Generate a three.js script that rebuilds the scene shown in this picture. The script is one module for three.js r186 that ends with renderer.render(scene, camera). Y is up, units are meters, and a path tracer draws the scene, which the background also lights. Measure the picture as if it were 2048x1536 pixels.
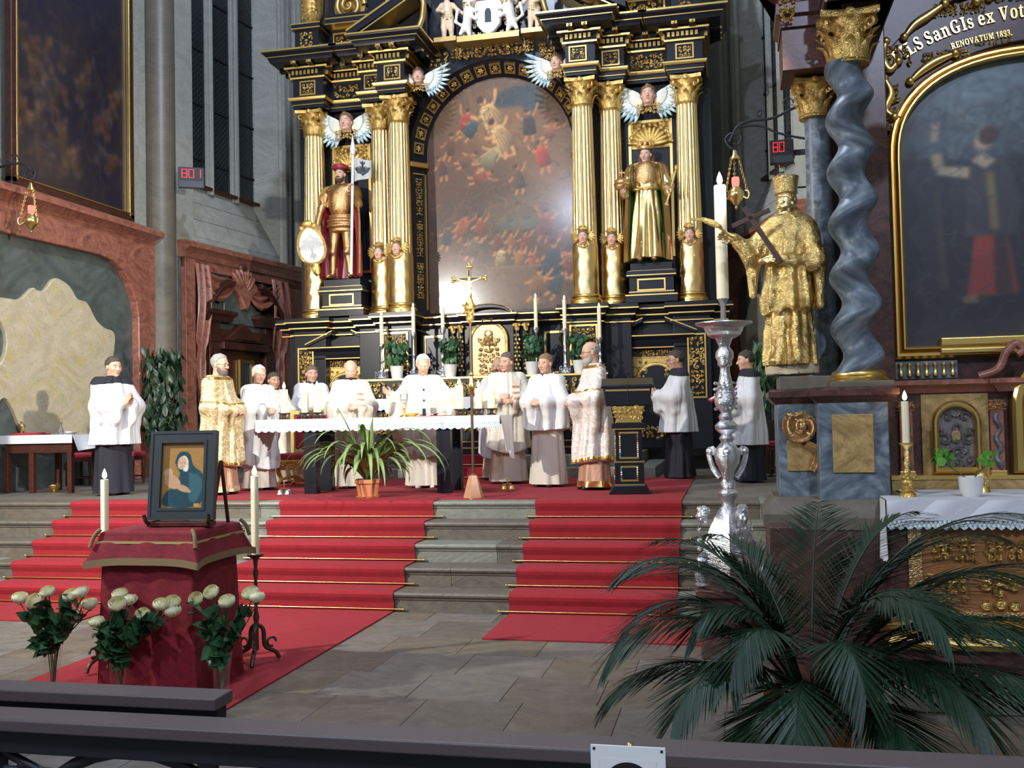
import * as THREE from 'three';
import { mergeGeometries, toCreasedNormals } from 'three/addons/utils/BufferGeometryUtils.js';
import { RoundedBoxGeometry } from 'three/addons/geometries/RoundedBoxGeometry.js';
import { TextGeometry } from 'three/addons/geometries/TextGeometry.js';
import { FontLoader } from 'three/addons/loaders/FontLoader.js';
import { ImprovedNoise } from 'three/addons/math/ImprovedNoise.js';

// ---------------------------------------------------------------- camera, lights, exposure
const scene = new THREE.Scene();
const camera = new THREE.PerspectiveCamera(42.21, 4 / 3, 0.1, 200);
camera.rotation.order = 'YXZ';
camera.position.set(0, 1.85, 0);
camera.rotation.set(THREE.MathUtils.degToRad(1.9), THREE.MathUtils.degToRad(12.5), THREE.MathUtils.degToRad(-1.2));
const renderer = new THREE.WebGLRenderer({ antialias: true });
renderer.toneMapping = THREE.LinearToneMapping;
renderer.toneMappingExposure = 0.16;
renderer.shadowMap.enabled = true;
scene.background = new THREE.Color(0x000004);
// two unseen floods, placed to light retable and chancel, then the added fill lamps; [x, y, z, aim x, y, z, intensity, angle, colour, radius]
const UNSEEN_FLOODS = [
  [-8.7, 5.4, -3.8, -3.4, 1.9, -13.5, 2300, 0.86, 0xfffaf0, 5],
  [1.2, 4.5, -6.2, -7.4, 2.8, -12.6, 1750, 0.47, 0xfffaf0, 5],
];
const FILL_LAMPS = [[-5.5, 9.6, 2.5, 1000], [3.0, 9.6, 3.5, 1100], [-4.0, 12.2, -10.5, 1000]];  // unseen fill lamps, added to raise the overall room light
const fillLampColour = 0xd6e2ff;  // cool tint of the added fill lamps

// ---------------------------------------------------------------- helpers
const V = (x, y, z) => new THREE.Vector3(x, y, z);
let seedV = 7;
const rnd = () => { seedV = (seedV * 1664525 + 1013904223) >>> 0; return seedV / 4294967296; };
const reseed = (s) => { seedV = s >>> 0; };
const rr = (a, b) => a + (b - a) * rnd();
const lerp = (a, b, t) => a + (b - a) * t;
const clamp = (v, a = 0, b = 1) => Math.max(a, Math.min(b, v));
const sst = (a, b, x) => { const t = clamp((x - a) / (b - a)); return t * t * (3 - 2 * t); };
const PI = Math.PI;
const noi = new ImprovedNoise();
const fbm = (x, y, z = 0, o = 4) => { let s = 0, a = 0.5, f = 1; for (let i = 0; i < o; i++) { s += a * noi.noise(x * f, y * f, z * f + i * 7.3); a *= 0.5; f *= 2; } return s; };

const names = new Map();
function numbered(n) { const k = names.get(n) || 0; names.set(n, k + 1); return k ? `${n}_${String(k).padStart(3, '0')}` : n; }

// ---- textures
function tex(w, h, fn, srgb = true) {
  const d = new Uint8Array(w * h * 4);
  for (let y = 0; y < h; y++) for (let x = 0; x < w; x++) { const c = fn(x / w, y / h), i = (y * w + x) * 4; d[i] = clamp(c[0]) * 255; d[i + 1] = clamp(c[1]) * 255; d[i + 2] = clamp(c[2]) * 255; d[i + 3] = c[3] === undefined ? 255 : clamp(c[3]) * 255; }
  const t = new THREE.DataTexture(d, w, h); t.magFilter = THREE.LinearFilter; t.minFilter = THREE.LinearMipmapLinearFilter; t.generateMipmaps = true;
  t.wrapS = t.wrapT = THREE.RepeatWrapping; if (srgb) t.colorSpace = THREE.SRGBColorSpace; t.needsUpdate = true; return t;
}
// tileable noise: sample on a torus
const tn = (u, v, f, z = 0, o = 4) => { const a = u * 2 * PI, b = v * 2 * PI, r = f / 6.28; return fbm(Math.cos(a) * r + 11 + z, Math.sin(a) * r + Math.cos(b) * r * 1.7, Math.sin(b) * r + z * 3.1, o); };
const mixc = (a, b, t) => [lerp(a[0], b[0], t), lerp(a[1], b[1], t), lerp(a[2], b[2], t)];
function canvasTex(w, h, draw) {
  const c = document.createElement('canvas'); c.width = w; c.height = h; draw(c.getContext('2d'), w, h);
  const t = new THREE.CanvasTexture(c); t.colorSpace = THREE.SRGBColorSpace; t.magFilter = THREE.LinearFilter; return t;
}
const std = (o) => new THREE.MeshStandardMaterial(o);
const phy = (o) => new THREE.MeshPhysicalMaterial(o);
const lin = (r, g, b) => new THREE.Color().setRGB(r, g, b);
function tiled(m, size) { m.userData.tile = size; return m; }
const bumpNoise = tex(256, 256, (u, v) => { const n = 0.5 + tn(u, v, 30, 2, 4); return [n, n, n]; }, false);
const clothBump = tex(256, 256, (u, v) => { const n = 0.5 + 0.6 * tn(u, v, 12, 5, 3) + 0.1 * Math.sin(u * 2 * PI * 60) * Math.sin(v * 2 * PI * 60); return [n, n, n]; }, false);

const T = {
  stone: tex(512, 512, (u, v) => { const n = tn(u, v, 9, 1, 5), k = tn(u, v, 60, 3, 3); const c = mixc([0.58, 0.59, 0.55], [0.70, 0.70, 0.66], 0.5 + n * 0.8); return c.map((x) => x + k * 0.09); }),
  redMarble: tex(512, 512, (u, v) => { const n = tn(u, v, 10, 4, 5), w = Math.abs(tn(u, v, 16, 8, 5)); let c = mixc([0.50, 0.30, 0.25], [0.64, 0.41, 0.33], 0.5 + n * 1.6); return mixc(c, [0.78, 0.62, 0.55], sst(0.05, 0.0, w) * 0.45); }),
  greenMarble: tex(512, 512, (u, v) => { const n = tn(u, v, 7, 14, 5), w = tn(u, v, 22, 9, 4); return mixc(mixc([0.27, 0.31, 0.31], [0.40, 0.44, 0.42], 0.5 + n * 1.2), [0.47, 0.46, 0.38], clamp(w * 0.9)); }),
  cream: tex(512, 512, (u, v) => { const n = tn(u, v, 8, 24, 4), w = Math.abs(tn(u, v, 13, 19, 5)), y = tn(u, v, 6, 31, 3); let c = mixc([0.74, 0.69, 0.57], [0.86, 0.81, 0.70], 0.5 + n); c = mixc(c, [0.80, 0.72, 0.44], clamp(y * 1.5)); return mixc(c, [0.56, 0.52, 0.48], sst(0.03, 0, w) * 0.5); }),
  floor: tex(512, 512, (u, v) => { const n = tn(u, v, 9, 41, 5), k = tn(u, v, 70, 5, 3), y = tn(u, v, 5, 51, 3); let c = mixc([0.36, 0.34, 0.315], [0.46, 0.435, 0.40], 0.5 + n * 1.1); c = mixc(c, [0.43, 0.39, 0.31], clamp(y * 1.2)); return c.map((x) => x + k * 0.07); }),
  carpet: tex(256, 256, (u, v) => { const n = tn(u, v, 60, 61, 3), m = tn(u, v, 6, 63, 3); const k = 0.5 + n * 0.5 + m * 0.4; return mixc([0.47, 0.07, 0.115], [0.61, 0.12, 0.16], k); }),
  velvet: tex(256, 256, (u, v) => { const n = tn(u, v, 30, 71, 3), m = tn(u, v, 7, 73, 3); return mixc([0.36, 0.02, 0.09], [0.54, 0.05, 0.13], 0.5 + n * 0.6 + m * 0.8); }),
  brocade: tex(256, 256, (u, v) => { const n = Math.sin(u * 4 * PI + 2 * tn(u, v, 10, 81, 3) * 6) * Math.cos(v * 4 * PI + 6 * tn(u, v, 10, 83, 3)); return mixc([0.74, 0.64, 0.46], [0.90, 0.84, 0.70], sst(-0.3, 0.35, n)); }),
  brocadePale: tex(256, 256, (u, v) => { const n = Math.sin(u * 4 * PI + 2 * tn(u, v, 10, 87, 3) * 6) * Math.cos(v * 4 * PI + 6 * tn(u, v, 10, 89, 3)); return mixc([0.85, 0.78, 0.73], [0.94, 0.91, 0.88], sst(-0.4, 0.4, n)); }),
  darkWood: tex(256, 256, (u, v) => { const n = tn(u * 1, v, 5, 91, 4), g = Math.sin((u * 16 + n * 4) * 2 * PI); return mixc([0.20, 0.10, 0.08], [0.31, 0.17, 0.13], 0.5 + 0.3 * g + n); }),
  brownMarble: tex(512, 512, (u, v) => { const n = tn(u, v, 10, 101, 5), w = Math.abs(tn(u, v, 18, 108, 5)); let c = mixc([0.24, 0.15, 0.14], [0.36, 0.23, 0.21], 0.5 + n * 1.6); return mixc(c, [0.52, 0.42, 0.40], sst(0.035, 0.0, w) * 0.5); }),
  ochre: tex(256, 256, (u, v) => { const n = tn(u, v, 10, 121, 5), w = Math.abs(tn(u, v, 14, 128, 5)); let c = mixc([0.56, 0.46, 0.27], [0.72, 0.61, 0.40], 0.5 + n * 1.6); return mixc(c, [0.40, 0.33, 0.24], sst(0.05, 0.0, w) * 0.5); }),
  twist: tex(512, 512, (u, v) => { const n = tn(u, v, 9, 131, 5), y = tn(u, v, 14, 138, 4); return mixc(mixc([0.29, 0.33, 0.37], [0.50, 0.55, 0.58], 0.5 + n * 1.5), [0.24, 0.27, 0.33], clamp(y * 1.4)); }),
  leaf: tex(128, 128, (u, v) => { const n = tn(u, v, 12, 141, 3); return mixc([0.16, 0.30, 0.19], [0.26, 0.42, 0.26], 0.5 + n * 1.4); }),
};
const bm = (m, s, sc = 0.004, map = bumpNoise) => { m.bumpMap = map; m.bumpScale = sc; return tiled(m, s); };
const M = {
  stone: bm(std({ map: T.stone, roughness: 0.85 }), 1.6),
  stoneDark: bm(std({ map: T.stone, color: 0x9a8f84, roughness: 0.42 }), 2.2, 0.001),
  plaster: bm(std({ map: T.stone, color: 0xf2f2ee, roughness: 0.9 }), 3),
  redMarble: tiled(phy({ map: T.redMarble, roughness: 0.32 }), 1.3),
  greenMarble: tiled(phy({ map: T.greenMarble, roughness: 0.35 }), 1.8),
  cream: tiled(phy({ map: T.cream, roughness: 0.35 }), 1.5),
  floor: bm(std({ map: T.floor, roughness: 0.55 }), 1.1, 0.002),
  floorB: bm(std({ map: T.floor, color: 0xe6e2dc, roughness: 0.5 }), 0.9, 0.002),
  floorC: bm(std({ map: T.floor, color: 0xf4ead8, roughness: 0.6 }), 1.3, 0.002),
  mortar: std({ color: lin(0.2, 0.185, 0.16), roughness: 0.95 }),
  step: bm(std({ map: T.stone, color: 0xb9bab4, roughness: 0.5 }), 1.4, 0.003),
  carpet: bm(std({ map: T.carpet, roughness: 0.95 }), 0.4, 0.0012),
  velvet: bm(phy({ map: T.velvet, roughness: 0.8, sheen: 0.6, sheenColor: new THREE.Color(0.7, 0.1, 0.15), sheenRoughness: 0.4 }), 0.35, 0.0008),
  gold: std({ color: lin(0.86, 0.60, 0.20), metalness: 1, roughness: 0.30 }),
  goldCarved: bm(std({ color: lin(0.86, 0.60, 0.20), metalness: 1, roughness: 0.26 }), 0.25, 0.006),
  goldPale: bm(std({ color: lin(0.90, 0.70, 0.32), metalness: 1, roughness: 0.24 }), 0.3, 0.002),
  goldStatue: bm(std({ color: lin(0.86, 0.63, 0.24), metalness: 1, roughness: 0.2 }), 0.2, 0.004),
  goldDull: std({ color: lin(0.50, 0.34, 0.12), metalness: 0.9, roughness: 0.42 }),
  brass: std({ color: lin(0.80, 0.58, 0.22), metalness: 1, roughness: 0.25 }),
  bronze: std({ color: lin(0.10, 0.075, 0.05), metalness: 0.8, roughness: 0.45 }),
  silver: bm(std({ color: lin(0.72, 0.73, 0.76), metalness: 1, roughness: 0.24 }), 0.2, 0.003),
  iron: std({ color: lin(0.025, 0.027, 0.033), metalness: 0.5, roughness: 0.5 }),
  black: phy({ color: lin(0.008, 0.009, 0.014), roughness: 0.3, specularIntensity: 0.7 }),
  blackPaint: phy({ color: lin(0.022, 0.022, 0.03), roughness: 0.38 }),
  darkWood: tiled(phy({ map: T.darkWood, roughness: 0.38 }), 0.8),
  wood: tiled(std({ map: T.darkWood, color: 0xffd9b0, roughness: 0.5 }), 0.6),
  woodBrown: tiled(std({ map: T.darkWood, color: 0xffc89a, roughness: 0.5, emissive: 0 }), 0.5),
  railWood: bm(phy({ color: lin(0.085, 0.068, 0.066), roughness: 0.42 }), 0.3, 0.0003),
  brownMarble: tiled(phy({ map: T.brownMarble, roughness: 0.3 }), 1.0),
  ochre: tiled(phy({ map: T.ochre, roughness: 0.3 }), 0.8),
  greyMarble: tiled(phy({ map: T.twist, roughness: 0.35 }), 0.8),
  twist: tiled(phy({ map: T.twist, roughness: 0.42 }), 0.7),
  pinkMarble: tiled(phy({ map: T.cream, color: 0xd8a898, roughness: 0.35 }), 0.5),
  linen: bm(std({ color: lin(0.70, 0.70, 0.69), roughness: 0.9 }), 0.3, 0.002, clothBump),
  linenGrey: bm(std({ color: lin(0.62, 0.63, 0.65), roughness: 0.9 }), 0.3, 0.002, clothBump),
  chasuble: bm(std({ color: lin(0.66, 0.61, 0.52), roughness: 0.8 }), 0.4, 0.003, clothBump),
  alb: bm(std({ color: lin(0.62, 0.56, 0.47), roughness: 0.85 }), 0.4, 0.003, clothBump),
  albCream: bm(std({ color: lin(0.70, 0.60, 0.48), roughness: 0.85 }), 0.4, 0.003, clothBump),
  brocade: bm(phy({ map: T.brocade, roughness: 0.36, metalness: 0.25 }), 0.6, 0.002),
  brocadePale: bm(phy({ map: T.brocadePale, roughness: 0.4, metalness: 0.1 }), 0.6, 0.002),
  pinkCloth: bm(phy({ color: lin(0.46, 0.25, 0.16), roughness: 0.45, metalness: 0.2 }), 0.3, 0.003, clothBump),
  cassock: std({ color: lin(0.012, 0.012, 0.02), roughness: 0.85 }),
  shoe: phy({ color: lin(0.012, 0.012, 0.014), roughness: 0.3 }),
  skin: phy({ vertexColors: true, roughness: 0.55 }),
  vcol: phy({ vertexColors: true, roughness: 0.5 }),
  wax: phy({ color: lin(0.82, 0.74, 0.50), roughness: 0.5 }),
  waxPillar: phy({ color: lin(0.86, 0.74, 0.42), roughness: 0.5 }),
  flame: std({ color: 0x000000, emissive: new THREE.Color(1, 0.95, 0.82), emissiveIntensity: 16 }),
  redGlow: std({ color: 0x200000, emissive: new THREE.Color(1, 0.16, 0.12), emissiveIntensity: 16 }),
  leaf: tiled(phy({ map: T.leaf, roughness: 0.4, side: THREE.DoubleSide }), 0.2),
  leafDark: tiled(phy({ map: T.leaf, color: 0x8a9a92, roughness: 0.4, side: THREE.DoubleSide }), 0.2),
  palmLeaf: tiled(phy({ map: T.leaf, color: 0x6a8a80, roughness: 0.55, side: THREE.DoubleSide }), 0.2),
  spiderLeaf: std({ vertexColors: true, roughness: 0.45, side: THREE.DoubleSide }),
  brightLeaf: std({ color: lin(0.13, 0.34, 0.04), roughness: 0.5, side: THREE.DoubleSide }),
  stem: std({ color: lin(0.06, 0.11, 0.035), roughness: 0.6 }),
  rose: phy({ color: lin(0.83, 0.80, 0.52), roughness: 0.7, side: THREE.DoubleSide }),
  terracotta: std({ color: lin(0.50, 0.18, 0.08), roughness: 0.8 }),
  soil: std({ color: lin(0.03, 0.02, 0.014), roughness: 1 }),
  porcelain: phy({ color: lin(0.78, 0.77, 0.73), roughness: 0.25 }),
  glass: phy({ color: 0xffffff, roughness: 0.04, transmission: 1, thickness: 0, ior: 1.45 }),
  water: phy({ color: 0xeef4f0, roughness: 0.02, transmission: 1, thickness: 0.1, ior: 1.33 }),
  redSeat: std({ color: lin(0.24, 0.012, 0.03), roughness: 0.8 }),
  redBook: std({ color: lin(0.35, 0.02, 0.03), roughness: 0.6 }),
  paper: std({ color: lin(0.8, 0.76, 0.68), roughness: 0.9 }),
  windowGlass: phy({ color: lin(0.012, 0.02, 0.022), roughness: 0.18, clearcoat: 0.3 }),
  lead: std({ color: lin(0.05, 0.055, 0.055), metalness: 0.3, roughness: 0.6 }),
  wingBlue: phy({ vertexColors: true, roughness: 0.35 }),
  redPaint: phy({ color: lin(0.28, 0.02, 0.04), roughness: 0.3 }),
  greenPaint: phy({ color: lin(0.10, 0.22, 0.06), roughness: 0.35 }),
  copperGold: bm(std({ color: lin(0.62, 0.38, 0.17), metalness: 1, roughness: 0.32 }), 0.3, 0.005),
  white: std({ color: lin(0.78, 0.78, 0.76), roughness: 0.5 }),
  purpleGrey: tiled(phy({ map: T.brownMarble, color: 0xd8cfe0, roughness: 0.35 }), 0.9),
  relief: bm(std({ color: lin(0.34, 0.31, 0.30), metalness: 0.6, roughness: 0.4 }), 0.12, 0.006),
  lampBody: std({ color: 0x222226, roughness: 0.5, metalness: 0.5 }),
};

// ---- geometry collector
function clean(g) {
  if (!g.index) { const n = g.attributes.position.count, ix = new Uint32Array(n); for (let i = 0; i < n; i++) ix[i] = i; g.setIndex(new THREE.BufferAttribute(ix, 1)); }
  for (const k of Object.keys(g.attributes)) if (!['position', 'normal', 'uv', 'color'].includes(k)) g.deleteAttribute(k);
  if (!g.attributes.normal) g.computeVertexNormals();
  if (!g.attributes.uv) g.setAttribute('uv', new THREE.BufferAttribute(new Float32Array(g.attributes.position.count * 2), 2));
  g.morphAttributes = {}; g.clearGroups(); return g;
}
const mtx = (p, r, s = [1, 1, 1]) => new THREE.Matrix4().compose(V(...(p || [0, 0, 0])), new THREE.Quaternion().setFromEuler(new THREE.Euler(...(r || [0, 0, 0]))), typeof s === 'number' ? V(s, s, s) : V(...s));
class B {
  constructor() { this.g = []; }
  add(geo, p, r, s) { const g = clean(geo); if (p) g.applyMatrix4(p.isMatrix4 ? p : mtx(p, r, s)); this.g.push(g); return this; }
  box(x0, x1, y0, y1, z0, z1, bev = 0) { const w = Math.abs(x1 - x0), h = Math.abs(y1 - y0), d = Math.abs(z1 - z0); return this.add(bev ? new RoundedBoxGeometry(w, h, d, 2, Math.min(bev, w / 2.1, h / 2.1, d / 2.1)) : new THREE.BoxGeometry(w, h, d), [(x0 + x1) / 2, (y0 + y1) / 2, (z0 + z1) / 2]); }
  bx(c, sz, r = [0, 0, 0], bev = 0) { return this.add(bev ? new RoundedBoxGeometry(sz[0], sz[1], sz[2], 2, bev) : new THREE.BoxGeometry(...sz), c, r); }
  cyl(x, y0, y1, z, r0, r1 = r0, seg = 16) { return this.add(new THREE.CylinderGeometry(r1, r0, y1 - y0, seg), [x, (y0 + y1) / 2, z]); }
  sph(c, r, seg = 12, rot = [0, 0, 0]) { return this.add(new THREE.SphereGeometry(1, seg, Math.max(6, seg * 0.7 | 0)), c, rot, typeof r === 'number' ? [r, r, r] : r); }
  tube(pts, r, n = 24, seg = 8, closed = false, taper = null) {
    const c = new THREE.CatmullRomCurve3(pts.map((p) => V(...p)), closed), g = new THREE.TubeGeometry(c, n, r, seg, closed);
    if (taper) { const P = g.attributes.position, q = V(0, 0, 0); for (let i = 0; i <= n; i++) { c.getPointAt(i / n, q); const k = taper(i / n); for (let j = 0; j <= seg; j++) { const a = i * (seg + 1) + j; P.setXYZ(a, q.x + (P.getX(a) - q.x) * k, q.y + (P.getY(a) - q.y) * k, q.z + (P.getZ(a) - q.z) * k); } } }
    return this.add(g);
  }
  bar(a, b, r, seg = 8, r2 = r) { const A = V(...a), Bv = V(...b), d = Bv.clone().sub(A), L = d.length(); const g = new THREE.CylinderGeometry(r2, r, L, seg); g.applyQuaternion(new THREE.Quaternion().setFromUnitVectors(V(0, 1, 0), d.normalize())); return this.add(g, [(a[0] + b[0]) / 2, (a[1] + b[1]) / 2, (a[2] + b[2]) / 2]); }
  lathe(prof, p = [0, 0, 0], seg = 32) { return this.add(toCreasedNormals(new THREE.LatheGeometry(prof.map((q) => new THREE.Vector2(q[0], q[1])), seg), 0.9), p); }
  prism(pts, depth, p, r, bev = 0, holes = []) { const s = pts instanceof THREE.Shape ? pts : new THREE.Shape(pts.map((q) => new THREE.Vector2(q[0], q[1]))); for (const h of holes) s.holes.push(new THREE.Path(h.map((q) => new THREE.Vector2(q[0], q[1])))); return this.add(new THREE.ExtrudeGeometry(s, { depth, bevelEnabled: bev > 0, bevelSize: bev, bevelThickness: bev, bevelOffset: -bev, bevelSegments: 1, curveSegments: 20 }), p, r); }
  // moulding: profile [[out, y]...] swept along a path [[x, z]...]; out is to the left of the walking direction seen from above with z down
  mould(path, prof, closed = false) {
    const n = path.length, pos = [], idx = [];
    for (let i = 0; i < n; i++) {
      const a = closed ? path[(i + n - 1) % n] : path[Math.max(0, i - 1)], b = path[i], c = closed ? path[(i + 1) % n] : path[Math.min(n - 1, i + 1)];
      let d1 = [b[0] - a[0], b[1] - a[1]], d2 = [c[0] - b[0], c[1] - b[1]]; let l1 = Math.hypot(...d1), l2 = Math.hypot(...d2); if (!l1) { d1 = d2; l1 = l2; } if (!l2) { d2 = d1; l2 = l1; }
      const n1 = [-d1[1] / l1, d1[0] / l1], n2 = [-d2[1] / l2, d2[0] / l2]; let m = [n1[0] + n2[0], n1[1] + n2[1]]; const k = 2 / Math.max(0.3, m[0] * m[0] + m[1] * m[1]); m = [m[0] * k, m[1] * k];
      for (const q of prof) pos.push(b[0] + m[0] * q[0], q[1], b[1] + m[1] * q[0]);
    }
    const L = prof.length, cnt = closed ? n : n - 1;
    for (let i = 0; i < cnt; i++) for (let j = 0; j < L - 1; j++) { const a = i * L + j, b = ((i + 1) % n) * L + j; idx.push(a, b, a + 1, b, b + 1, a + 1); }
    if (!closed) { for (let j = 1; j < L - 1; j++) { idx.push(0, j, j + 1); const o = (n - 1) * L; idx.push(o, o + j + 1, o + j); } }
    const g = new THREE.BufferGeometry(); g.setAttribute('position', new THREE.Float32BufferAttribute(pos, 3)); g.setIndex(idx); g.computeVertexNormals();
    return this.add(toCreasedNormals(g, 0.6));
  }
  geo() { if (this.g.some((g) => g.attributes.color)) for (const g of this.g) if (!g.attributes.color) g.setAttribute('color', new THREE.BufferAttribute(new Float32Array(g.attributes.position.count * 3).fill(1), 3)); return this.g.length === 1 ? this.g[0] : mergeGeometries(this.g); }
}
const b = () => new B();
function boxUV(g, s) {
  const P = g.attributes.position, N = g.attributes.normal, U = new Float32Array(P.count * 2);
  for (let i = 0; i < P.count; i++) { const ax = Math.abs(N.getX(i)), ay = Math.abs(N.getY(i)), az = Math.abs(N.getZ(i)), x = P.getX(i), y = P.getY(i), z = P.getZ(i); let u, v; if (ay > ax && ay > az) { u = x; v = z; } else if (ax > az) { u = z; v = y; } else { u = x; v = y; } U[2 * i] = u / s; U[2 * i + 1] = v / s; }
  g.setAttribute('uv', new THREE.BufferAttribute(U, 2)); return g;
}
function part(name, src, mat, parent = scene, pos, rot) {
  const g = src.isBufferGeometry ? clean(src) : src.geo();
  if (mat.userData.tile && !g.userData.uvDone) { boxUV(g, mat.userData.tile); g.userData.uvDone = 1; }
  const m = new THREE.Mesh(g, mat); m.name = parent === scene ? numbered(name) : name; m.castShadow = m.receiveShadow = true;
  if (pos) m.position.set(...pos); if (rot) m.rotation.set(...rot); parent.add(m); return m;
}
function tag(o, label, category, group) { o.userData.label = label; o.userData.category = category; if (group) o.userData.group = group; return o; }
function thing(name, label, category, p = [0, 0, 0], turn = 0, group) { const o = new THREE.Group(); o.name = numbered(name); o.position.set(...p); o.rotation.y = turn; scene.add(o); return tag(o, label, category, group); }
function struct(name, src, mat, parent = scene) { const m = part(name, src, mat, parent); if (parent === scene) m.userData.kind = 'structure'; return m; }
function structG(name, p = [0, 0, 0], turn = 0) { const o = new THREE.Group(); o.name = numbered(name); o.position.set(...p); o.rotation.y = turn; o.userData.kind = 'structure'; scene.add(o); return o; }
function dup(root, p, turn, label, group) { const r = root.clone(); r.userData = { ...root.userData }; r.name = numbered(root.name.replace(/_\d\d\d$/, '')); scene.add(r); r.position.set(...p); r.rotation.y = turn || 0; if (label) r.userData.label = label; if (group) r.userData.group = group; return r; }
const stuff = (m) => { m.userData.kind = 'stuff'; return m; };

// ---- implicit surfaces: naive surface nets
const len = Math.hypot;
function capsule(a, b2, r0, r1 = r0) { const dx = b2[0] - a[0], dy = b2[1] - a[1], dz = b2[2] - a[2], L = dx * dx + dy * dy + dz * dz || 1e-9; return (x, y, z) => { const px = x - a[0], py = y - a[1], pz = z - a[2], t = clamp((px * dx + py * dy + pz * dz) / L); return len(px - dx * t, py - dy * t, pz - dz * t) - lerp(r0, r1, t); }; }
function ellip(c, r, rx = 0) { const m = Math.min(...r), cs = Math.cos(rx), sn = Math.sin(rx); return (x, y, z) => { x -= c[0]; y -= c[1]; z -= c[2]; if (rx) { const t = y * cs + z * sn; z = -y * sn + z * cs; y = t; } const k0 = len(x / r[0], y / r[1], z / r[2]), k1 = len(x / (r[0] * r[0]), y / (r[1] * r[1]), z / (r[2] * r[2])); return k1 < 1e-9 ? -m : k0 * (k0 - 1) / k1; }; }
const smin = (a, b2, k) => { const h = Math.max(k - Math.abs(a - b2), 0) / k; return Math.min(a, b2) - h * h * k * 0.25; };
const uni = (list, k) => (x, y, z) => { let d = 1e9; for (const f of list) d = smin(d, f(x, y, z), k); return d; };
function nets(f, lo, hi, h, colour) {
  const nx = Math.ceil((hi[0] - lo[0]) / h) + 1, ny = Math.ceil((hi[1] - lo[1]) / h) + 1, nz = Math.ceil((hi[2] - lo[2]) / h) + 1, D = new Float32Array(nx * ny * nz), I = new Int32Array(nx * ny * nz).fill(-1), pos = [], idx = [];
  const at = (i, j, k) => i + nx * (j + ny * k);
  for (let k = 0; k < nz; k++) for (let j = 0; j < ny; j++) for (let i = 0; i < nx; i++) D[at(i, j, k)] = f(lo[0] + i * h, lo[1] + j * h, lo[2] + k * h);
  const E = [[0, 1], [0, 2], [0, 4], [1, 3], [1, 5], [2, 3], [2, 6], [3, 7], [4, 5], [4, 6], [5, 7], [6, 7]], v = new Float32Array(8);
  for (let k = 0; k < nz - 1; k++) for (let j = 0; j < ny - 1; j++) for (let i = 0; i < nx - 1; i++) {
    let m = 0; for (let c = 0; c < 8; c++) { v[c] = D[at(i + (c & 1), j + ((c >> 1) & 1), k + (c >> 2))]; if (v[c] < 0) m |= 1 << c; }
    if (m === 0 || m === 255) continue;
    let x = 0, y = 0, z = 0, n = 0;
    for (const [p, q] of E) if ((v[p] < 0) !== (v[q] < 0)) { const t = v[p] / (v[p] - v[q]); x += lerp(p & 1, q & 1, t); y += lerp((p >> 1) & 1, (q >> 1) & 1, t); z += lerp(p >> 2, q >> 2, t); n++; }
    I[at(i, j, k)] = pos.length / 3; pos.push(lo[0] + (i + x / n) * h, lo[1] + (j + y / n) * h, lo[2] + (k + z / n) * h);
  }
  const quad = (a, b2, c, d, flip) => { if (a < 0 || b2 < 0 || c < 0 || d < 0) return; flip ? idx.push(a, c, b2, a, d, c) : idx.push(a, b2, c, a, c, d); };
  for (let k = 1; k < nz - 1; k++) for (let j = 1; j < ny - 1; j++) for (let i = 1; i < nx - 1; i++) {
    const s = D[at(i, j, k)] < 0;
    if (s !== (D[at(i + 1, j, k)] < 0)) quad(I[at(i, j - 1, k - 1)], I[at(i, j, k - 1)], I[at(i, j, k)], I[at(i, j - 1, k)], !s);
    if (s !== (D[at(i, j + 1, k)] < 0)) quad(I[at(i - 1, j, k - 1)], I[at(i, j, k - 1)], I[at(i, j, k)], I[at(i - 1, j, k)], s);
    if (s !== (D[at(i, j, k + 1)] < 0)) quad(I[at(i - 1, j - 1, k)], I[at(i, j - 1, k)], I[at(i, j, k)], I[at(i - 1, j, k)], !s);
  }
  const N = pos.length / 3, nor = new Float32Array(N * 3), e = h * 0.5, col = colour ? new Float32Array(N * 3) : null;
  for (let i = 0; i < N; i++) {
    const x = pos[3 * i], y = pos[3 * i + 1], z = pos[3 * i + 2]; let gx = f(x + e, y, z) - f(x - e, y, z), gy = f(x, y + e, z) - f(x, y - e, z), gz = f(x, y, z + e) - f(x, y, z - e); const L = len(gx, gy, gz) || 1;
    nor[3 * i] = gx / L; nor[3 * i + 1] = gy / L; nor[3 * i + 2] = gz / L; if (col) { const c = colour(x, y, z); col[3 * i] = c[0]; col[3 * i + 1] = c[1]; col[3 * i + 2] = c[2]; }
  }
  const g = new THREE.BufferGeometry(); g.setAttribute('position', new THREE.Float32BufferAttribute(pos, 3)); g.setAttribute('normal', new THREE.BufferAttribute(nor, 3)); if (col) g.setAttribute('color', new THREE.BufferAttribute(col, 3)); g.setIndex(idx); return clean(g);
}
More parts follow.
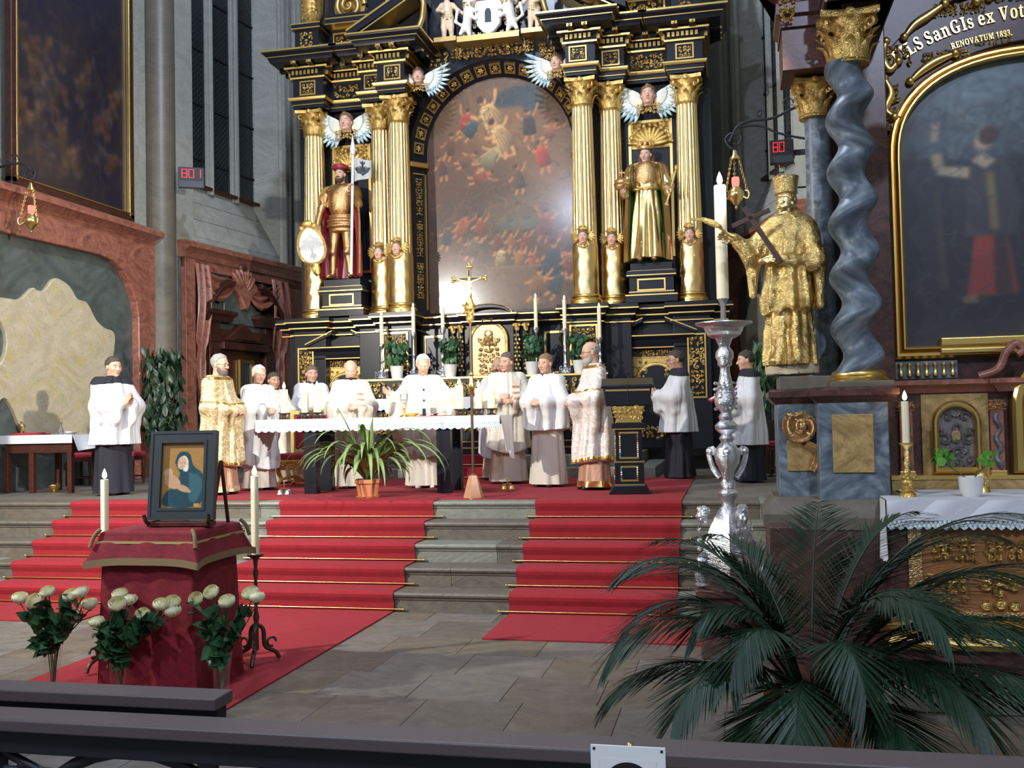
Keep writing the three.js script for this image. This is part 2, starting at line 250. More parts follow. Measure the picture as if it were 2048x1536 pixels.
// parametric grid: fn(u, v) -> [x, y, z]
function grid(nu, nv, fn, wrapU = false) {
  const pos = [], idx = [], uv = []; for (let j = 0; j <= nv; j++) for (let i = 0; i <= nu; i++) { pos.push(...fn(i / nu, j / nv)); uv.push(i / nu, j / nv); }
  for (let j = 0; j < nv; j++) for (let i = 0; i < nu; i++) { const a = j * (nu + 1) + i, c = a + nu + 1; idx.push(a, a + 1, c, a + 1, c + 1, c); }
  const g = new THREE.BufferGeometry(); g.setAttribute('position', new THREE.Float32BufferAttribute(pos, 3)); g.setAttribute('uv', new THREE.Float32BufferAttribute(uv, 2)); g.setIndex(idx); g.computeVertexNormals();
  if (wrapU) { const N = g.attributes.normal; for (let j = 0; j <= nv; j++) { const a = j * (nu + 1), c = a + nu; const n = V(N.getX(a) + N.getX(c), N.getY(a) + N.getY(c), N.getZ(a) + N.getZ(c)).normalize(); N.setXYZ(a, n.x, n.y, n.z); N.setXYZ(c, n.x, n.y, n.z); } }
  return g;
}
// carved gilt ornament filling w x h: scrolls, leaves and beads (centre at origin, rising in +z)
function carving(w, h, seed, d = 0.04) {
  const o = b(), keep = seedV; reseed(seed * 977 + 13); let u = clamp(Math.min(w, h) * 0.36, 0.03, 0.085); u = Math.max(u, Math.sqrt(w * h / 64));
  const nx = Math.max(1, Math.round(w / u)), ny = Math.max(1, Math.round(h / u)), cw = w / nx, chh = h / ny, r0 = Math.min(cw, chh) * 0.5; d = Math.min(d, r0 * 1.3);
  for (let j = 0; j < ny; j++) for (let i = 0; i < Math.ceil(nx / 2); i++) {
    const k = rnd(), a = rnd() * 6.28, jx = rr(-0.15, 0.15) * cw, jy = rr(-0.15, 0.15) * chh, r = r0 * rr(1.05, 1.3), mid = nx % 2 === 1 && i === (nx - 1) / 2, y = -h / 2 + (j + 0.5) * chh + jy;
    for (const s of mid ? [1] : [1, -1]) { const cx = mid ? 0 : s * (w / 2 - (i + 0.5) * cw - jx);
      if (k < 0.5) { const pts = []; for (let t = 0; t < 7; t++) { const q = a + t * 0.95, R = r * (1.05 - t * 0.13); pts.push([cx + s * R * Math.cos(q), y + R * Math.sin(q), d * (0.35 + 0.08 * t)]); } o.tube(pts, r * 0.26, 11, 5, false, (t) => 1.15 - 0.5 * t).sph([cx, y, d * 0.7], r * 0.34, 6); }
      else if (k < 0.88) { for (let t = -1; t <= 1; t++) { const q = a + t * 0.85; o.sph([cx + s * r * 0.5 * Math.cos(q), y + r * 0.5 * Math.sin(q), d * 0.45], [r * 0.62, r * 0.26, d * 0.6], 6, [0, 0, s > 0 ? q : PI - q]); } }
      else o.sph([cx, y, d * 0.45], [r * 0.72, r * 0.72, d * 0.8], 8).sph([cx, y, d], [r * 0.3, r * 0.3, d * 0.5], 6); } }
  seedV = keep; return o;
}
// a rectangular frame of mitred bars in the xy plane
function frameB(w, h, t, d, o = b()) { o.mouldXY = 1; const p = [[-w / 2, -h / 2], [w / 2, -h / 2], [w / 2, h / 2], [-w / 2, h / 2]], q = [[-w / 2 + t, -h / 2 + t], [-w / 2 + t, h / 2 - t], [w / 2 - t, h / 2 - t], [w / 2 - t, -h / 2 + t]]; return o.prism(p, d, null, null, 0, [q]); }
// ================================================================ SETTING
const PY = 0.94;                                   // sanctuary platform
const stepZ = (k) => -(9.18 + 0.3375 * (k - 1)), RISE = 0.188;
{ // nave floor with separate slabs where they can be told apart
  const fl = structG('floor');
  part('floor_bed', b().box(-14, 9, -0.3, -0.008, 12, -9.6), M.mortar, fl);
  part('paving', b().box(-14, -5.86, -0.2, 0, 12, -9.18).box(1.84, 9, -0.2, 0, 12, -9.18).box(-5.86, 1.84, -0.2, 0, 12, -2.15), M.floor, fl);
  reseed(5); const ms = [M.floor, M.floorB, M.floorC];
  const zs = []; for (let k = 0; k < 13; k++) zs.push(-2.15 - k * 0.6 + (k && k < 12 ? rr(-0.04, 0.04) : 0)); zs[12] = -9.18;
  for (let j = 0; j < 12; j++) { let x = -5.86; const off = (j % 2) * 0.2; while (x < 1.83) { let w = 0.64; if (x === -5.86) w = 0.64 - off * 0.8; if (x + w > 1.5) w = 1.84 - x; const g = b().box(x + 0.002, x + w - 0.002, -0.05, rr(-0.001, 0.001), zs[j] - 0.002, zs[j + 1] + 0.002, 0.002); part('slab', g, ms[(rnd() * 3) | 0], fl); x += w; } }
}
{ // five broad steps, each of several stones with a rounded nosing
  const st = structG('stairs'); reseed(9);
  for (let k = 1; k <= 5; k++) {
    const z0 = stepZ(k), y0 = RISE * (k - 1), y1 = RISE * k, pr = [[-z0 + 0.36 + 0.05, y0 - 0.02], [-z0, y0 - 0.02], [-z0, y1 - 0.075], [-z0 - 0.012, y1 - 0.07], [-z0 - 0.014, y1 - 0.055], [-z0 - 0.034, y1 - 0.04], [-z0 - 0.04, y1 - 0.022], [-z0 - 0.034, y1 - 0.006], [-z0 - 0.02, y1], [-z0 + 0.36 + 0.05, y1]];
    let x = -10.0; let i = 0; while (x < 1.39) { let w = rr(1.7, 2.4); if (k === 3 && i === 0) w = 1.3; if (x + w > 0.7) w = 1.4 - x; part('step_stone', b().prism(pr, w - 0.004, [x, 0, 0], [0, PI / 2, 0]), [M.step, M.floorB][(rnd() * 2) | 0], st); x += w; i++; }
  }
  part('step_core', b().box(-10, 1.4, -0.02, PY - 0.02, stepZ(5) - 0.3, stepZ(5) - 0.5), M.step, st);
}
{ // sanctuary floor and the two steps of the high altar
  const sf = structG('floor_sanctuary');
  part('paving', b().box(-10.9, 1.9, 0, PY, stepZ(5) - 0.4, -22), M.floor, sf);
  part('altar_step', b().box(-6.9, -1.1, PY, 1.10, -14.28, -20, 0.012), M.step, sf);
  part('altar_step', b().box(-6.6, -1.4, 1.10, 1.27, -14.63, -20, 0.012), M.step, sf);
}
// ---- carpets
function runner(name, label, x0, x1, zEnd, zIn) {
  const t = thing(name, label, 'carpet'), th = 0.012, out = [], inn = [];
  const push = (s, y, ns, ny) => { out.push([s + ns * th, y + ny * th]); inn.push([s + ns * 0.001, y + ny * 0.001]); };
  push(-zEnd, 0, 0, 1); push(9.18 - 0.012, 0, 0, 1);
  for (let k = 1; k <= 5; k++) {
    const s = -stepZ(k), y1 = RISE * k; if (k > 1) push(s - 0.014, y1 - RISE, 0, 1);
    push(s - 0.006, y1 - RISE + 0.012, -1, 0); push(s - 0.012, y1 - 0.1, -1, 0); push(s - 0.036, y1 - 0.05, -1, 0); push(s - 0.042, y1 - 0.02, -1, 0.1); push(s - 0.03, y1 - 0.003, -0.6, 0.8); push(s, y1, 0, 1);
  }
  push(-zIn, PY, 0, 1);
  const sh = [...out, ...inn.reverse()];
  part('carpet', b().prism(sh, x1 - x0, [x0, 0, 0], [0, PI / 2, 0]), M.carpet, t);
  for (let k = 1; k <= 5; k++) { const r = part('stair_rod', b().bar([x0 - 0.09, RISE * (k - 1) + 0.028, stepZ(k) + 0.03], [x1 + 0.09, RISE * (k - 1) + 0.028, stepZ(k) + 0.03], 0.0085, 8), M.brass, t); for (const xf of [x0 - 0.1, x1 + 0.1]) part('rod_finial', b().sph([xf, RISE * (k - 1) + 0.028, stepZ(k) + 0.03], 0.014, 8), M.brass, r); }
  return t;
}
runner('stair_carpet', 'red carpet runner down the steps behind the velvet stand, reaching under it', -5.06, -3.24, -5.25, -10.75);
runner('stair_carpet', 'red carpet runner on the steps below the lectern', -2.10, -0.55, -9.1, -10.75);
tag(part('floor_mat', b().box(-2.10, -0.12, 0.002, 0.012, -8.10, -9.1), M.carpet), 'red mat with square end on the floor below the lectern steps', 'carpet');
runner('stair_carpet', 'red carpet runner on the steps nearest the side table, partly behind the framed icon', -7.75, -6.1, -8.3, -10.75);
tag(part('floor_carpet', b().box(-6.9, -0.55, PY + 0.001, PY + 0.012, -10.76, -14.26), M.carpet), 'large red carpet under the clergy and white altar table', 'carpet');
{ const t = thing('altar_step_carpet', 'narrow red carpet on the two steps before the high altar', 'carpet');
  part('carpet', b().box(-4.75, -3.2, PY + 0.002, 1.10, -14.25, -14.275).box(-4.75, -3.2, 1.101, 1.112, -14.25, -14.60).box(-4.75, -3.2, 1.112, 1.27, -14.6, -14.625).box(-4.75, -3.2, 1.271, 1.282, -14.6, -14.98), M.carpet, t);
  for (const [y, z] of [[PY + 0.03, -14.235], [1.14, -14.585]]) part('stair_rod', b().bar([-4.85, y, z], [-3.1, y, z], 0.01), M.brass, t); }

// ---- outer shell: nave walls, arch wall, ceiling
struct('wall_nave_left', b().box(-14.4, -14, -0.3, 14, 12.4, -8.4), M.plaster);
struct('wall_nave_right', b().box(9, 9.4, -0.3, 14, 12.4, -8.4), M.plaster);
struct('wall_nave_rear', b().box(-14.4, 9.4, -0.3, 14, 12, 12.4), M.plaster);
struct('ceiling', b().box(-14.4, 9.4, 14, 14.4, 12.4, -22.4), M.plaster);
struct('wall_arch_left', b().box(-14.4, -9.4, -0.3, 14, -8.4, -9.2), M.plaster);
struct('wall_arch_right', b().box(0.98, 9.4, -0.3, 14, -8.12, -9.2), M.plaster);
struct('wall_chancel_right', b().box(1.45, 1.85, 0, 14, -9.2, -15.45), M.plaster);
struct('wall_apse_back', b().box(-10.4, 1.4, 0, 14, -21.6, -22), M.stone);

// ---- left chancel wall: marble wainscot, cream tablet, great painting above
const K = 1.053, KY = 1.85 * (1 - K);
{
  const g = structG('wall_chancel_left'); g.scale.setScalar(K); g.position.set(0, KY, 0);
  part('wall', b().box(-9.9, -9.56, -0.3, 13.4, -8.4, -15.2), M.plaster, g);
  part('wainscot', b().box(-9.56, -9.5, 0.8, 4.86, -8.7, -15.1), M.greenMarble, g);
  // red marble surround with a round-shouldered opening; drawn in (s = -z, y)
  const hole = [[9.2, 0.9], [9.2, 4.42]]; for (const q of [[13.0, 4.46], [13.45, 4.46], [13.75, 4.42], [14.02, 4.3], [14.2, 4.12], [14.36, 3.85], [14.42, 3.6], [14.43, 0.9]]) hole.push(q);
  part('marble_surround', b().prism([[8.8, 0.85], [15.05, 0.85], [15.05, 4.86], [8.8, 4.86]], 0.11, [-9.5, 0, 0], [0, PI / 2, 0], 0.012, [hole.reverse()]), M.redMarble, g);
  part('cornice', b().mould([[-9.5, -8.6], [-9.5, -15.12]], [[0, 4.82], [0.1, 4.82], [0.13, 4.87], [0.12, 4.9], [0.2, 4.96], [0.26, 4.98], [0.26, 5.05], [0.22, 5.09], [0, 5.11]]), M.redMarble, g);
  // cream tablet
  const c = (x, y) => { return [x, y]; };
  const pts = [[10.2, 3.55], [11.45, 3.58], [11.75, 3.6], [12.0, 3.78], [12.1, 3.76], [12.25, 3.78], [12.42, 3.95], [12.56, 3.98], [12.8, 3.9], [12.97, 3.74], [13.2, 3.7], [13.4, 3.48], [13.62, 3.36], [13.86, 3.3], [13.86, 3.05], [13.78, 2.78], [13.7, 2.5], [13.68, 2.2], [13.5, 1.95], [13.3, 1.78], [13.2, 1.6], [12.8, 1.55], [12.3, 1.52], [11.95, 1.66], [11.75, 1.85], [11.6, 2.1], [11.42, 2.24], [11.2, 2.0], [10.9, 1.7], [10.2, 1.6]];
  const oval = []; for (let i = 0; i < 20; i++) oval.push([11.05 + 0.44 * Math.cos(i * PI / 10), 2.98 + 0.42 * Math.sin(i * PI / 10)]);
  const tab = new THREE.Shape(new THREE.SplineCurve([...pts, pts[0]].map((q) => new THREE.Vector2(...q))).getPoints(150));
  part('marble_tablet', b().prism(tab, 0.045, [-9.5, 0, 0], [0, PI / 2, 0], 0.012, [oval]), M.cream, g);
}
// ---- the round pier between chancel and apse
{ const g = structG('pillar_left', [-9.93, 0, -15.95]);
  part('shaft', b().lathe([[0.001, PY], [0.42, PY], [0.42, PY + 0.3], [0.36, PY + 0.42], [0.33, PY + 0.5], [0.275, PY + 0.6], [0.275, 13.9], [0.001, 13.9]], [0, 0, 0], 40), M.stoneDark, g);
  part('wall_respond', b().box(-0.6, -0.12, 0, 13.9, -0.55, 0.45), M.plaster, g); }

// ---- angled apse walls; local x runs along the wall from A, local z is the inner face
function apseWall(name, A, turn, L, win, mirror, scale) {
  const g = structG(name, [A[0], scale ? KY : 0, A[1]], turn); if (scale) g.scale.setScalar(scale);
  const S = mirror ? (s) => -s : (s) => s;
  const bx = (o, s0, s1, y0, y1, z0, z1, bev) => o.box(Math.min(S(s0), S(s1)), Math.max(S(s0), S(s1)), y0, y1, z0, z1, bev);
  const { w0, w1, mull, y0, slope0 } = win;
  part('wall', bx(bx(bx(bx(b(), 0, w0 - 0.3, -0.2, 13.3, -0.7, 0), w1 + 0.42, L, -0.2, 13.3, -0.7, 0), w0 - 0.3, w1 + 0.42, -0.2, slope0, -0.7, 0), w0 - 0.3, w1 + 0.42, slope0, y0 - 0.1, -0.7, -0.42), M.stone, g);
  // splayed jambs
  const jamb = (sA, sB) => { const q = [[S(sA), 0], [S(sB), -0.34], [S(sB), -0.7], [S(sA), -0.7]]; return b().prism(q, 13.3 - y0 + 0.1, [0, y0 - 0.1, 0], [-PI / 2, 0, 0]).geo(); };
  for (const [a, c] of [[w0 - 0.3, w0], [w1 + 0.42, w1]]) { const q = [[S(a), 0.0], [S(c), 0.3], [S(c), 0.7], [S(a), 0.7]]; part('window_jamb', b().prism(q, 13.3 - slope0, [0, slope0, 0], [-PI / 2, 0, 0]), M.stone, g); }
  // sloping sill of dressed stones
  const rows = 3, cols = 5; reseed(mirror ? 31 : 32);
  for (let r = 0; r < rows; r++) { const ya = lerp(slope0, y0, r / rows), yb = lerp(slope0, y0, (r + 1) / rows), za = lerp(0.0, -0.36, r / rows), zb = lerp(0.0, -0.36, (r + 1) / rows); const inset = (q) => 0.3 * (1 - q); let s = w0 - 0.3 + 0.1; const e = w1 + 0.4; const n = cols - (r % 2); for (let i = 0; i < n; i++) { const sa = lerp(s, e, i / n), sb = lerp(s, e, (i + 1) / n); const q = [[-za, ya + 0.004], [-zb, yb - 0.004], [0.45, yb - 0.004], [0.45, ya + 0.004]]; part('sill_stone', b().prism(q, (sb - sa) - 0.008, [Math.min(S(sa), S(sb)) + 0.004, 0, 0], [0, PI / 2, 0]), M.stone, g); } }
  part('sill_board', bx(b(), w0 - 0.05, w1 + 0.12, y0 - 0.03, y0 + 0.03, -0.36, -0.24), M.darkWood, g);
  for (const [a, c] of mull) { const o = b(); bx(o, a + 0.06, c - 0.06, y0, 13.3, -0.45, -0.31); for (const f of [0.3, 0.5, 0.7]) o.cyl(S(lerp(a, c, f)), y0 - 0.1, 13.3, -0.31 + (f === 0.5 ? 0.03 : 0), f === 0.5 ? 0.045 : 0.03, f === 0.5 ? 0.045 : 0.03, 12); part('mullion', o, M.stone, g); }
  // leaded lights between the mullions
  const edges = [w0, ...mull.flat(), w1];
  for (let i = 0; i < edges.length; i += 2) { const a = edges[i], c = edges[i + 1], wn = part('glazing', bx(b(), a - 0.06, c + 0.06, y0, 13.3, -0.36, -0.34), M.windowGlass, g); const o = b(); for (let y = y0 + 0.5; y < 12; y += 1.05) bx(o, a, c, y, y + 0.035, -0.34, -0.31); part('saddle_bar', o, M.iron, wn); const l = b(); reseed(77 + i); const ww = c - a; for (let y = y0 - ww; y < 10.2; y += 0.11) { for (const sgn of [1, -1]) { let x0 = a, yy0 = y, x1 = c, yy1 = y + ww; if (sgn < 0) { yy0 = y + ww; yy1 = y; } if (Math.min(yy0, yy1) < y0) continue; l.bar([S(x0), yy0, -0.337], [S(x1), yy1, -0.337], 0.006, 4); } } stuff(part('lead_came', l, M.lead, wn)); }
  // marble dado with cornice
  const pth = [[S(0.3), 0.06], [S(L - 0.05), 0.06]]; if (mirror) pth.reverse();
  part('cornice', b().mould(pth, [[-0.05, 4.8], [0.1, 4.8], [0.13, 4.87], [0.12, 4.9], [0.18, 4.96], [0.22, 4.98], [0.22, 5.05], [0.18, 5.09], [-0.05, 5.11]]), M.redMarble, g);
  return { g, S, bx };
}
{ // left apse bay with the curtained doorway
  const { g, S, bx } = apseWall('wall_apse_left', [-9.55 * K, -15.5 * K], 1.4382, 5.2, { w0: 1.06, w1: 3.12, mull: [[1.50, 1.85], [2.27, 2.67]], y0: 6.3, slope0: 5.25 }, false, K);
  part('shaft_cluster', b().cyl(3.6, 5.1, 13.3, 0.05, 0.09).cyl(3.85, 5.1, 13.3, 0.02, 0.06).cyl(4.15, 5.1, 13.3, 0.08, 0.13).cyl(4.5, 5.1, 13.3, 0.05, 0.08), M.stone, g);
  part('dado', bx(b(), 0.3, 5.15, 0.7, 4.82, 0, 0.03), M.greenMarble, g);
  part('pilaster', bx(b(), 0.35, 0.62, 0.7, 4.82, 0.03, 0.14, 0.01), M.redMarble, g);
  part('pilaster', bx(b(), 3.55, 5.1, 0.7, 4.82, 0.03, 0.12, 0.01), M.redMarble, g);
  part('frieze', bx(b(), 0.35, 5.1, 4.62, 4.82, 0.03, 0.12, 0.01), M.redMarble, g);
  // carved drapery: two hanging curtains and two swags meeting at a shell
  const hang = (sc, w0) => grid(28, 40, (u, v) => { const y = lerp(4.72, 1.2, v), w = w0 * (1 + 0.35 * Math.sin(v * 5 + 0.4) * (1 - v * 0.3)) * (v > 0.42 && v < 0.5 ? 0.72 : 1), ph = u * 5.2 * PI + v * 2; return [sc + (u - 0.5) * w, y, 0.16 + 0.05 * Math.sin(ph) + 0.06 * Math.sin(v * 9)]; });
  part('carved_curtain', hang(0.78, 0.34), M.redMarble, g); part('carved_curtain', hang(3.28, 0.52), M.redMarble, g);
  const swag = (a, c, drop, ya, yb) => grid(40, 18, (u, v) => { const s = lerp(a, c, u), sag = Math.sin(PI * Math.pow(u, 0.8)); const y = lerp(ya, yb, u) - sag * drop * (0.35 + 0.65 * v) - v * 0.22 * (0.5 + 0.5 * sag); return [s, y, 0.14 + 0.045 * Math.sin(v * 5 * PI + u * 2) + 0.1 * sag * v]; });
  part('carved_swag', swag(0.7, 1.85, 0.4, 4.78, 4.6), M.redMarble, g); part('carved_swag', swag(2.1, 3.4, 0.32, 4.5, 4.72), M.redMarble, g);
  const sh = b(); for (let i = -3; i <= 3; i++) sh.sph([1.98 + i * 0.075, 4.56 + 0.1 * Math.cos(i * 0.5) - Math.abs(i) * 0.015, 0.2], [0.05, 0.2, 0.07], 10, [0, 0, -i * 0.22]); sh.prism([[1.62, 4.5], [1.72, 4.35], [1.85, 4.25], [2.0, 4.02], [2.1, 4.0], [2.22, 4.25], [2.4, 4.38], [2.42, 4.5], [2.2, 4.62], [1.8, 4.62]], 0.12, [0, 0, 0.08], null, 0.03); part('carved_shell', sh, M.redMarble, g);
  part('carved_shell_crest', b().sph([1.95, 4.8, 0.2], [0.13, 0.09, 0.08], 10).prism([[1.75, 4.68], [2.2, 4.68], [2.1, 4.6], [1.85, 4.6]], 0.2, [0, 0, 0.05]), M.brownMarble, g);
}
{ // wooden doorway
  const g = structG('door_1', [-9.55 * K, KY, -15.5 * K], 1.4382); g.scale.setScalar(K);
  const W = M.darkWood;
  part('door_frame', b().box(0.98, 1.3, 0.85, 3.75, 0.03, 0.16, 0.01).box(2.75, 3.1, 0.85, 3.75, 0.03, 0.16, 0.01).box(0.98, 3.1, 3.35, 3.6, 0.03, 0.18, 0.01), W, g);
  part('pediment_entablature', b().mould([[0.85, 0.03], [0.85, 0.2], [1.55, 0.2], [1.55, 0.05]].map((q) => q), [[0, 3.72], [0.03, 3.75], [0.05, 3.82], [0.1, 3.86], [0.1, 3.92], [0, 3.95]]).mould([[2.45, 0.05], [2.45, 0.2], [3.2, 0.2], [3.2, 0.05]], [[0, 3.72], [0.03, 3.75], [0.05, 3.82], [0.1, 3.86], [0.1, 3.92], [0, 3.95]]), W, g);
  const seg = (a, c, y0, y1, bow) => { const up = [], dn = []; for (let i = 0; i <= 10; i++) { const t = i / 10, s = lerp(a, c, t), y = lerp(y0, y1, t) + bow * Math.sin(t * PI); up.push([s, y + 0.1]); dn.push([s, y]); } return [...up, ...dn.reverse()]; };
  part('broken_pediment', b().prism(seg(0.85, 1.6, 3.93, 4.42, 0.1), 0.24, [0, 0, 0.05], null, 0.02), W, g); part('broken_pediment', b().prism(seg(3.2, 2.45, 3.93, 4.46, 0.1), 0.24, [0, 0, 0.05], null, 0.02), W, g);
  part('attic_panel', b().prism([[1.5, 3.72], [1.5, 4.1], [1.7, 4.35], [2.3, 4.35], [2.5, 4.1], [2.5, 3.72]], 0.06, [0, 0, 0.03], null, 0.01), M.greenMarble, g);
  part('inner_pediment', b().prism([[1.35, 3.38], [1.95, 3.74], [2.6, 3.38]], 0.16, [0, 0, 0.06], null, 0.02).prism([[1.6, 3.42], [1.95, 3.62], [2.33, 3.42]], 0.03, [0, 0, 0.23]), W, g);
  part('lintel', b().box(1.3, 2.75, 3.22, 3.36, 0.03, 0.24, 0.012), W, g);
  const lf = part('door_leaf', b().box(1.32, 2.73, 0.85, 3.22, 0.03, 0.09), W, g); for (const [y0, y1] of [[1.05, 1.9], [2.05, 3.05]]) for (const [s0, s1] of [[1.42, 1.95], [2.1, 2.63]]) part('door_panel', b().box(s0, s1, y0, y1, 0.09, 0.12, 0.015), W, lf);
}
{ // small gilt-framed picture on the doorway
  const p = [-9.55 * K, KY, -15.5 * K], t = thing('small_picture', 'small gilt framed picture hanging on the dark door behind the bearded priest', 'picture', p, 1.4382); t.scale.setScalar(K);
  const o = frameB(0.46, 0.66, 0.07, 0.05); const f = part('frame', o, M.gold, t); f.position.set(2.1, 2.72, 0.13); const c = part('canvas', b().box(-0.17, 0.17, -0.27, 0.27, 0, 0.02), std({ color: lin(0.03, 0.04, 0.05), roughness: 0.4 }), t); c.position.set(2.1, 2.72, 0.13); part('backing', b().box(1.9, 2.3, 2.42, 3.02, 0.09, 0.13), M.darkWood, t);
}
{ // right apse bay (mirrored)
  const { g, S, bx } = apseWall('wall_apse_right', [1.37, -15.5], 1.8682 - PI, 6.4, { w0: 1.3, w1: 3.3, mull: [[1.62, 1.88], [2.48 - 0.2, 2.48], [2.82, 3.0]], y0: 6.12, slope0: 5.2 }, true, 0);
  part('shaft_cluster', b().cyl(S(3.75), 5.1, 13.3, 0.05, 0.09).cyl(S(4.0), 5.1, 13.3, 0.02, 0.06).cyl(S(4.3), 5.1, 13.3, 0.08, 0.13).cyl(S(4.7), 5.1, 13.3, 0.05, 0.08), M.stone, g);
  part('dado', bx(b(), 0.3, 6.3, 0.9, 4.82, 0, 0.03), M.greenMarble, g);
  const hole = []; for (let i = 0; i <= 10; i++) { const a = PI * i / 10; hole.push([S(2.5 - 1.6 * Math.cos(a)), 3.7 + 0.75 * Math.pow(Math.sin(a), 0.7)]); } hole.push([S(4.1), 0.95], [S(0.9), 0.95]);
  part('marble_surround', b().prism([[S(0.4), 0.9], [S(4.7), 0.9], [S(4.7), 4.82], [S(0.4), 4.82]], 0.1, [0, 0, 0.03], null, 0, [hole]), M.redMarble, g);
  const tp = [[2.84, 3.95], [2.6, 3.8], [2.45, 3.55], [2.2, 3.42], [2.1, 3.0], [2.2, 2.5], [2.6, 2.2], [3.05, 2.0], [3.5, 2.3], [3.7, 2.8], [3.85, 3.35], [3.5, 3.5], [3.2, 3.85], [3.0, 3.97]];
  part('marble_tablet', b().prism(new THREE.Shape(new THREE.SplineCurve([...tp, tp[0]].map((q) => new THREE.Vector2(S(q[0]), q[1]))).getPoints(90)), 0.05, [0, 0, 0.03], null, 0.01), M.cream, g);
}
// ================================================================ FIGURES
const SKIN = [0.62, 0.36, 0.25];
// a head centred between the ears, face to +z, 0.235 high
function headF(o = {}) {
  const j = o.jaw ?? 1, hd = uni([ellip([0, 0.03, -0.012], [0.076, 0.086, 0.096]), ellip([0, -0.03, 0.018], [0.062 * j, 0.085, 0.068]), ellip([0, -0.085, 0.03], [0.043 * j, 0.032, 0.046]), ellip([0.034, -0.022, 0.05], [0.03, 0.028, 0.03]), ellip([-0.034, -0.022, 0.05], [0.03, 0.028, 0.03]), capsule([0, -0.05, -0.022], [0, -0.2, -0.03], 0.054, 0.06)], 0.03);
  const feat = [capsule([-0.036, 0.02, 0.076], [0.036, 0.02, 0.076], 0.011), capsule([0, 0.012, 0.083], [0, -0.028, 0.107], 0.008, 0.013), ellip([0.011, -0.031, 0.095], [0.009, 0.007, 0.01]), ellip([-0.011, -0.031, 0.095], [0.009, 0.007, 0.01]), ellip([0, -0.057, 0.083], [0.024, 0.006, 0.012]), ellip([0, -0.067, 0.081], [0.02, 0.006, 0.012]), ellip([0, -0.098, 0.068], [0.02, 0.016, 0.018]), ellip([0.08, -0.005, -0.008], [0.011, 0.03, 0.02]), ellip([-0.08, -0.005, -0.008], [0.011, 0.03, 0.02])];
  const eyes = [[0.031, 0.001, 0.072], [-0.031, 0.001, 0.072]];
  return (x, y, z) => { let d = hd(x, y, z); for (const f of feat) d = smin(d, f(x, y, z), 0.01); for (const e of eyes) { d = -smin(-d, len(x - e[0], (y - e[1]) * 1.25, z - 0.098) - 0.016, 0.012); d = Math.min(d, len(x - e[0], y - e[1], z - e[2]) - 0.0135); } return d; };
}
function headC(o) {
  const s = o.skin || SKIN, h = o.hair || [0.1, 0.07, 0.05];
  return (x, y, z) => {
    const ax = Math.abs(x); if (z > 0.06 && len(ax - 0.031, y - 0.001, z - 0.072) < 0.0148) return o.closed ? [s[0] * 0.85, s[1] * 0.8, s[2] * 0.8] : len(ax - 0.031, y - 0.001) < 0.0065 ? [0.03, 0.02, 0.015] : [0.62, 0.58, 0.53];
    if (z > 0.06 && len(x / 0.026, (y + 0.062) / 0.010) < 1) return [s[0] * 0.8, s[1] * 0.55, s[2] * 0.55];
    if (z > 0.055 && Math.abs(y - 0.029 + ax * 0.1) < 0.006 && ax > 0.012 && ax < 0.05) return mixc(h, s, 0.25);
    if (o.stubble && y < -0.035 && z > -0.01) return mixc(s, h, 0.3);
    const red = sst(0.03, 0.01, len(ax - 0.04, y + 0.03)) * 0.12; return [s[0] * (1 + red * 0.3), s[1] * (1 - red), s[2] * (1 - red)];
  };
}
function headGeo(o = {}, h = 0.006) { return nets(headF(o), [-0.11, -0.2, -0.13], [0.11, 0.14, 0.135], h, headC(o)); }
const HL = { f: [[-0.08, -0.02], [-0.03, 0.0], [0, 0.01], [0.03, 0.024], [0.058, 0.045], [0.072, 0.08], [0.09, 0.13]], r: [[-0.08, -0.02], [-0.03, 0.0], [0, 0.006], [0.03, 0.012], [0.06, 0.022], [0.085, 0.05], [0.11, 0.13]] };
function hairGeo(style, h = 0.006) {
  const cr = ellip([0, 0.034, -0.016], [0.086, 0.094, 0.106]), nz = (x, y, z) => 0.006 * noi.noise(x * 55, y * 40, z * 55) + 0.005 * noi.noise(x * 120, y * 35, z * 35);
  const f = (x, y, z) => {
    let d = cr(x, y, z) + nz(x, y, z);
    let L = -0.04; const tb = style === 'receding' ? HL.r : HL.f; for (let i = 0; i < tb.length - 1; i++) if (y >= tb[i][0]) L = lerp(tb[i][1], tb[i + 1][1], clamp((y - tb[i][0]) / (tb[i + 1][0] - tb[i][0])));
    d = Math.max(d, -0.078 - z * 0.2 - y, (z - L + 0.25 * Math.max(0, Math.abs(x) - 0.05)) * 0.7);
    if (style === 'balding') d = Math.max(d, y - 0.05 + z * 0.3);
    if (style === 'crop' || style === 'balding') d += 0.004;
    return d;
  };
  return nets(f, [-0.11, -0.11, -0.15], [0.11, 0.15, 0.12], h);
}
function beardGeo() { const f0 = uni([ellip([0, -0.09, 0.045], [0.055, 0.05, 0.055]), ellip([0.05, -0.05, 0.025], [0.022, 0.05, 0.03]), ellip([-0.05, -0.05, 0.025], [0.022, 0.05, 0.03])], 0.02), mo = ellip([0, -0.061, 0.088], [0.026, 0.009, 0.03]), mu = ellip([0, -0.046, 0.088], [0.034, 0.008, 0.014]); return nets((x, y, z) => Math.min(Math.max(f0(x, y, z) + 0.003 * noi.noise(x * 80, y * 80, z * 80), -mo(x, y, z)), mu(x, y, z)), [-0.09, -0.16, -0.04], [0.09, 0.02, 0.13], 0.006); }
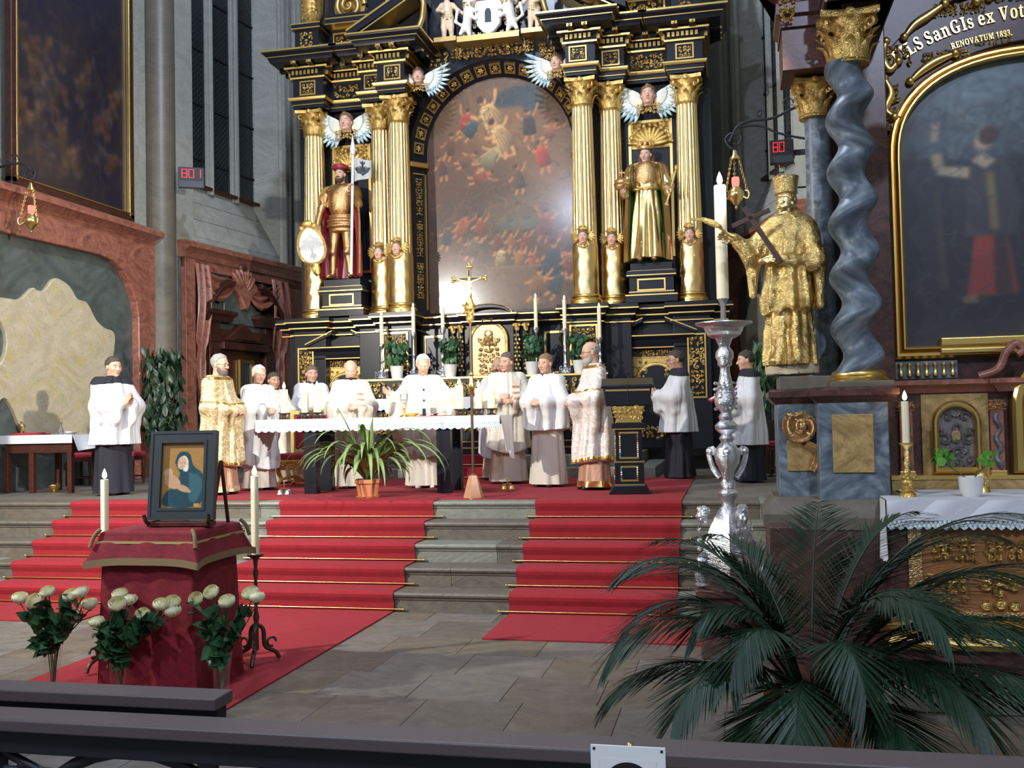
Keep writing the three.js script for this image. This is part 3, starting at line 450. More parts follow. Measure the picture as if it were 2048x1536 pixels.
// a hand: wrist at origin, fingers along +y, palm towards +z, thumb on +x
const handCache = {};
function handGeo(curl, left) {
  const key = curl + (left ? 'l' : 'r'); if (handCache[key]) return handCache[key].clone();
  const fs = [ellip([0, 0.048, 0], [0.041, 0.052, 0.017]), capsule([0, -0.05, -0.002], [0, 0.015, 0], 0.027, 0.028)], ln = [0.056, 0.07, 0.075, 0.066], fg = [];
  for (let i = 0; i < 4; i++) { let p = [-0.031 + i * 0.0205, 0.085 + (i === 0 ? -0.006 : 0), 0], a = curl * 0.7; const sp = (i - 1.5) * 0.05; for (let s = 0; s < 3; s++) { const L = ln[i] * [0.46, 0.31, 0.25][s], q = [p[0] + sp * L, p[1] + L * Math.cos(a), p[2] + L * Math.sin(a)]; fg.push(capsule(p, q, 0.0098 - s * 0.0008, 0.009 - s * 0.0008)); p = q; a += curl * 0.75; } }
  fg.push(capsule([0.028, 0.018, 0.006], [0.056, 0.052, 0.014 + curl * 0.02], 0.013, 0.011), capsule([0.056, 0.052, 0.014 + curl * 0.02], [0.06 - curl * 0.02, 0.088, 0.02 + curl * 0.03], 0.0105, 0.009));
  const palm = uni(fs, 0.02), f = (x, y, z) => { if (left) x = -x; let d = palm(x, y, z); for (const c of fg) d = smin(d, c(x, y, z), 0.007); return d; };
  return (handCache[key] = nets(f, [-0.085, -0.06, -0.04], [0.085, 0.19, 0.11], 0.0042, () => [1, 1, 1])).clone();
}
function handAt(geo, wrist, dir, palm, skin) {
  const y = V(...dir).normalize(), z = V(...palm); z.sub(y.clone().multiplyScalar(z.dot(y))).normalize(); const x = y.clone().cross(z);
  geo.applyMatrix4(new THREE.Matrix4().makeBasis(x, y, z).setPosition(...wrist)); const C = geo.attributes.color; for (let i = 0; i < C.count; i++) C.setXYZ(i, skin[0], skin[1], skin[2]); return geo;
}
// ring of cloth around an axis: r(y) ellipse with hanging folds
function skirtGeo(y0, y1, prof, n, amp, seed, nv = 30) {
  return grid(72, nv, (u, v) => { const y = lerp(y0, y1, v), a = u * 2 * PI, [rx, rz, cx = 0, cz = 0] = prof(v); const am = amp * (1 - v) + amp * 0.15, f = 1 + am * (Math.sin(n * a + seed + 0.8 * Math.sin(v * 3 + seed)) + 0.5 * Math.sin((n + 4) * a + seed * 2.3)); return [cx + rx * f * Math.sin(a), y, cz + rz * f * Math.cos(a)]; }, true);
}
// a patch of cloth lying on the front of an implicit robe
function patch(f, cx, w, y0, y1, off = 0.008, nu = 4, nv = 30) { return grid(nu, nv, (u, v) => { const y = lerp(y0, y1, v), x = cx(v) + (u - 0.5) * (typeof w === 'function' ? w(v) : w); let z = 0.75; for (let i = 0; i < 70; i++) { const d = f(x, y, z); if (d < 0.004) break; z -= Math.max(0.004, d * 0.7); if (z < -0.2) break; } return [x, y, z + off]; }); }
const POSE = {
  clasp: { el: [0.265, 1.13, 0.06], wr: [0.075, 1.12, 0.29] },
  low: { el: [0.265, 1.10, 0.05], wr: [0.07, 1.05, 0.30] },
  pray: { el: [0.25, 1.13, 0.10], wr: [0.035, 1.15, 0.33] },
  orans: { el: [0.34, 1.16, 0.10], wr: [0.50, 1.24, 0.26] },
  side: { el: [0.27, 1.12, 0.06], wr: [0.16, 1.10, 0.32] },
};
let personCount = 0;
function person(o) {
  const g = thing('person', o.label, 'person', [o.at[0], o.y ?? PY, o.at[1]], o.turn || 0); personCount++;
  const sc = (o.h || 1.75) / 1.75; g.scale.setScalar(sc);
  const P = POSE[o.pose || 'clasp'], seed = personCount * 1.37, skin = o.skin || SKIN, R = o.wide || 1;
  const eL = [-P.el[0] * R, P.el[1], P.el[2]], eR = [P.el[0] * R, P.el[1], P.el[2]], wL = o.wrL || [-P.wr[0], P.wr[1], P.wr[2]], wR = o.wrR || [...P.wr];
  const sL = [-0.17 * R, 1.40, -0.01], sR = [0.17 * R, 1.40, -0.01];
  // ---- body: head, neck, trunk, arms and hands in one mesh
  const hp = [0, 1.632, o.lean ?? 0.03], HS = 1.09, hr = [o.nod ?? 0.1, o.look ?? 0, o.tilt ?? 0], body = b();
  body.add(nets(uni([capsule([0, 1.05, 0], [0, 1.36, 0], 0.12, 0.11), capsule(sL, sR, 0.055), capsule(sL, eL, 0.048, 0.042), capsule(eL, wL, 0.042, 0.028), capsule(sR, eR, 0.048, 0.042), capsule(eR, wR, 0.042, 0.028), capsule([0, 1.38, -0.01], [0, 1.52, 0.005], 0.07, 0.055), capsule([-0.09, 0.1, 0], [-0.09, 0.95, 0], 0.05, 0.08), capsule([0.09, 0.1, 0], [0.09, 0.95, 0], 0.05, 0.08), capsule([-0.09, 0.95, 0], [0.09, 0.95, 0], 0.1)], 0.04), [-0.6, 0.03, -0.2], [0.6, 1.6, 0.5], 0.02, () => skin));
  body.add(headGeo(o), hp, hr, [HS, HS, HS]);
  const dirL = o.dirL || (o.pose === 'pray' ? [0.1, 0.75, 0.55] : o.pose === 'orans' ? [-0.7, 0.45, 0.5] : o.pose === 'side' ? [0.7, 0.1, 0.5] : [0.85, 0.0, 0.4]), dirR = o.dirR || [-dirL[0], dirL[1], dirL[2]];
  const pl = o.pose === 'pray' ? [1, 0, 0] : o.pose === 'orans' ? [0.5, 0.3, 0.8] : [0.1, -0.5, -0.9], cu = o.curl ?? (o.pose === 'pray' ? 0.1 : o.pose === 'orans' ? 0.25 : 0.75);
  body.add(handAt(handGeo(cu, false), wL, dirL, pl, skin)); body.add(handAt(handGeo(cu, true), wR, dirR, [-pl[0], pl[1], pl[2]], skin));
  part('body', body, M.skin, g);
  const hc = o.hair || [0.1, 0.07, 0.05], hm = std({ color: lin(...hc), roughness: 0.7 });
  if (o.style !== 'none') part('hair', b().add(hairGeo(o.style || 'full', 0.0055), hp, hr, [HS, HS, HS]), hm, g);
  if (o.beard) part('beard', b().add(beardGeo(), hp, hr, [HS, HS, HS]), std({ color: lin(...(o.beardC || hc)), roughness: 0.8 }), g);
  if (o.glasses) { const q = b(), m = mtx(hp, hr, [HS, HS, HS]); for (const s of [-1, 1]) q.add(new THREE.TorusGeometry(0.019, 0.0022, 6, 18), m.clone().multiply(mtx([s * 0.031, 0, 0.103], [0, s * 0.15, 0], [1.15, 0.85, 1]))); const br = b().bar([-0.012, 0.003, 0.107], [0.012, 0.003, 0.107], 0.002, 5).bar([0.052, 0.004, 0.1], [0.086, 0.004, 0.0], 0.002, 5).bar([-0.052, 0.004, 0.1], [-0.086, 0.004, 0.0], 0.002, 5).geo(); q.add(br, m); part('spectacles', q, M.iron, g); }
  // ---- outer robe
  const hem = o.hem ?? 0.42, rx0 = (o.rx ?? 0.29) * R, rz0 = o.rz ?? 0.25, drop = o.drop ?? 0.33, sl = o.sleeve ?? 0.085;
  const prims = [ellip([0, 1.2, 0.0], [0.215 * R, 0.34, 0.15]), capsule(sL, sR, 0.072), capsule([0, 1.42, -0.005], [0, 1.475, 0.0], 0.085, 0.07), capsule(sL, eL, sl * 0.95, sl), capsule(sR, eR, sl * 0.95, sl)];
  const mid = (a, c, t) => [lerp(a[0], c[0], t), lerp(a[1], c[1], t), lerp(a[2], c[2], t)];
  for (const [e, w] of [[eL, wL], [eR, wR]]) { const wi = mid(e, w, 0.86); prims.push(capsule(e, wi, sl, sl * 0.62)); prims.push(capsule(mid(e, w, 0.15), [e[0] * 0.98, e[1] - drop, e[2] * 0.8], sl * 0.9, sl * 0.55)); if (drop > 0.2) prims.push(capsule(wi, [wi[0] * 1.1, wi[1] - drop * 0.45, wi[2] * 0.88], sl * 0.55, sl * 0.35)); else prims.push(capsule(mid(e, w, 0.7), [lerp(e[0], w[0], 0.7), e[1] - drop * 0.9, lerp(e[2], w[2], 0.7)], sl * 0.75, sl * 0.6)); }
  const arms = uni(prims, 0.06);
  const hemAt = o.round ? (x) => hem + o.round * x * x : () => hem;
  const robe = (x, y, z) => {
    let d = arms(x, y, z);
    if (y < 1.5) { const t = clamp((1.3 - y) / (1.3 - hem)), rx = lerp(0.19 * R, rx0, Math.pow(t, 0.8)), rz = lerp(0.14, rz0, Math.pow(t, 0.8)); d = smin(d, (len(x / rx, (z - 0.02) / rz) - 1) * rz * 0.9 + 0.9 * Math.max(0, y - 1.2), 0.08); }
    const a = Math.atan2(x, z), low = sst(1.42, 0.75, y); const w1 = 1 - 2 * Math.abs(Math.sin(a * 3.5 + seed * 3 + y * 0.9 + 0.5 * Math.sin(y * 4))), w2 = 1 - 2 * Math.abs(Math.sin(a * 6 + seed - y * 1.8)); d += (0.006 + 0.02 * low) * (w1 + 0.55 * w2) + 0.016 * fbm(x * 6 + seed, y * 4, z * 6, 3);
    d = Math.max(d, hemAt(x) - y, y - 1.5); const nk = len(x, z - 0.012) - 0.074; if (y > 1.36) d = Math.max(d, -nk); return d;
  };
  const rgeo = nets(robe, [-0.72 * R, hem - 0.05, -0.42], [0.72 * R, 1.53, 0.55], o.res || 0.0135);
  part(o.robeName || 'chasuble', rgeo, o.robe || M.chasuble, g);
  if (o.trim) { part('hem_trim', nets((x, y, z) => Math.max(robe(x, y, z) - 0.006, Math.abs(y - hemAt(x) - 0.03) - 0.025), [-0.72 * R, hem - 0.05, -0.42], [0.72 * R, hem + 0.32, 0.55], 0.0135), o.trim, g); part('neck_trim', nets((x, y, z) => Math.max(robe(x, y, z) - 0.006, Math.abs(y - 1.455) - 0.022), [-0.25, 1.41, -0.25], [0.25, 1.5, 0.25], 0.01), o.trim, g); if (o.yoke) part('yoke_trim', nets((x, y, z) => Math.max(robe(x, y, z) - 0.005, Math.abs(y - o.yoke - 0.25 * x * x) - 0.014), [-0.6, o.yoke - 0.05, -0.42], [0.6, o.yoke + 0.2, 0.55], 0.0115), o.trim, g); }
  if (o.stole) { part('stole', patch(robe, (v) => o.stole[0] + 0.02 * v, 0.105, 1.0, 1.40, 0.007), o.stoleMat || M.albCream, g); for (const yy of [1.12, 1.2, 1.28]) part('stole_band', patch(robe, () => o.stole[0] + 0.008, 0.1, yy, yy + 0.028, 0.011, 4, 4), M.pinkCloth, g); }
  if (o.pallium) { part('pallium', patch(robe, () => 0, 0.05, 0.92, 1.42, 0.008), M.linen, g); for (const yy of [1.28, 1.14]) part('pallium_cross', patch(robe, () => 0, 0.022, yy, yy + 0.03, 0.012, 2, 3), M.cassock, g); part('pallium_end', patch(robe, () => 0, 0.04, 0.92, 1.05, 0.012, 2, 8), M.cassock, g); }
  if (o.collar) part('collar', nets((x, y, z) => Math.max(Math.abs(len(x, z - 0.01) - 0.072) - 0.01, Math.abs(y - 1.485) - 0.035), [-0.1, 1.43, -0.1], [0.1, 1.54, 0.11], 0.007), M.cassock, g);
  if (o.capeC) part('shoulder_collar', nets((x, y, z) => Math.max(robe(x, y, z) - 0.008, 1.425 - y - 0.1 * Math.abs(x)), [-0.3, 1.38, -0.25], [0.3, 1.53, 0.25], 0.01), M.cassock, g);
  // ---- under robe and shoes
  const uh = hem + 0.35; part(o.underName || 'alb', skirtGeo(o.underHem ?? 0.05, uh, (v) => [lerp(0.255 * R, 0.2, v), lerp(0.2, 0.15, v), 0, 0.01], 8, 0.06, seed), o.under || M.alb, g);
  if (o.underTrim) part('alb_trim', skirtGeo((o.underHem ?? 0.05), (o.underHem ?? 0.05) + 0.07, (v) => [0.262 * R, 0.207, 0, 0.01], 8, 0.06, seed, 3), o.underTrim, g);
  for (const s of [-1, 1]) part('shoe', nets(uni([ellip([s * 0.085, 0.04, 0.02], [0.045, 0.04, 0.09]), ellip([s * 0.09, 0.032, 0.12], [0.045, 0.032, 0.085])], 0.03), [s * 0.085 - 0.07, -0.01, -0.1], [s * 0.085 + 0.07, 0.1, 0.23], 0.01), o.shoe || M.shoe, g);
  return g;
}
const trunk = (segs, c) => nets(uni(segs.map(([p, q]) => capsule(p, q, 0.035, 0.03)), 0.02), [-0.55, 0.75, -0.15], [0.5, 1.6, 0.4], 0.016, () => c);
// ---- cherub heads and wings
const cherubHead = (() => { const f0 = headF({ jaw: 1.12 }), hr = uni([ellip([0, 0.05, -0.02], [0.088, 0.085, 0.1]), ellip([0.06, 0.0, -0.02], [0.035, 0.05, 0.05]), ellip([-0.06, 0.0, -0.02], [0.035, 0.05, 0.05]), ellip([0, 0.105, 0.045], [0.035, 0.03, 0.04])], 0.02), hair = (x, y, z) => Math.max(hr(x, y, z) + 0.016 * noi.noise(x * 38, y * 38, z * 38), z - 0.055 - (y - 0.05) * 0.9); const hc = headC({ skin: [0.70, 0.42, 0.30] }); return nets((x, y, z) => Math.min(f0(x, y, z), hair(x, y, z)), [-0.13, -0.14, -0.15], [0.13, 0.17, 0.14], 0.009, (x, y, z) => hair(x, y, z) < f0(x, y, z) ? [0.20, 0.12, 0.06] : hc(x, y, z)); })();
function wingGeo(span, n, seed, up = 0.5) { // feathers fanning to +x
  const o = b(); reseed(seed);
  for (let row = 0; row < 3; row++) for (let i = 0; i < n; i++) { const t = i / (n - 1), a = lerp(up, up - 1.75, t), L = span * lerp(0.98, 0.6, t) * (1 - row * 0.3), g = new THREE.SphereGeometry(1, 8, 6); const c = row === 0 ? mixc([0.30, 0.46, 0.52], [0.62, 0.74, 0.74], rnd()) : row === 1 ? mixc([0.5, 0.64, 0.66], [0.85, 0.88, 0.84], rnd()) : mixc([0.62, 0.7, 0.66], [0.8, 0.72, 0.5], rnd()); clean(g); g.setAttribute('color', new THREE.BufferAttribute(new Float32Array(g.attributes.position.count * 3).map((_, k) => c[k % 3]), 3)); o.add(g, [L * 0.52 * Math.cos(a) + 0.02, L * 0.52 * Math.sin(a) - t * 0.06 * span, 0.012 + row * 0.014], [0, 0, a], [L * 0.5, span * 0.055, 0.016]); }
  return o.geo();
}
const wingBig = wingGeo(0.52, 10, 3), wingCol = (() => { const o = b(); for (let i = 0; i < 5; i++) { const a = 0.6 - i * 0.35; o.sph([0.07 + 0.07 * Math.cos(a), 0.02 + 0.07 * Math.sin(a), 0], [0.085, 0.022, 0.018], 7, [0, 0, a]); } return o.geo(); })();
function mirrorX(g) { const q = g.clone(); q.applyMatrix4(new THREE.Matrix4().makeScale(-1, 1, 1)); const ix = q.index.array; for (let i = 0; i < ix.length; i += 3) { const t = ix[i]; ix[i] = ix[i + 1]; ix[i + 1] = t; } return q; }
const wingBigM = mirrorX(wingBig), wingColM = mirrorX(wingCol);
function cherub(parent, p, s, turn = 0, one = 0) { const h = part('cherub_head', cherubHead, M.skin, parent, p, [0, turn, 0]); h.scale.setScalar(s); if (one >= 0) { const w = part('wing', wingBig, M.wingBlue, h, [0.06, 0.0, -0.07]); w.scale.setScalar(0.9 / 1); } if (one <= 0) part('wing', wingBigM, M.wingBlue, h, [-0.06, 0.0, -0.07]); part('ruff', carving(0.3, 0.13, 5, 0.04).geo(), M.goldCarved, h, [0, -0.17, 0.0]); return h; }
// ================================================================ HIGH ALTAR RETABLE (local origin on its axis, z = wall plane)
const soften = (x, r) => { const c = document.createElement('canvas'); c.width = x.canvas.width; c.height = x.canvas.height; c.getContext('2d').drawImage(x.canvas, 0, 0); x.filter = `blur(${r}px)`; x.drawImage(c, 0, 0); x.filter = 'none'; };
const paintBlobs = (x, W, H, list) => { for (const [cx, cy, rx, ry, rot, col, a = 1, soft = 0.5] of list) { x.save(); x.translate(cx * W, cy * H); x.rotate(rot); x.scale(rx * W, ry * H); const g = x.createRadialGradient(0, 0, 0, 0, 0, 1); g.addColorStop(0, `rgba(${col},${a})`); g.addColorStop(soft, `rgba(${col},${a})`); g.addColorStop(1, `rgba(${col},0)`); x.fillStyle = g; x.beginPath(); x.arc(0, 0, 1, 0, 7); x.fill(); x.restore(); } };
const strokes = (x, W, H, n, cols, len0, seed, region = [0, 0, 1, 1], al = 0.22) => { reseed(seed); x.lineCap = 'round'; for (let i = 0; i < n; i++) { const px = lerp(region[0], region[2], rnd()) * W, py = lerp(region[1], region[3], rnd()) * H, a = rnd() * 6.28, L = len0 * W * (0.4 + rnd()); x.strokeStyle = `rgba(${cols[(rnd() * cols.length) | 0]},${al})`; x.lineWidth = W * (0.003 + rnd() * 0.012); x.beginPath(); x.moveTo(px, py); x.quadraticCurveTo(px + L * Math.cos(a), py + L * Math.sin(a), px + L * Math.cos(a + 0.7) * 1.4, py + L * Math.sin(a + 0.7) * 1.4); x.stroke(); } };
// small painted figures: head, torso in a garment colour, limbs
function fig(x, W, H, cx, cy, s, lean, garment, skin = '196,150,110', arm = 0.8, arm2 = -0.6) {
  x.save(); x.translate(cx * W, cy * H); x.rotate(lean); x.scale(s * W, s * W); x.lineCap = 'round';
  x.strokeStyle = `rgb(${skin})`; x.lineWidth = 0.16; x.beginPath(); x.moveTo(0.2, -0.1); x.quadraticCurveTo(0.6, -0.15 - arm * 0.3, 0.75, -0.3 - arm * 0.6); x.stroke(); x.beginPath(); x.moveTo(-0.2, -0.1); x.quadraticCurveTo(-0.6, 0.1 - arm2 * 0.3, -0.7, -0.1 - arm2 * 0.6); x.stroke();
  x.lineWidth = 0.2; x.beginPath(); x.moveTo(0.1, 0.7); x.quadraticCurveTo(0.25, 1.0, 0.1, 1.35); x.stroke(); x.beginPath(); x.moveTo(-0.1, 0.7); x.quadraticCurveTo(-0.2, 1.0, -0.4, 1.25); x.stroke();
  const g = x.createLinearGradient(-0.5, -0.4, 0.5, 0.8); const c = garment.split(',').map(Number); g.addColorStop(0, `rgb(${c.map((v) => Math.min(255, v * 1.35) | 0)})`); g.addColorStop(0.55, `rgb(${garment})`); g.addColorStop(1, `rgb(${c.map((v) => (v * 0.5) | 0)})`); x.fillStyle = g; x.beginPath(); x.moveTo(-0.28, -0.3); x.quadraticCurveTo(0, -0.42, 0.3, -0.28); x.quadraticCurveTo(0.55, 0.4, 0.4, 0.9); x.quadraticCurveTo(0, 1.05, -0.45, 0.85); x.quadraticCurveTo(-0.4, 0.2, -0.28, -0.3); x.fill();
  x.strokeStyle = `rgba(${c.map((v) => (v * 0.55) | 0)},0.7)`; x.lineWidth = 0.05; for (let i = -2; i < 3; i++) { x.beginPath(); x.moveTo(i * 0.1, -0.1); x.quadraticCurveTo(i * 0.16 + 0.1, 0.4, i * 0.17, 0.85); x.stroke(); }
  x.fillStyle = `rgb(${skin})`; x.beginPath(); x.ellipse(0.02, -0.55, 0.17, 0.22, 0.2, 0, 7); x.fill(); x.fillStyle = 'rgb(70,45,30)'; x.beginPath(); x.ellipse(-0.03, -0.66, 0.18, 0.15, -0.3, 0, 7); x.fill(); x.restore();
}
const paintAltar = canvasTex(768, 1152, (x, W, H) => {
  x.fillStyle = 'rgb(80,64,48)'; x.fillRect(0, 0, W, H);
  paintBlobs(x, W, H, [[0.5, 0.2, 0.6, 0.3, 0, '150,122,86', 0.8, 0.2], [0.85, 0.4, 0.35, 0.3, 0, '152,126,92', 0.7, 0.2], [0.12, 0.4, 0.3, 0.25, 0, '100,72,58', 0.9, 0.2], [0.2, 0.6, 0.35, 0.12, 0, '78,66,66', 0.9, 0.3], [0.6, 0.56, 0.3, 0.09, -0.2, '112,106,104', 0.9, 0.2], [0.62, 0.63, 0.22, 0.05, 0, '96,128,138', 0.9, 0.2], [0.3, 0.85, 0.5, 0.2, 0, '94,88,100', 0.9, 0.3], [0.55, 0.93, 0.4, 0.12, 0, '100,84,72', 0.9, 0.4], [0.2, 0.78, 0.22, 0.1, 0.4, '128,96,104', 0.6, 0.2]]);
  strokes(x, W, H, 500, ['160,130,92', '120,92,72', '92,80,78', '140,108,80', '110,84,64'], 0.09, 17);
  paintBlobs(x, W, H, [[0.62, 0.09, 0.2, 0.05, -0.2, '38,62,88', 1, 0.6], [0.72, 0.12, 0.1, 0.05, 0.3, '44,74,104', 1, 0.5]]);
  const F = (...a) => fig(x, W, H, ...a);
  F(0.17, 0.27, 0.085, 0.2, '108,74,52', '188,140,100', 1, -0.8); F(0.1, 0.36, 0.08, -0.3, '96,66,50'); F(0.28, 0.17, 0.085, 0.3, '170,70,52', '200,156,116', 0.2, 1.4); F(0.33, 0.2, 0.09, 0.6, '62,92,124'); F(0.7, 0.2, 0.1, -0.1, '70,62,44', '196,150,110', 1.2, 0.8); F(0.86, 0.24, 0.08, 0.6, '170,120,84', '206,166,124'); F(0.78, 0.34, 0.1, -0.3, '186,74,54', '196,146,106', 0.4, 1); F(0.3, 0.34, 0.08, 1.0, '128,98,70'); F(0.4, 0.42, 0.085, 1.2, '150,88,60'); F(0.62, 0.43, 0.09, -0.2, '100,80,66');
  F(0.47, 0.33, 0.12, 0.9, '166,170,150', '196,160,120'); F(0.43, 0.15, 0.15, -0.5, '214,190,148', '220,184,146', 0.6, 0.2); F(0.5, 0.24, 0.13, -0.55, '206,184,150', '214,176,136', 0.2, 0.1);
  F(0.25, 0.62, 0.09, 0.4, '172,92,58', '170,120,84', 1, -0.5); F(0.36, 0.63, 0.085, 0, '140,72,52'); F(0.14, 0.66, 0.08, 0.2, '58,64,84'); F(0.32, 0.71, 0.09, 0.3, '104,104,100'); F(0.48, 0.7, 0.075, 0, '120,70,50'); F(0.57, 0.7, 0.07, -0.1, '150,108,70'); F(0.66, 0.7, 0.07, 0.1, '140,74,54'); F(0.8, 0.63, 0.1, 0.1, '120,66,46', '170,112,76', 0.4, 1.6); F(0.93, 0.7, 0.1, -0.1, '90,60,50'); F(0.5, 0.76, 0.075, 0.2, '196,186,160'); F(0.62, 0.77, 0.07, 0, '168,128,88'); F(0.7, 0.78, 0.07, -0.3, '176,100,70'); F(0.84, 0.78, 0.14, 0.1, '42,62,98', '180,130,92', -0.2, -0.6); F(0.95, 0.8, 0.09, 0, '134,68,54');
  x.fillStyle = 'rgb(112,92,76)'; x.fillRect(0.4 * W, 0.81 * H, 0.36 * W, 0.17 * H); x.fillStyle = 'rgb(128,108,88)'; x.fillRect(0.4 * W, 0.81 * H, 0.36 * W, 0.012 * H); x.strokeStyle = 'rgba(80,64,54,0.6)'; x.lineWidth = 3; x.strokeRect(0.44 * W, 0.845 * H, 0.2 * W, 0.12 * H);
  F(0.74, 0.88, 0.11, 0.2, '140,100,62', '196,150,100'); F(0.88, 0.88, 0.1, 0.5, '46,70,104');
  soften(x, 3); strokes(x, W, H, 1100, ['170,140,100', '90,64,50', '50,46,52', '130,86,62', '110,110,116', '150,86,60', '60,40,32'], 0.03, 23, [0, 0, 1, 1], 0.3); soften(x, 1.5); x.globalCompositeOperation = 'multiply'; x.fillStyle = 'rgb(226,196,152)'; x.fillRect(0, 0, W, H); x.globalCompositeOperation = 'source-over';
});
let capitalGeo;
const RT = thing('altarpiece_retable', 'black and gilded high altarpiece with fluted columns around an arched painting', 'altarpiece', [-3.95, 0, -17]);
{
  const Bk = M.black, G = M.gold, P = (n, o, m, par = RT, pos, rot) => part(n, o, m, par, pos, rot);
  // --- back boards and central board with the arched opening
  const arch = (r, cy, x0, y0) => { const q = [[-x0, y0]]; for (let i = 0; i <= 28; i++) { const a = PI - PI * i / 28; q.push([r * Math.cos(a), cy + r * Math.sin(a)]); } q.push([x0, y0]); return q; };
  P('central_board', b().prism([[-1.92, 3.6], [1.92, 3.6], [1.92, 8.5], [-1.92, 8.5]], 0.1, [0, 0, 0.04], null, 0, [arch(1.58, 6.58, 1.58, 3.62).reverse()]), Bk);
  for (const s of [-1, 1]) P('side_board', b().box(s * 1.9, s * 3.72, 3.6, 7.5, -0.05, 0.06), Bk);
  // canvas
  { const sh = new THREE.Shape(arch(1.36, 6.58, 1.36, 3.74).map((q) => new THREE.Vector2(...q))); const g = new THREE.ShapeGeometry(sh, 30), U = g.attributes.uv, Q = g.attributes.position; for (let i = 0; i < U.count; i++) U.setXY(i, (Q.getX(i) + 1.36) / 2.72, (Q.getY(i) - 3.74) / 4.2); g.userData.uvDone = 1; P('arched_painting', g, phy({ map: paintAltar, roughness: 0.5, clearcoat: 0.5, clearcoatRoughness: 0.17 }), RT, [0, 0, -0.15]); P('painting_backing', b().box(-1.6, 1.6, 3.62, 8.1, -0.25, -0.16), Bk); }
  // splayed reveal
  const rv = []; const ring = grid(40, 1, (u, v) => { const a = PI * (1 - u), r = lerp(1.59, 1.34, v); return [r * Math.cos(a), 6.58 + r * Math.sin(a), lerp(0.13, -0.145, v)]; });
  P('arch_reveal', ring, Bk);
  for (const s of [-1, 1]) { P('jamb', b().add(grid(1, 1, (u, v) => [s * lerp(1.59, 1.34, u), lerp(3.62, 6.58, v), lerp(0.13, -0.145, u)])), Bk);
    const j = new THREE.Group(); const ang = s * 0.833; // jamb ornament faces inward and forward
    const base = [s * 1.463, 0, 0.0], rot = [0, -s * (PI / 2 - 0.738), 0];
    for (let k = 0; k < 3; k++) P('jamb_carving', carving(0.13, 0.66, 40 + k, 0.022, 1.6).geo(), M.goldCarved, RT, [base[0], 4.32 + k * 0.76, base[2]], rot);
    P('jamb_fillet', b().box(-0.012, 0.012, 3.8, 6.25, -0.01, 0.02), G, RT, [s * 1.37, 0, -0.1], rot); P('jamb_fillet', b().box(-0.11, 0.12, 6.24, 6.262, -0.01, 0.015), G, RT, [base[0], 0, base[2]], rot);
    P('impost', b().box(-0.19, 0.19, 6.36, 6.46, -0.02, 0.06, 0.015), M.gold, RT, [base[0], 0, base[2]], rot); }
  // coffers round the arch: gilt square frame with a rosette
  const cof = frameB(0.2, 0.2, 0.026, 0.03).geo(), ros = (() => { const o = b(); for (let i = 0; i < 6; i++) o.sph([0.035 * Math.cos(i * 1.047), 0.035 * Math.sin(i * 1.047), 0.015], [0.03, 0.018, 0.018], 6, [0, 0, i * 1.047]); o.sph([0, 0, 0.026], 0.02, 7); for (const [sx, sy] of [[1, 1], [1, -1], [-1, 1], [-1, -1]]) o.sph([sx * 0.06, sy * 0.06, 0.008], [0.017, 0.017, 0.01], 5); return o.geo(); })();
  for (let i = 0; i < 17; i++) { const a = PI * (i + 0.5) / 17, rad = V(Math.cos(a), Math.sin(a), 0), t1 = V(-Math.sin(a), Math.cos(a), 0), t2 = rad.clone().multiplyScalar(0.67).add(V(0, 0, 0.742)), n = t1.clone().cross(t2).negate(); const x = t1.clone().negate(); const m = new THREE.Matrix4().makeBasis(x, t2, x.clone().cross(t2)).setPosition(1.465 * rad.x, 6.58 + 1.465 * rad.y, 0); const c = P('arch_coffer', cof, M.goldDull); c.applyMatrix4(m); const rp = P('rosette', ros, M.goldCarved, c); }
  for (let i = 0; i < 2; i++) { const s = i ? 1 : -1; }
  // --- columns
  const flute = (() => { // fluted shaft with a smooth carved lower drum, one geometry for all
    return grid(160, 60, (u, v) => { const y = lerp(0.17, 3.3, v), a = u * 2 * PI, low = y < 1.02; let r = lerp(0.212, 0.172, Math.pow(v, 1.4)); if (low) r += 0.008 + 0.003 * Math.sin(a * 8) * Math.sin(y * 22); else r *= 1 - 0.085 * Math.pow(Math.abs(Math.sin(a * 10)), 0.7); return [r * Math.sin(a), y, r * Math.cos(a)]; }, true); })();
  const colBase = b().lathe([[0.001, 0], [0.27, 0], [0.27, 0.04], [0.275, 0.06], [0.262, 0.085], [0.235, 0.1], [0.235, 0.115], [0.25, 0.13], [0.245, 0.155], [0.215, 0.175], [0.001, 0.176]]).geo();
  const capital = capitalGeo = (() => { const o = b(); o.lathe([[0.001, 0], [0.185, 0], [0.195, 0.015], [0.18, 0.03], [0.165, 0.05], [0.165, 0.2], [0.19, 0.32], [0.23, 0.4], [0.001, 0.4]], [0, 0, 0], 24);
    const leaf = (h, w, out) => grid(4, 8, (u, v) => { const x = (u - 0.5) * w * (1 - Math.pow(v, 3) * 0.75) * (1 + 0.18 * Math.sin(v * 18)), bow = out * Math.pow(v, 2.2); return [x, h * (v - 0.12 * Math.pow(v, 6)), bow + 0.02 * Math.cos((u - 0.5) * 3) + (v > 0.85 ? 0.02 : 0)]; });
    for (let i = 0; i < 8; i++) o.add(leaf(0.2, 0.13, 0.075), mtx([0.17 * Math.sin(i * PI / 4), 0.03, 0.17 * Math.cos(i * PI / 4)], [0, i * PI / 4, 0])); for (let i = 0; i < 8; i++) o.add(leaf(0.3, 0.12, 0.1), mtx([0.16 * Math.sin((i + 0.5) * PI / 4), 0.05, 0.16 * Math.cos((i + 0.5) * PI / 4)], [0, (i + 0.5) * PI / 4, 0]));
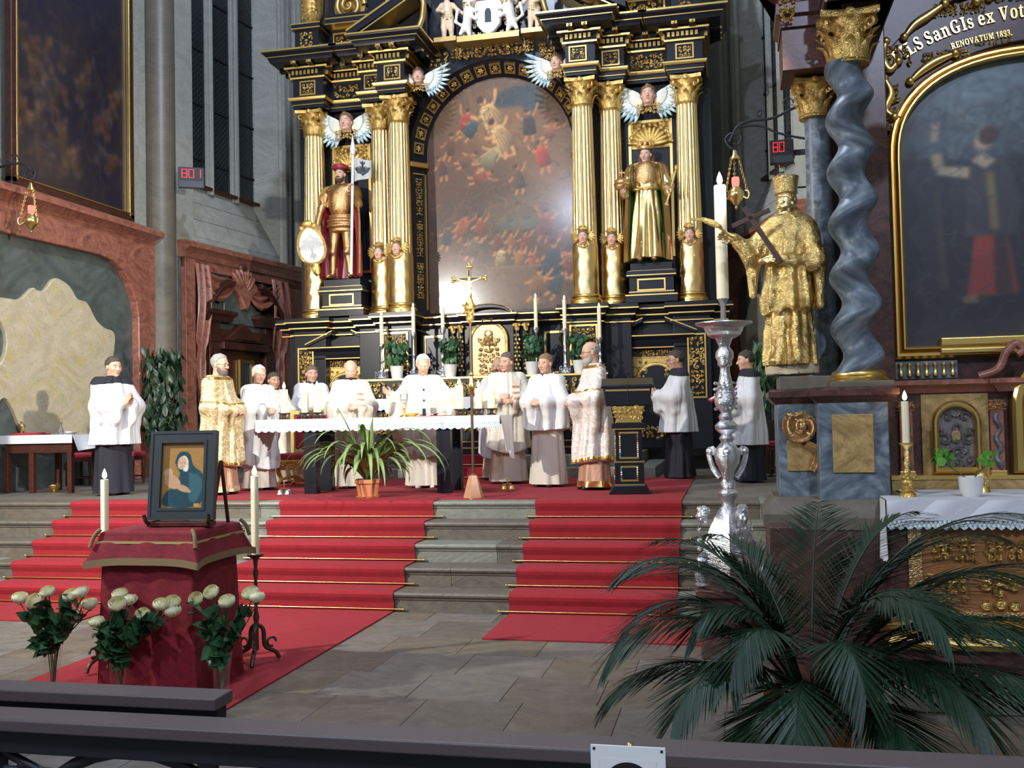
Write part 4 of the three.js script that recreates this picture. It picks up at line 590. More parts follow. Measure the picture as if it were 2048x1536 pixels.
    for (let i = 0; i < 4; i++) { const a = PI / 4 + i * PI / 2; const pts = []; for (let t = 0; t < 10; t++) { const q = -1.2 + t * 0.8, R = 0.075 * (1 - t * 0.085); pts.push([(0.25 - R * Math.cos(q)) * Math.sin(a), 0.33 + R * Math.sin(q), (0.25 - R * Math.cos(q)) * Math.cos(a)]); } o.tube(pts, 0.026, 22, 6, false, (t) => 1.15 - 0.6 * t); }
    const ab = []; for (let i = 0; i < 4; i++) { const a0 = PI / 4 + i * PI / 2; ab.push([0.36 * Math.cos(a0), 0.36 * Math.sin(a0)]); for (let k = 1; k < 6; k++) { const t = k / 6, x = lerp(Math.cos(a0), Math.cos(a0 + PI / 2), t) * 0.36, y = lerp(Math.sin(a0), Math.sin(a0 + PI / 2), t) * 0.36, f = 1 - 0.16 * Math.sin(PI * t); ab.push([x * f, y * f]); } } o.prism(ab, 0.055, [0, 0.455, 0], [PI / 2, 0, 0], 0.008); for (let i = 0; i < 4; i++) o.sph([0.24 * Math.sin(i * PI / 2), 0.42, 0.24 * Math.cos(i * PI / 2)], [0.05, 0.05, 0.035], 8, [0, i * PI / 2, 0]); return o.geo(); })();
  const fest = (() => { const o = b(); for (let i = 0; i < 7; i++) o.sph([(i - 3) * 0.028, -0.12 - 0.05 * Math.cos((i - 3) * 0.5), 0.0], 0.024, 6); return o.geo(); })(), crest = b().sph([0, 0.13, 0.01], [0.1, 0.035, 0.05], 8).sph([0, 0.165, 0.0], [0.06, 0.03, 0.04], 8).geo();
  const cols = [[-3.33, 0.3], [3.33, 0.3], [-2.05, 0.3], [2.05, 0.3], [-1.6, 0.65], [1.62, 0.65]];
  for (const [x, z] of cols) { const c = P('column', flute, M.goldPale, RT, [x, 3.68, z]); P('column_base', colBase, G, c); P('capital', capital, M.goldCarved, c, [0, 3.3, 0]); const ch = P('column_cherub', cherubHead, M.skin, c, [0, 1.1, 0.23]); ch.scale.set(0.95, 0.95, 0.8); P('gilded_wing', wingCol, M.goldCarved, c, [0, 1.1, 0.2]); P('gilded_wing', wingColM, M.goldCarved, c, [0, 1.1, 0.2]); P('festoon', fest, M.goldCarved, c, [0, 1.1, 0.235]); P('head_crest', crest, M.goldCarved, c, [0, 1.1, 0.235]); }
  // --- entablature, left and right wing
  for (const s of [-1, 1]) {
    const base = [[-3.62, -0.2], [-3.62, 0.54], [-3.04, 0.54], [-3.04, 0.2], [-2.33, 0.2], [-2.33, 0.54], [-1.89, 0.54], [-1.89, 0.9], [-1.4, 0.9], [-1.4, 0.05]], path = s < 0 ? base : base.map(([x, z]) => [-x, z]).reverse();
    P('architrave', b().mould(path, [[-0.3, 7.46], [0, 7.46], [0, 7.52], [0.025, 7.53], [0.025, 7.6], [-0.3, 7.6]]), Bk); P('architrave_fillet', b().mould(path, [[-0.02, 7.515], [0.018, 7.515], [0.018, 7.53], [-0.02, 7.53]]).mould(path, [[-0.02, 7.585], [0.05, 7.59], [0.07, 7.63], [0.07, 7.645], [-0.02, 7.645]]), G);
    P('frieze', b().mould(path, [[-0.3, 7.64], [0, 7.64], [0, 7.99], [-0.3, 7.99]]), Bk); P('frieze_fillet', b().mould(path, [[-0.02, 7.975], [0.04, 7.985], [0.045, 8.015], [-0.02, 8.015]]), G);
    P('cornice', b().mould(path, [[-0.3, 8.01], [0.03, 8.01], [0.03, 8.1], [0.1, 8.17], [0.1, 8.2], [0.3, 8.22], [0.33, 8.3], [0.4, 8.36], [0.41, 8.4], [-0.3, 8.42]]), Bk); P('cornice_fillet', b().mould(path, [[0.02, 8.145], [0.115, 8.15], [0.12, 8.18], [0.02, 8.18]]).mould(path, [[0.3, 8.295], [0.345, 8.3], [0.345, 8.32], [0.3, 8.32]]).mould(path, [[0.38, 8.375], [0.425, 8.38], [0.425, 8.41], [0.38, 8.415]]), G);
    const de = b(); for (let i = 0; i < path.length - 1; i++) { const a = path[i], c = path[i + 1], L = len(c[0] - a[0], c[1] - a[1]), d = [(c[0] - a[0]) / L, (c[1] - a[1]) / L], nn = [-d[1], d[0]], ang = Math.atan2(-d[1], d[0]); for (let q = 0.04; q < L - 0.02; q += 0.075) de.bx([a[0] + d[0] * q + nn[0] * 0.055, 8.085, a[1] + d[1] * q + nn[1] * 0.055], [0.045, 0.075, 0.06], [0, ang, 0]); const nm = Math.max(1, Math.round(L / 0.27)); for (let k = 0; k < nm; k++) { const q = L * (k + 0.5) / nm; const mo = P('modillion', b().bx([a[0] + d[0] * q + nn[0] * 0.2, 8.2, a[1] + d[1] * q + nn[1] * 0.2], [0.1, 0.06, 0.18], [0, ang, 0]), Bk); P('modillion_gilding', b().bx([a[0] + d[0] * q + nn[0] * 0.295, 8.2, a[1] + d[1] * q + nn[1] * 0.295], [0.09, 0.05, 0.012], [0, ang, 0]).sph([a[0] + d[0] * q + nn[0] * 0.3, 8.2, a[1] + d[1] * q + nn[1] * 0.3], 0.025, 6), G, mo); } }
    stuff(P('dentil_course', de, G));
    for (const [x, z] of [[3.33, 0.54], [2.11, 0.54], [1.61, 0.9]]) { P('frieze_frame', frameB(0.3, 0.26, 0.025, 0.025).geo(), M.goldDull, RT, [s * x, 7.815, z]); P('frieze_rosette', carving(0.2, 0.18, 60 + x, 0.03, 1).geo(), M.goldCarved, RT, [s * x, 7.815, z]); }
    P('frieze_garland', carving(0.56, 0.26, 70 + s, 0.05).geo(), M.goldCarved, RT, [s * 2.68, 7.81, 0.2]);
    // entablature core behind the mouldings
    P('entablature_core', b().box(s * 1.34, s * 3.6, 7.46, 8.42, -0.2, 0.18), Bk);
    // --- niche with shell over each statue
    P('niche_frame', frameB(0.74, 2.35, 0.045, 0.04).geo(), M.gold, RT, [s * 2.7, 5.68, 0.06]);
    const sh = b(); for (let i = 0; i < 11; i++) { const a = PI * (i + 0.5) / 11; sh.sph([0.17 * Math.cos(a), 0.17 * Math.sin(a), 0.05], [0.17, 0.042, 0.05], 8, [0, 0, a]); } sh.sph([0, 0.02, 0.08], [0.08, 0.06, 0.05], 8); for (let i = 0; i < 11; i++) { const a = PI * (i + 0.5) / 11; sh.sph([0.35 * Math.cos(a), 0.34 * Math.sin(a), 0.03], 0.045, 6); }
    P('niche_shell', sh, M.goldCarved, RT, [s * 2.7, 6.42, 0.08]); P('niche_spandrel', b().prism([[-0.34, -0.05], [0.34, -0.05], [0.34, 0.42], [-0.34, 0.42]], 0.02, [0, 0, 0]).add(carving(0.6, 0.12, 81, 0.03, 2).geo(), [0, 0.34, 0.02]), M.goldCarved, RT, [s * 2.7, 6.42, 0.065]);
    cherub(RT, [s * 2.7, 7.2, 0.34], 1.35);
    cherub(RT, [s * (s < 0 ? 1.24 : 1.2), 7.8, 0.62], 1.15, s * -0.2, 0);
    // statue pedestal
    const pd = P('statue_pedestal', b().box(-0.42, 0.42, 3.68, 3.8, 0.1, 0.72).box(-0.36, 0.36, 3.8, 4.1, 0.1, 0.66).box(-0.4, 0.4, 4.1, 4.2, 0.1, 0.7).box(-0.34, 0.34, 4.2, 4.33, 0.1, 0.64), Bk, RT, [s * 2.7, 0, 0]); P('pedestal_fillet', b().box(-0.425, 0.425, 3.79, 3.81, 0.1, 0.73).box(-0.37, 0.37, 3.85, 3.865, 0.1, 0.67).box(-0.405, 0.405, 4.12, 4.135, 0.1, 0.71).box(-0.38, 0.38, 4.19, 4.205, 0.1, 0.69), G, pd); P('pedestal_panel', frameB(0.46, 0.2, 0.025, 0.02).geo(), M.gold, pd, [0, 3.97, 0.66]);
    // --- lower storey
    P('plinth', b().box(s * 1.25, s * 3.8, 1.27, 3.5, -0.2, 0.42), Bk); P('column_plinth', b().box(s * 3.33 - 0.3, s * 3.33 + 0.3, 1.27, 3.68, 0, 0.62, 0.01), Bk); P('column_plinth', b().box(s * 1.84 - 0.52, s * 1.84 + 0.52, 1.27, 3.68, 0, 0.72, 0.01).box(s * 1.61 - 0.29, s * 1.61 + 0.29, 1.27, 3.68, 0.5, 0.98, 0.01), Bk);
    const pp = s < 0 ? [[-3.9, 0], [-3.9, 0.5], [-3.66, 0.5], [-3.66, 0.66], [-3.0, 0.66], [-3.0, 0.5], [-2.4, 0.5], [-2.4, 0.76], [-1.94, 0.76], [-1.94, 1.02], [-1.28, 1.02], [-1.28, 0.3]] : [[1.28, 0.3], [1.28, 1.02], [1.94, 1.02], [1.94, 0.76], [2.4, 0.76], [2.4, 0.5], [3.0, 0.5], [3.0, 0.66], [3.66, 0.66], [3.66, 0.5], [3.9, 0.5], [3.9, 0]];
    P('plinth_cornice', b().mould(pp, [[-0.25, 3.44], [0, 3.44], [0.03, 3.5], [0.06, 3.56], [0.09, 3.58], [0.09, 3.66], [-0.25, 3.685]]), Bk); P('plinth_fillet', b().mould(pp, [[-0.02, 3.475], [0.035, 3.48], [0.035, 3.5], [-0.02, 3.5]]).mould(pp, [[0.05, 3.575], [0.1, 3.58], [0.1, 3.6], [0.05, 3.6]]).mould(pp, [[-0.02, 3.36], [0.012, 3.36], [0.012, 3.378], [-0.02, 3.378]]), G);
    P('panel_frame', frameB(0.46, 0.66, 0.03, 0.03).geo(), G, RT, [s * 1.61, 3.0, 0.98]); P('carved_panel', carving(0.4, 0.56, 90 + s, 0.05, 3).geo(), M.goldCarved, RT, [s * 1.61, 3.0, 0.98]);
    P('panel_frame', frameB(0.3, 1.05, 0.025, 0.03).geo(), G, RT, [s * 3.4, 2.62, 0.62]); P('carved_panel', carving(0.25, 0.95, 95 + s, 0.05, 3).geo(), M.goldCarved, RT, [s * 3.4, 2.62, 0.62]);
    // doorway with broken pediment and gilt arch
    const dx = s * 2.72; P('door_entablature', b().mould([[dx - 0.55, 0.42], [dx - 0.55, 0.6], [dx + 0.55, 0.6], [dx + 0.55, 0.42]], [[0, 2.95], [0.02, 3.0], [0.03, 3.06], [0.07, 3.1], [0.09, 3.13], [0, 3.15]]), Bk); P('door_fillet', b().mould([[dx - 0.55, 0.42], [dx - 0.55, 0.6], [dx + 0.55, 0.6], [dx + 0.55, 0.42]], [[0.01, 3.12], [0.1, 3.125], [0.1, 3.145], [0.01, 3.145]]).mould([[dx - 0.5, 0.42], [dx - 0.5, 0.58], [dx + 0.5, 0.58], [dx + 0.5, 0.42]], [[0, 2.93], [0.04, 2.935], [0.04, 2.95], [0, 2.95]]), M.goldDull);
    for (const q of [-1, 1]) { const pts = [[q * 0.68, 3.15], [q * 0.68, 3.2], [q * 0.18, 3.42], [q * 0.18, 3.36]]; P('raking_cornice', b().prism(pts, 0.22, [dx, 0, 0.42], null, 0.01), Bk); P('raking_fillet', b().prism([[q * 0.69, 3.195], [q * 0.69, 3.215], [q * 0.18, 3.44], [q * 0.18, 3.42]], 0.235, [dx, 0, 0.42]), M.goldDull); P('door_colonnette', b().lathe([[0.001, 1.3], [0.075, 1.3], [0.075, 1.4], [0.055, 1.44], [0.052, 2.8], [0.07, 2.86], [0.07, 2.94], [0.001, 2.94]], [dx + q * 0.5, 0, 0.52], 16), Bk); }
    const hole = []; hole.push([-0.3, 1.3]); for (let i = 0; i <= 16; i++) { const a = PI - PI * i / 16; hole.push([0.3 * Math.cos(a), 2.35 + 0.3 * Math.sin(a)]); } hole.push([0.3, 1.3]);
    P('gilt_arch', b().prism([[-0.42, 1.9], [0.42, 1.9], [0.42, 2.78], [-0.42, 2.78]], 0.02, [0, 0, 0], null, 0, [[[-0.3, 1.92], ...hole.slice(1, -1), [0.3, 1.92]].reverse()]), M.goldDull, RT, [dx, 0, 0.43]);
    for (const q of [-1, 1]) P('arch_spandrel', carving(0.26, 0.3, 100 + q, 0.04, 3).geo(), M.goldCarved, RT, [dx + q * 0.27, 2.6, 0.44]); P('door_crest', carving(0.86, 0.12, 110, 0.05, 4).geo(), M.goldCarved, RT, [dx, 2.86, 0.45]); P('arch_band', b().add(new THREE.TorusGeometry(0.33, 0.03, 6, 24, PI), [dx, 2.35, 0.46]).box(dx - 0.42, dx + 0.42, 2.78, 2.8, 0.42, 0.47), M.goldCarved);
    P('door_leaf', b().prism(hole, 0.04, [dx, 0, 0.425]), M.black); P('door_base_carving', carving(0.7, 0.22, 120 + s, 0.05, 3).geo(), M.goldCarved, RT, [dx, 1.55, 0.47]);
  }
  // --- predella between the wings
  P('predella', b().box(-1.3, 1.3, 1.27, 3.55, -0.2, 0.55), Bk); P('predella_cornice', b().mould([[-1.28, 0.6], [1.28, 0.6]], [[-0.1, 3.4], [0, 3.4], [0.03, 3.5], [0.06, 3.58], [-0.1, 3.64]]), Bk); P('predella_fillet', b().mould([[-1.28, 0.6], [1.28, 0.6]], [[-0.02, 3.455], [0.03, 3.455], [0.03, 3.475], [-0.02, 3.475]]).mould([[-1.28, 0.6], [1.28, 0.6]], [[0, 3.57], [0.075, 3.575], [0.075, 3.595], [0, 3.6]]), G);
  for (const s of [-1, 1]) P('panel_frame', frameB(0.36, 0.72, 0.035, 0.03).geo(), G, RT, [s * 1.06, 2.92, 0.55]);
  // --- upper storey
  P('upper_board', b().box(-3.3, 3.3, 8.4, 12.2, -0.2, 0.1), Bk);
  for (const s of [-1, 1]) {
    P('attic_pedestal', b().box(s * 3.36 - 0.23, s * 3.36 + 0.23, 8.42, 8.98, -0.1, 0.5).box(s * 3.36 - 0.27, s * 3.36 + 0.27, 8.92, 9.0, -0.1, 0.55), Bk); P('attic_fillet', b().box(s * 3.36 - 0.28, s * 3.36 + 0.28, 8.9, 8.92, -0.1, 0.56).box(s * 3.36 - 0.28, s * 3.36 + 0.28, 8.985, 9.005, -0.1, 0.56), G); P('attic_carving', carving(0.22, 0.34, 130 + s, 0.04, 3).geo(), M.goldCarved, RT, [s * 3.36, 8.68, 0.5]);
    P('attic_finial', b().lathe([[0.001, 9.0], [0.2, 9.0], [0.12, 9.15], [0.18, 9.3], [0.2, 9.6], [0.12, 9.9], [0.05, 10.3], [0.001, 10.4]], [s * 3.36, 0, 0.2], 16).add(carving(0.36, 0.5, 133, 0.09, 3).geo(), [s * 3.36, 9.3, 0.34]), M.goldCarved);
    const vol = []; for (let i = 0; i < 26; i++) { const a = i * 0.52, R = 0.29 - i * 0.0098; vol.push([s * 2.66 - s * R * Math.cos(a), 9.38 + R * Math.sin(a), 0.16 + i * 0.004]); } P('attic_volute', b().tube(vol, 0.055, 90, 7, false, (t) => 1.1 - 0.4 * t).sph([s * 2.66, 9.38, 0.2], 0.07, 10).add(new THREE.CylinderGeometry(0.3, 0.3, 0.08, 28), [s * 2.66, 9.38, 0.12], [PI / 2, 0, 0]), M.goldDull);
    P('attic_cornice', b().box(s * 3.0, s * 2.2, 8.98, 9.06, 0, 0.45).box(s * 3.05, s * 2.15, 9.1, 9.16, 0, 0.4), Bk); P('attic_cornice_fillet', b().box(s * 3.02, s * 2.18, 9.06, 9.08, 0, 0.46).box(s * 3.02, s * 2.18, 8.965, 8.98, 0, 0.46), G);
    P('attic_panel_frame', frameB(0.78, 0.46, 0.03, 0.03).geo(), M.goldDull, RT, [s * 2.62, 8.7, 0.1]); P('attic_panel_carving', carving(0.68, 0.34, 140 + s, 0.06, 3).geo(), M.goldCarved, RT, [s * 2.62, 8.7, 0.11]);
    P('attic_pilaster', b().box(s * 1.95, s * 1.65, 8.42, 9.7, 0.05, 0.35), Bk); P('attic_pilaster_panel', frameB(0.2, 0.5, 0.025, 0.02).geo(), G, RT, [s * 1.8, 9.2, 0.35]);
    const rk = [[s * 2.42, 8.5], [s * 2.42, 8.62], [s * 1.22, 9.3], [s * 1.12, 9.3], [s * 1.12, 9.17], [s * 1.22, 9.14]]; P('raking_pediment', b().prism(rk, 0.75, [0, 0, 0.15], null, 0.01), Bk); P('pediment_gilding', b().prism([[s * 2.44, 8.6], [s * 2.44, 8.64], [s * 1.2, 9.34], [s * 1.2, 9.3]], 0.79, [0, 0, 0.14]).prism([[s * 2.3, 8.5], [s * 2.3, 8.525], [s * 1.22, 9.14], [s * 1.22, 9.11]], 0.76, [0, 0, 0.15]), G);
    P('tympanum', b().prism([[s * 2.3, 8.42], [s * 1.15, 8.42], [s * 1.15, 9.14]], 0.1, [0, 0, 0.3]), Bk); P('tympanum_carving', carving(0.5, 0.26, 150 + s, 0.06, 3).geo(), M.goldCarved, RT, [s * 1.5, 8.64, 0.4]);
    P('console_scroll', b().tube([[s * 1.12, 9.12, 0.9], [s * 1.02, 8.95, 0.95], [s * 1.06, 8.7, 0.9], [s * 1.1, 8.5, 0.95], [s * 1.02, 8.42, 0.98]], 0.05, 20, 7).sph([s * 1.12, 9.13, 0.92], 0.08, 8), M.goldDull);
    // putto standing on a small dentilled bracket
    P('putto_bracket', b().box(s * 0.78 - 0.2, s * 0.78 + 0.2, 8.42, 8.5, 0.1, 0.5), M.goldDull); 
    const f = uni([capsule([-0.06, 0.06, 0.02], [-0.065, 0.24, 0], 0.04, 0.055), capsule([-0.065, 0.24, 0], [-0.045, 0.4, 0], 0.055, 0.075), capsule([0.07, 0.06, 0.02], [0.06, 0.24, 0.01], 0.04, 0.055), capsule([0.06, 0.24, 0.01], [0.045, 0.4, 0], 0.055, 0.075), ellip([0, 0.5, 0.0], [0.1, 0.15, 0.085]), ellip([0, 0.62, 0], [0.105, 0.08, 0.075]), capsule([-0.1, 0.64, 0], [-0.16, 0.52, 0.06], 0.04, 0.035), capsule([-0.16, 0.52, 0.06], [-0.06, 0.46, 0.14], 0.035, 0.03), capsule([0.1, 0.64, 0], [0.19, 0.52, 0.04], 0.04, 0.035), capsule([0.19, 0.52, 0.04], [0.28, 0.44, 0.1], 0.035, 0.03), capsule([-0.065, 0.03, 0.0], [-0.07, 0.025, 0.08], 0.035, 0.03), capsule([0.07, 0.03, 0.0], [0.075, 0.025, 0.08], 0.035, 0.03), capsule([0, 0.64, 0], [0, 0.74, 0.01], 0.04)], 0.03);
    const pu = P('putto', b().add(nets(f, [-0.3, -0.02, -0.15], [0.36, 0.76, 0.22], 0.014, () => [0.72, 0.55, 0.36])).add(cherubHead.clone(), mtx([0, 0.83, 0.01], [0.1, 0.3, 0], 0.95)), M.skin, RT, [s * 0.78, 8.5, 0.3], [0, -s * 0.2, 0]); if (s > 0) pu.scale.x = -1; P('loincloth', carving(0.16, 0.1, 160, 0.03, 3).geo(), M.goldCarved, pu, [0, 0.4, 0.06]);
    P('arch_scroll', carving(0.34, 0.34, 170 + s, 0.06, 2).geo(), M.goldCarved, RT, [s * 1.0, 8.18, 0.14]);
  }
  // --- coat of arms between the putti
  P('arms_base', b().box(-0.55, 0.55, 8.36, 8.46, 0.1, 0.55), M.goldDull); P('crown_carving', carving(1.5, 0.2, 181, 0.07, 3).geo(), M.goldCarved, RT, [0, 8.28, 0.2]);
  P('arms_mantling', carving(0.98, 1.0, 190, 0.13, 2.2).geo(), std({ color: lin(0.80, 0.76, 0.64), roughness: 0.35, metalness: 0.25 }), RT, [0, 8.98, 0.26]); P('arms_mantling', carving(1.05, 0.7, 194, 0.12, 2).geo(), M.goldCarved, RT, [0, 9.1, 0.22]);
  for (const s of [-1, 1]) { const ln = P('arms_supporter', nets(uni([capsule([0, 0.1, 0], [0.05, 0.42, 0.03], 0.075, 0.095), capsule([-0.02, 0.12, 0.02], [-0.1, -0.02, 0.05], 0.06, 0.035), capsule([0.02, 0.1, 0.02], [0.06, -0.05, 0.05], 0.06, 0.035), capsule([0.08, 0.38, 0.05], [0.2, 0.34, 0.08], 0.05, 0.03), capsule([0.06, 0.3, 0.05], [0.19, 0.2, 0.08], 0.045, 0.03), ellip([0.07, 0.53, 0.06], [0.1, 0.1, 0.09]), ellip([0.15, 0.53, 0.1], [0.06, 0.045, 0.05]), capsule([-0.06, 0.12, 0], [-0.2, 0.22, 0], 0.03, 0.022), capsule([-0.2, 0.22, 0], [-0.16, 0.42, 0], 0.022, 0.035)], 0.04), [-0.28, -0.12, -0.12], [0.28, 0.68, 0.2], 0.016), std({ color: lin(0.74, 0.72, 0.64), roughness: 0.35 }), RT, [-s * 0.4, 8.55, 0.42]); if (s < 0) ln.scale.x = -1; P('supporter_mane', carving(0.2, 0.2, 197, 0.06).geo(), M.goldCarved, ln, [0.05, 0.5, 0.1]); }
  const gate = new THREE.Shape([[-0.24, 0.5], [-0.24, 0.2], [-0.2, 0.02], [-0.1, -0.1], [0, -0.15], [0.1, -0.1], [0.2, 0.02], [0.24, 0.2], [0.24, 0.5]].map((q) => new THREE.Vector2(...q)));
  P('arms_shield', b().prism(gate, 0.07, null, null, 0.015), M.white, RT, [0, 8.62, 0.4]); P('arms_gate', b().prism([[-0.055, 0.02], [0.055, 0.02], [0.055, 0.2], [0.03, 0.26], [-0.03, 0.26], [-0.055, 0.2]], 0.02), M.iron, RT, [0, 8.66, 0.475]); P('arms_roof', b().prism([[-0.26, 0], [0.26, 0], [0.26, 0.1], [0.1, 0.24], [-0.12, 0.24], [-0.26, 0.1]], 0.08, null, null, 0.01), M.redPaint, RT, [0, 9.06, 0.4]); for (const q of [-0.15, 0, 0.15]) P('arms_window', b().prism([[-0.04, 0], [0.04, 0], [0.04, 0.08], [0, 0.12], [-0.04, 0.08]], 0.02), M.goldDull, RT, [q, 9.08, 0.48]);
}
// ---------------------------------------------------------------- statues on the retable
function eagle(x, W, H, col) { x.fillStyle = col; x.save(); x.translate(W / 2, H / 2); x.scale(W * 0.4, H * 0.4); for (const s of [-1, 1]) { for (let i = 0; i < 5; i++) { x.save(); x.translate(s * (0.2 + i * 0.15), -0.35 + i * 0.05); x.rotate(s * (-0.15 - i * 0.12)); x.beginPath(); x.ellipse(0, 0.3 - i * 0.03, 0.085, 0.5 - i * 0.05, 0, 0, 7); x.fill(); x.restore(); } x.beginPath(); x.ellipse(s * 0.42, -0.42, 0.4, 0.11, s * 0.3, 0, 7); x.fill(); x.beginPath(); x.ellipse(s * 0.2, 0.75, 0.07, 0.25, -s * 0.5, 0, 7); x.fill(); } x.beginPath(); x.ellipse(0, 0.05, 0.2, 0.5, 0, 0, 7); x.fill(); x.beginPath(); x.ellipse(0, 0.75, 0.14, 0.28, 0, 0, 7); x.fill(); x.beginPath(); x.arc(0.04, -0.62, 0.17, 0, 7); x.fill(); x.beginPath(); x.moveTo(0.15, -0.7); x.lineTo(0.42, -0.58); x.lineTo(0.12, -0.5); x.fill(); x.restore(); }
{ // armoured saint with lance and shield
  const t = thing('saint_statue', 'carved armoured saint in red cloak with banner lance and white shield', 'statue', [-6.7, 4.352, -16.52]), s = 2.0 / 1.75;
  const A = M.copperGold, hp = [0, 1.63, 0.03]; const n = (name, list, k, lo, hi, mat, h = 0.016, mod) => { const f0 = uni(list, k); return part(name, nets(mod ? (x, y, z) => mod(f0(x, y, z), x, y, z) : f0, lo, hi, h), mat, t); };
  const body = b().add(trunk([[[0, 1.05, 0], [0, 1.5, 0]], [[-0.19, 1.38, 0], [0.19, 1.38, 0]], [[-0.19, 1.38, 0], [-0.32, 1.1, 0.05]], [[-0.32, 1.1, 0.05], [-0.33, 0.83, 0.16]], [[0.19, 1.38, 0], [0.31, 1.14, 0.08]], [[0.31, 1.14, 0.08], [0.28, 1.33, 0.24]]], [0.58, 0.36, 0.25])).add(headGeo({ skin: [0.58, 0.36, 0.25] }, 0.008), hp, [0.05, -0.1, 0]).add(handAt(handGeo(0.8, false), [-0.33, 0.83, 0.16], [-0.2, -1, 0.2], [0.6, 0, 0.5], [0.58, 0.36, 0.25])).add(handAt(handGeo(0.9, true), [0.28, 1.33, 0.24], [-0.1, 0.6, 0.6], [0.3, 0, 0.9], [0.58, 0.36, 0.25]));
  part('body', body, M.skin, t); part('beard', b().add(beardGeo(), hp, [0.05, -0.1, 0]), std({ color: lin(0.06, 0.035, 0.02), roughness: 0.8 }), t); part('hair', b().add(hairGeo('full', 0.008), hp, [0.05, -0.1, 0]), std({ color: lin(0.06, 0.035, 0.02), roughness: 0.8 }), t);
  part('cap', b().sph([0, 1.75, 0.02], [0.12, 0.05, 0.125], 14).lathe([[0.1, 1.70], [0.13, 1.72], [0.13, 1.76], [0.09, 1.79]], [0, 0, 0.02], 18), M.redPaint, t);
  n('breastplate', [ellip([0, 1.2, 0.03], [0.2, 0.28, 0.17]), capsule([-0.17, 1.38, 0.01], [0.17, 1.38, 0.01], 0.09)], 0.07, [-0.4, 0.85, -0.25], [0.4, 1.55, 0.35], A);
  n('armour_arm', [capsule([-0.21, 1.38, 0], [-0.32, 1.1, 0.05], 0.075, 0.06), capsule([-0.32, 1.1, 0.05], [-0.33, 0.85, 0.16], 0.06, 0.045)], 0.04, [-0.5, 0.7, -0.15], [-0.1, 1.55, 0.3], A); n('armour_arm', [capsule([0.21, 1.38, 0], [0.31, 1.14, 0.08], 0.075, 0.06), capsule([0.31, 1.14, 0.08], [0.28, 1.32, 0.23], 0.06, 0.045)], 0.04, [0.1, 1.0, -0.15], [0.5, 1.55, 0.35], A);
  n('tasset', [ellip([0, 0.86, 0.02], [0.23, 0.2, 0.17])], 0.03, [-0.35, 0.6, -0.25], [0.35, 1.1, 0.3], A, 0.014, (d, x, y) => Math.max(d + 0.012 * Math.sin(y * 75), 0.7 - y));
  for (const q of [-1, 1]) n('armour_leg', [capsule([q * 0.1, 0.72, 0.03], [q * 0.12, 0.42, 0.07], 0.085, 0.06), ellip([q * 0.12, 0.42, 0.09], [0.065, 0.06, 0.06]), capsule([q * 0.12, 0.42, 0.06], [q * 0.14, 0.08, 0.04], 0.06, 0.042), capsule([q * 0.14, 0.045, 0.0], [q * 0.17, 0.035, 0.16], 0.045, 0.035)], 0.02, [q * 0.12 - 0.16, -0.01, -0.1], [q * 0.12 + 0.16, 0.85, 0.25], M.copperGold);
  // cloak: open shell behind, falling from the shoulders
  const cl = grid(48, 30, (u, v) => { const a = lerp(-2.05, 2.05, u), y = lerp(1.44, 0.04, v), r = lerp(0.19, 0.305 + 0.04 * Math.sin(v * 3), Math.pow(v, 0.6)), f = 1 + 0.06 * v * Math.sin(a * 9); return [Math.sin(a) * r * f * 1.02, y, -Math.cos(a) * r * 0.62 * f + 0.02]; }); part('cloak', cl, phy({ color: lin(0.28, 0.02, 0.04), roughness: 0.32, side: THREE.DoubleSide }), t);
  part('cloak_edge', b().tube([[-0.17, 1.44, 0.1], [-0.29, 1.3, 0.14], [-0.33, 1.0, 0.12], [-0.34, 0.5, 0.13], [-0.33, 0.06, 0.13]], 0.018, 30, 6).tube([[0.17, 1.44, 0.1], [0.29, 1.3, 0.14], [0.33, 1.0, 0.12], [0.34, 0.5, 0.13], [0.33, 0.06, 0.13]], 0.018, 30, 6), M.goldCarved, t); n('mantle', [ellip([0, 1.36, 0], [0.29, 0.14, 0.19]), ellip([-0.22, 1.28, 0.02], [0.12, 0.16, 0.14]), ellip([0.22, 1.28, 0.02], [0.12, 0.16, 0.14])], 0.06, [-0.45, 1.0, -0.25], [0.45, 1.55, 0.3], M.copperGold, 0.016, (d, x, y, z) => Math.max(d, z - 0.05 - 0.9 * Math.max(0, Math.abs(x) - 0.2)));
  part('lance', b().bar([0.27, 0.02, 0.32], [0.31, 1.85, 0.28], 0.022, 8).lathe([[0.001, 0], [0.035, 0.02], [0.045, 0.1], [0.02, 0.22], [0.001, 0.34]], [0.311, 1.84, 0.28], 10), std({ color: lin(0.75, 0.74, 0.72), roughness: 0.25 }), t);
  const fl = grid(10, 10, (u, v) => [0.33 + u * 0.27, 1.8 - v * (0.36 - 0.1 * u) - 0.05 * u, 0.28 + 0.03 * Math.sin(u * 6)]); fl.userData.uvDone = 1; part('banner', fl, std({ map: canvasTex(128, 128, (x, W, H) => { x.fillStyle = 'rgb(176,178,172)'; x.fillRect(0, 0, W, H); eagle(x, W, H, 'rgb(40,44,50)'); }), roughness: 0.5, side: THREE.DoubleSide }), t);
  const shp = []; for (let i = 0; i < 28; i++) { const a = i * 2 * PI / 28; shp.push([0.19 * Math.cos(a) * (1 - 0.15 * Math.sin(a)), 0.27 * Math.sin(a)]); } const sg = new THREE.ShapeGeometry(new THREE.Shape(shp.map((q) => new THREE.Vector2(...q)))); { const U = sg.attributes.uv; for (let i = 0; i < U.count; i++) U.setXY(i, (U.getX(i) + 0.22) / 0.44, (U.getY(i) + 0.27) / 0.54); } sg.userData.uvDone = 1;
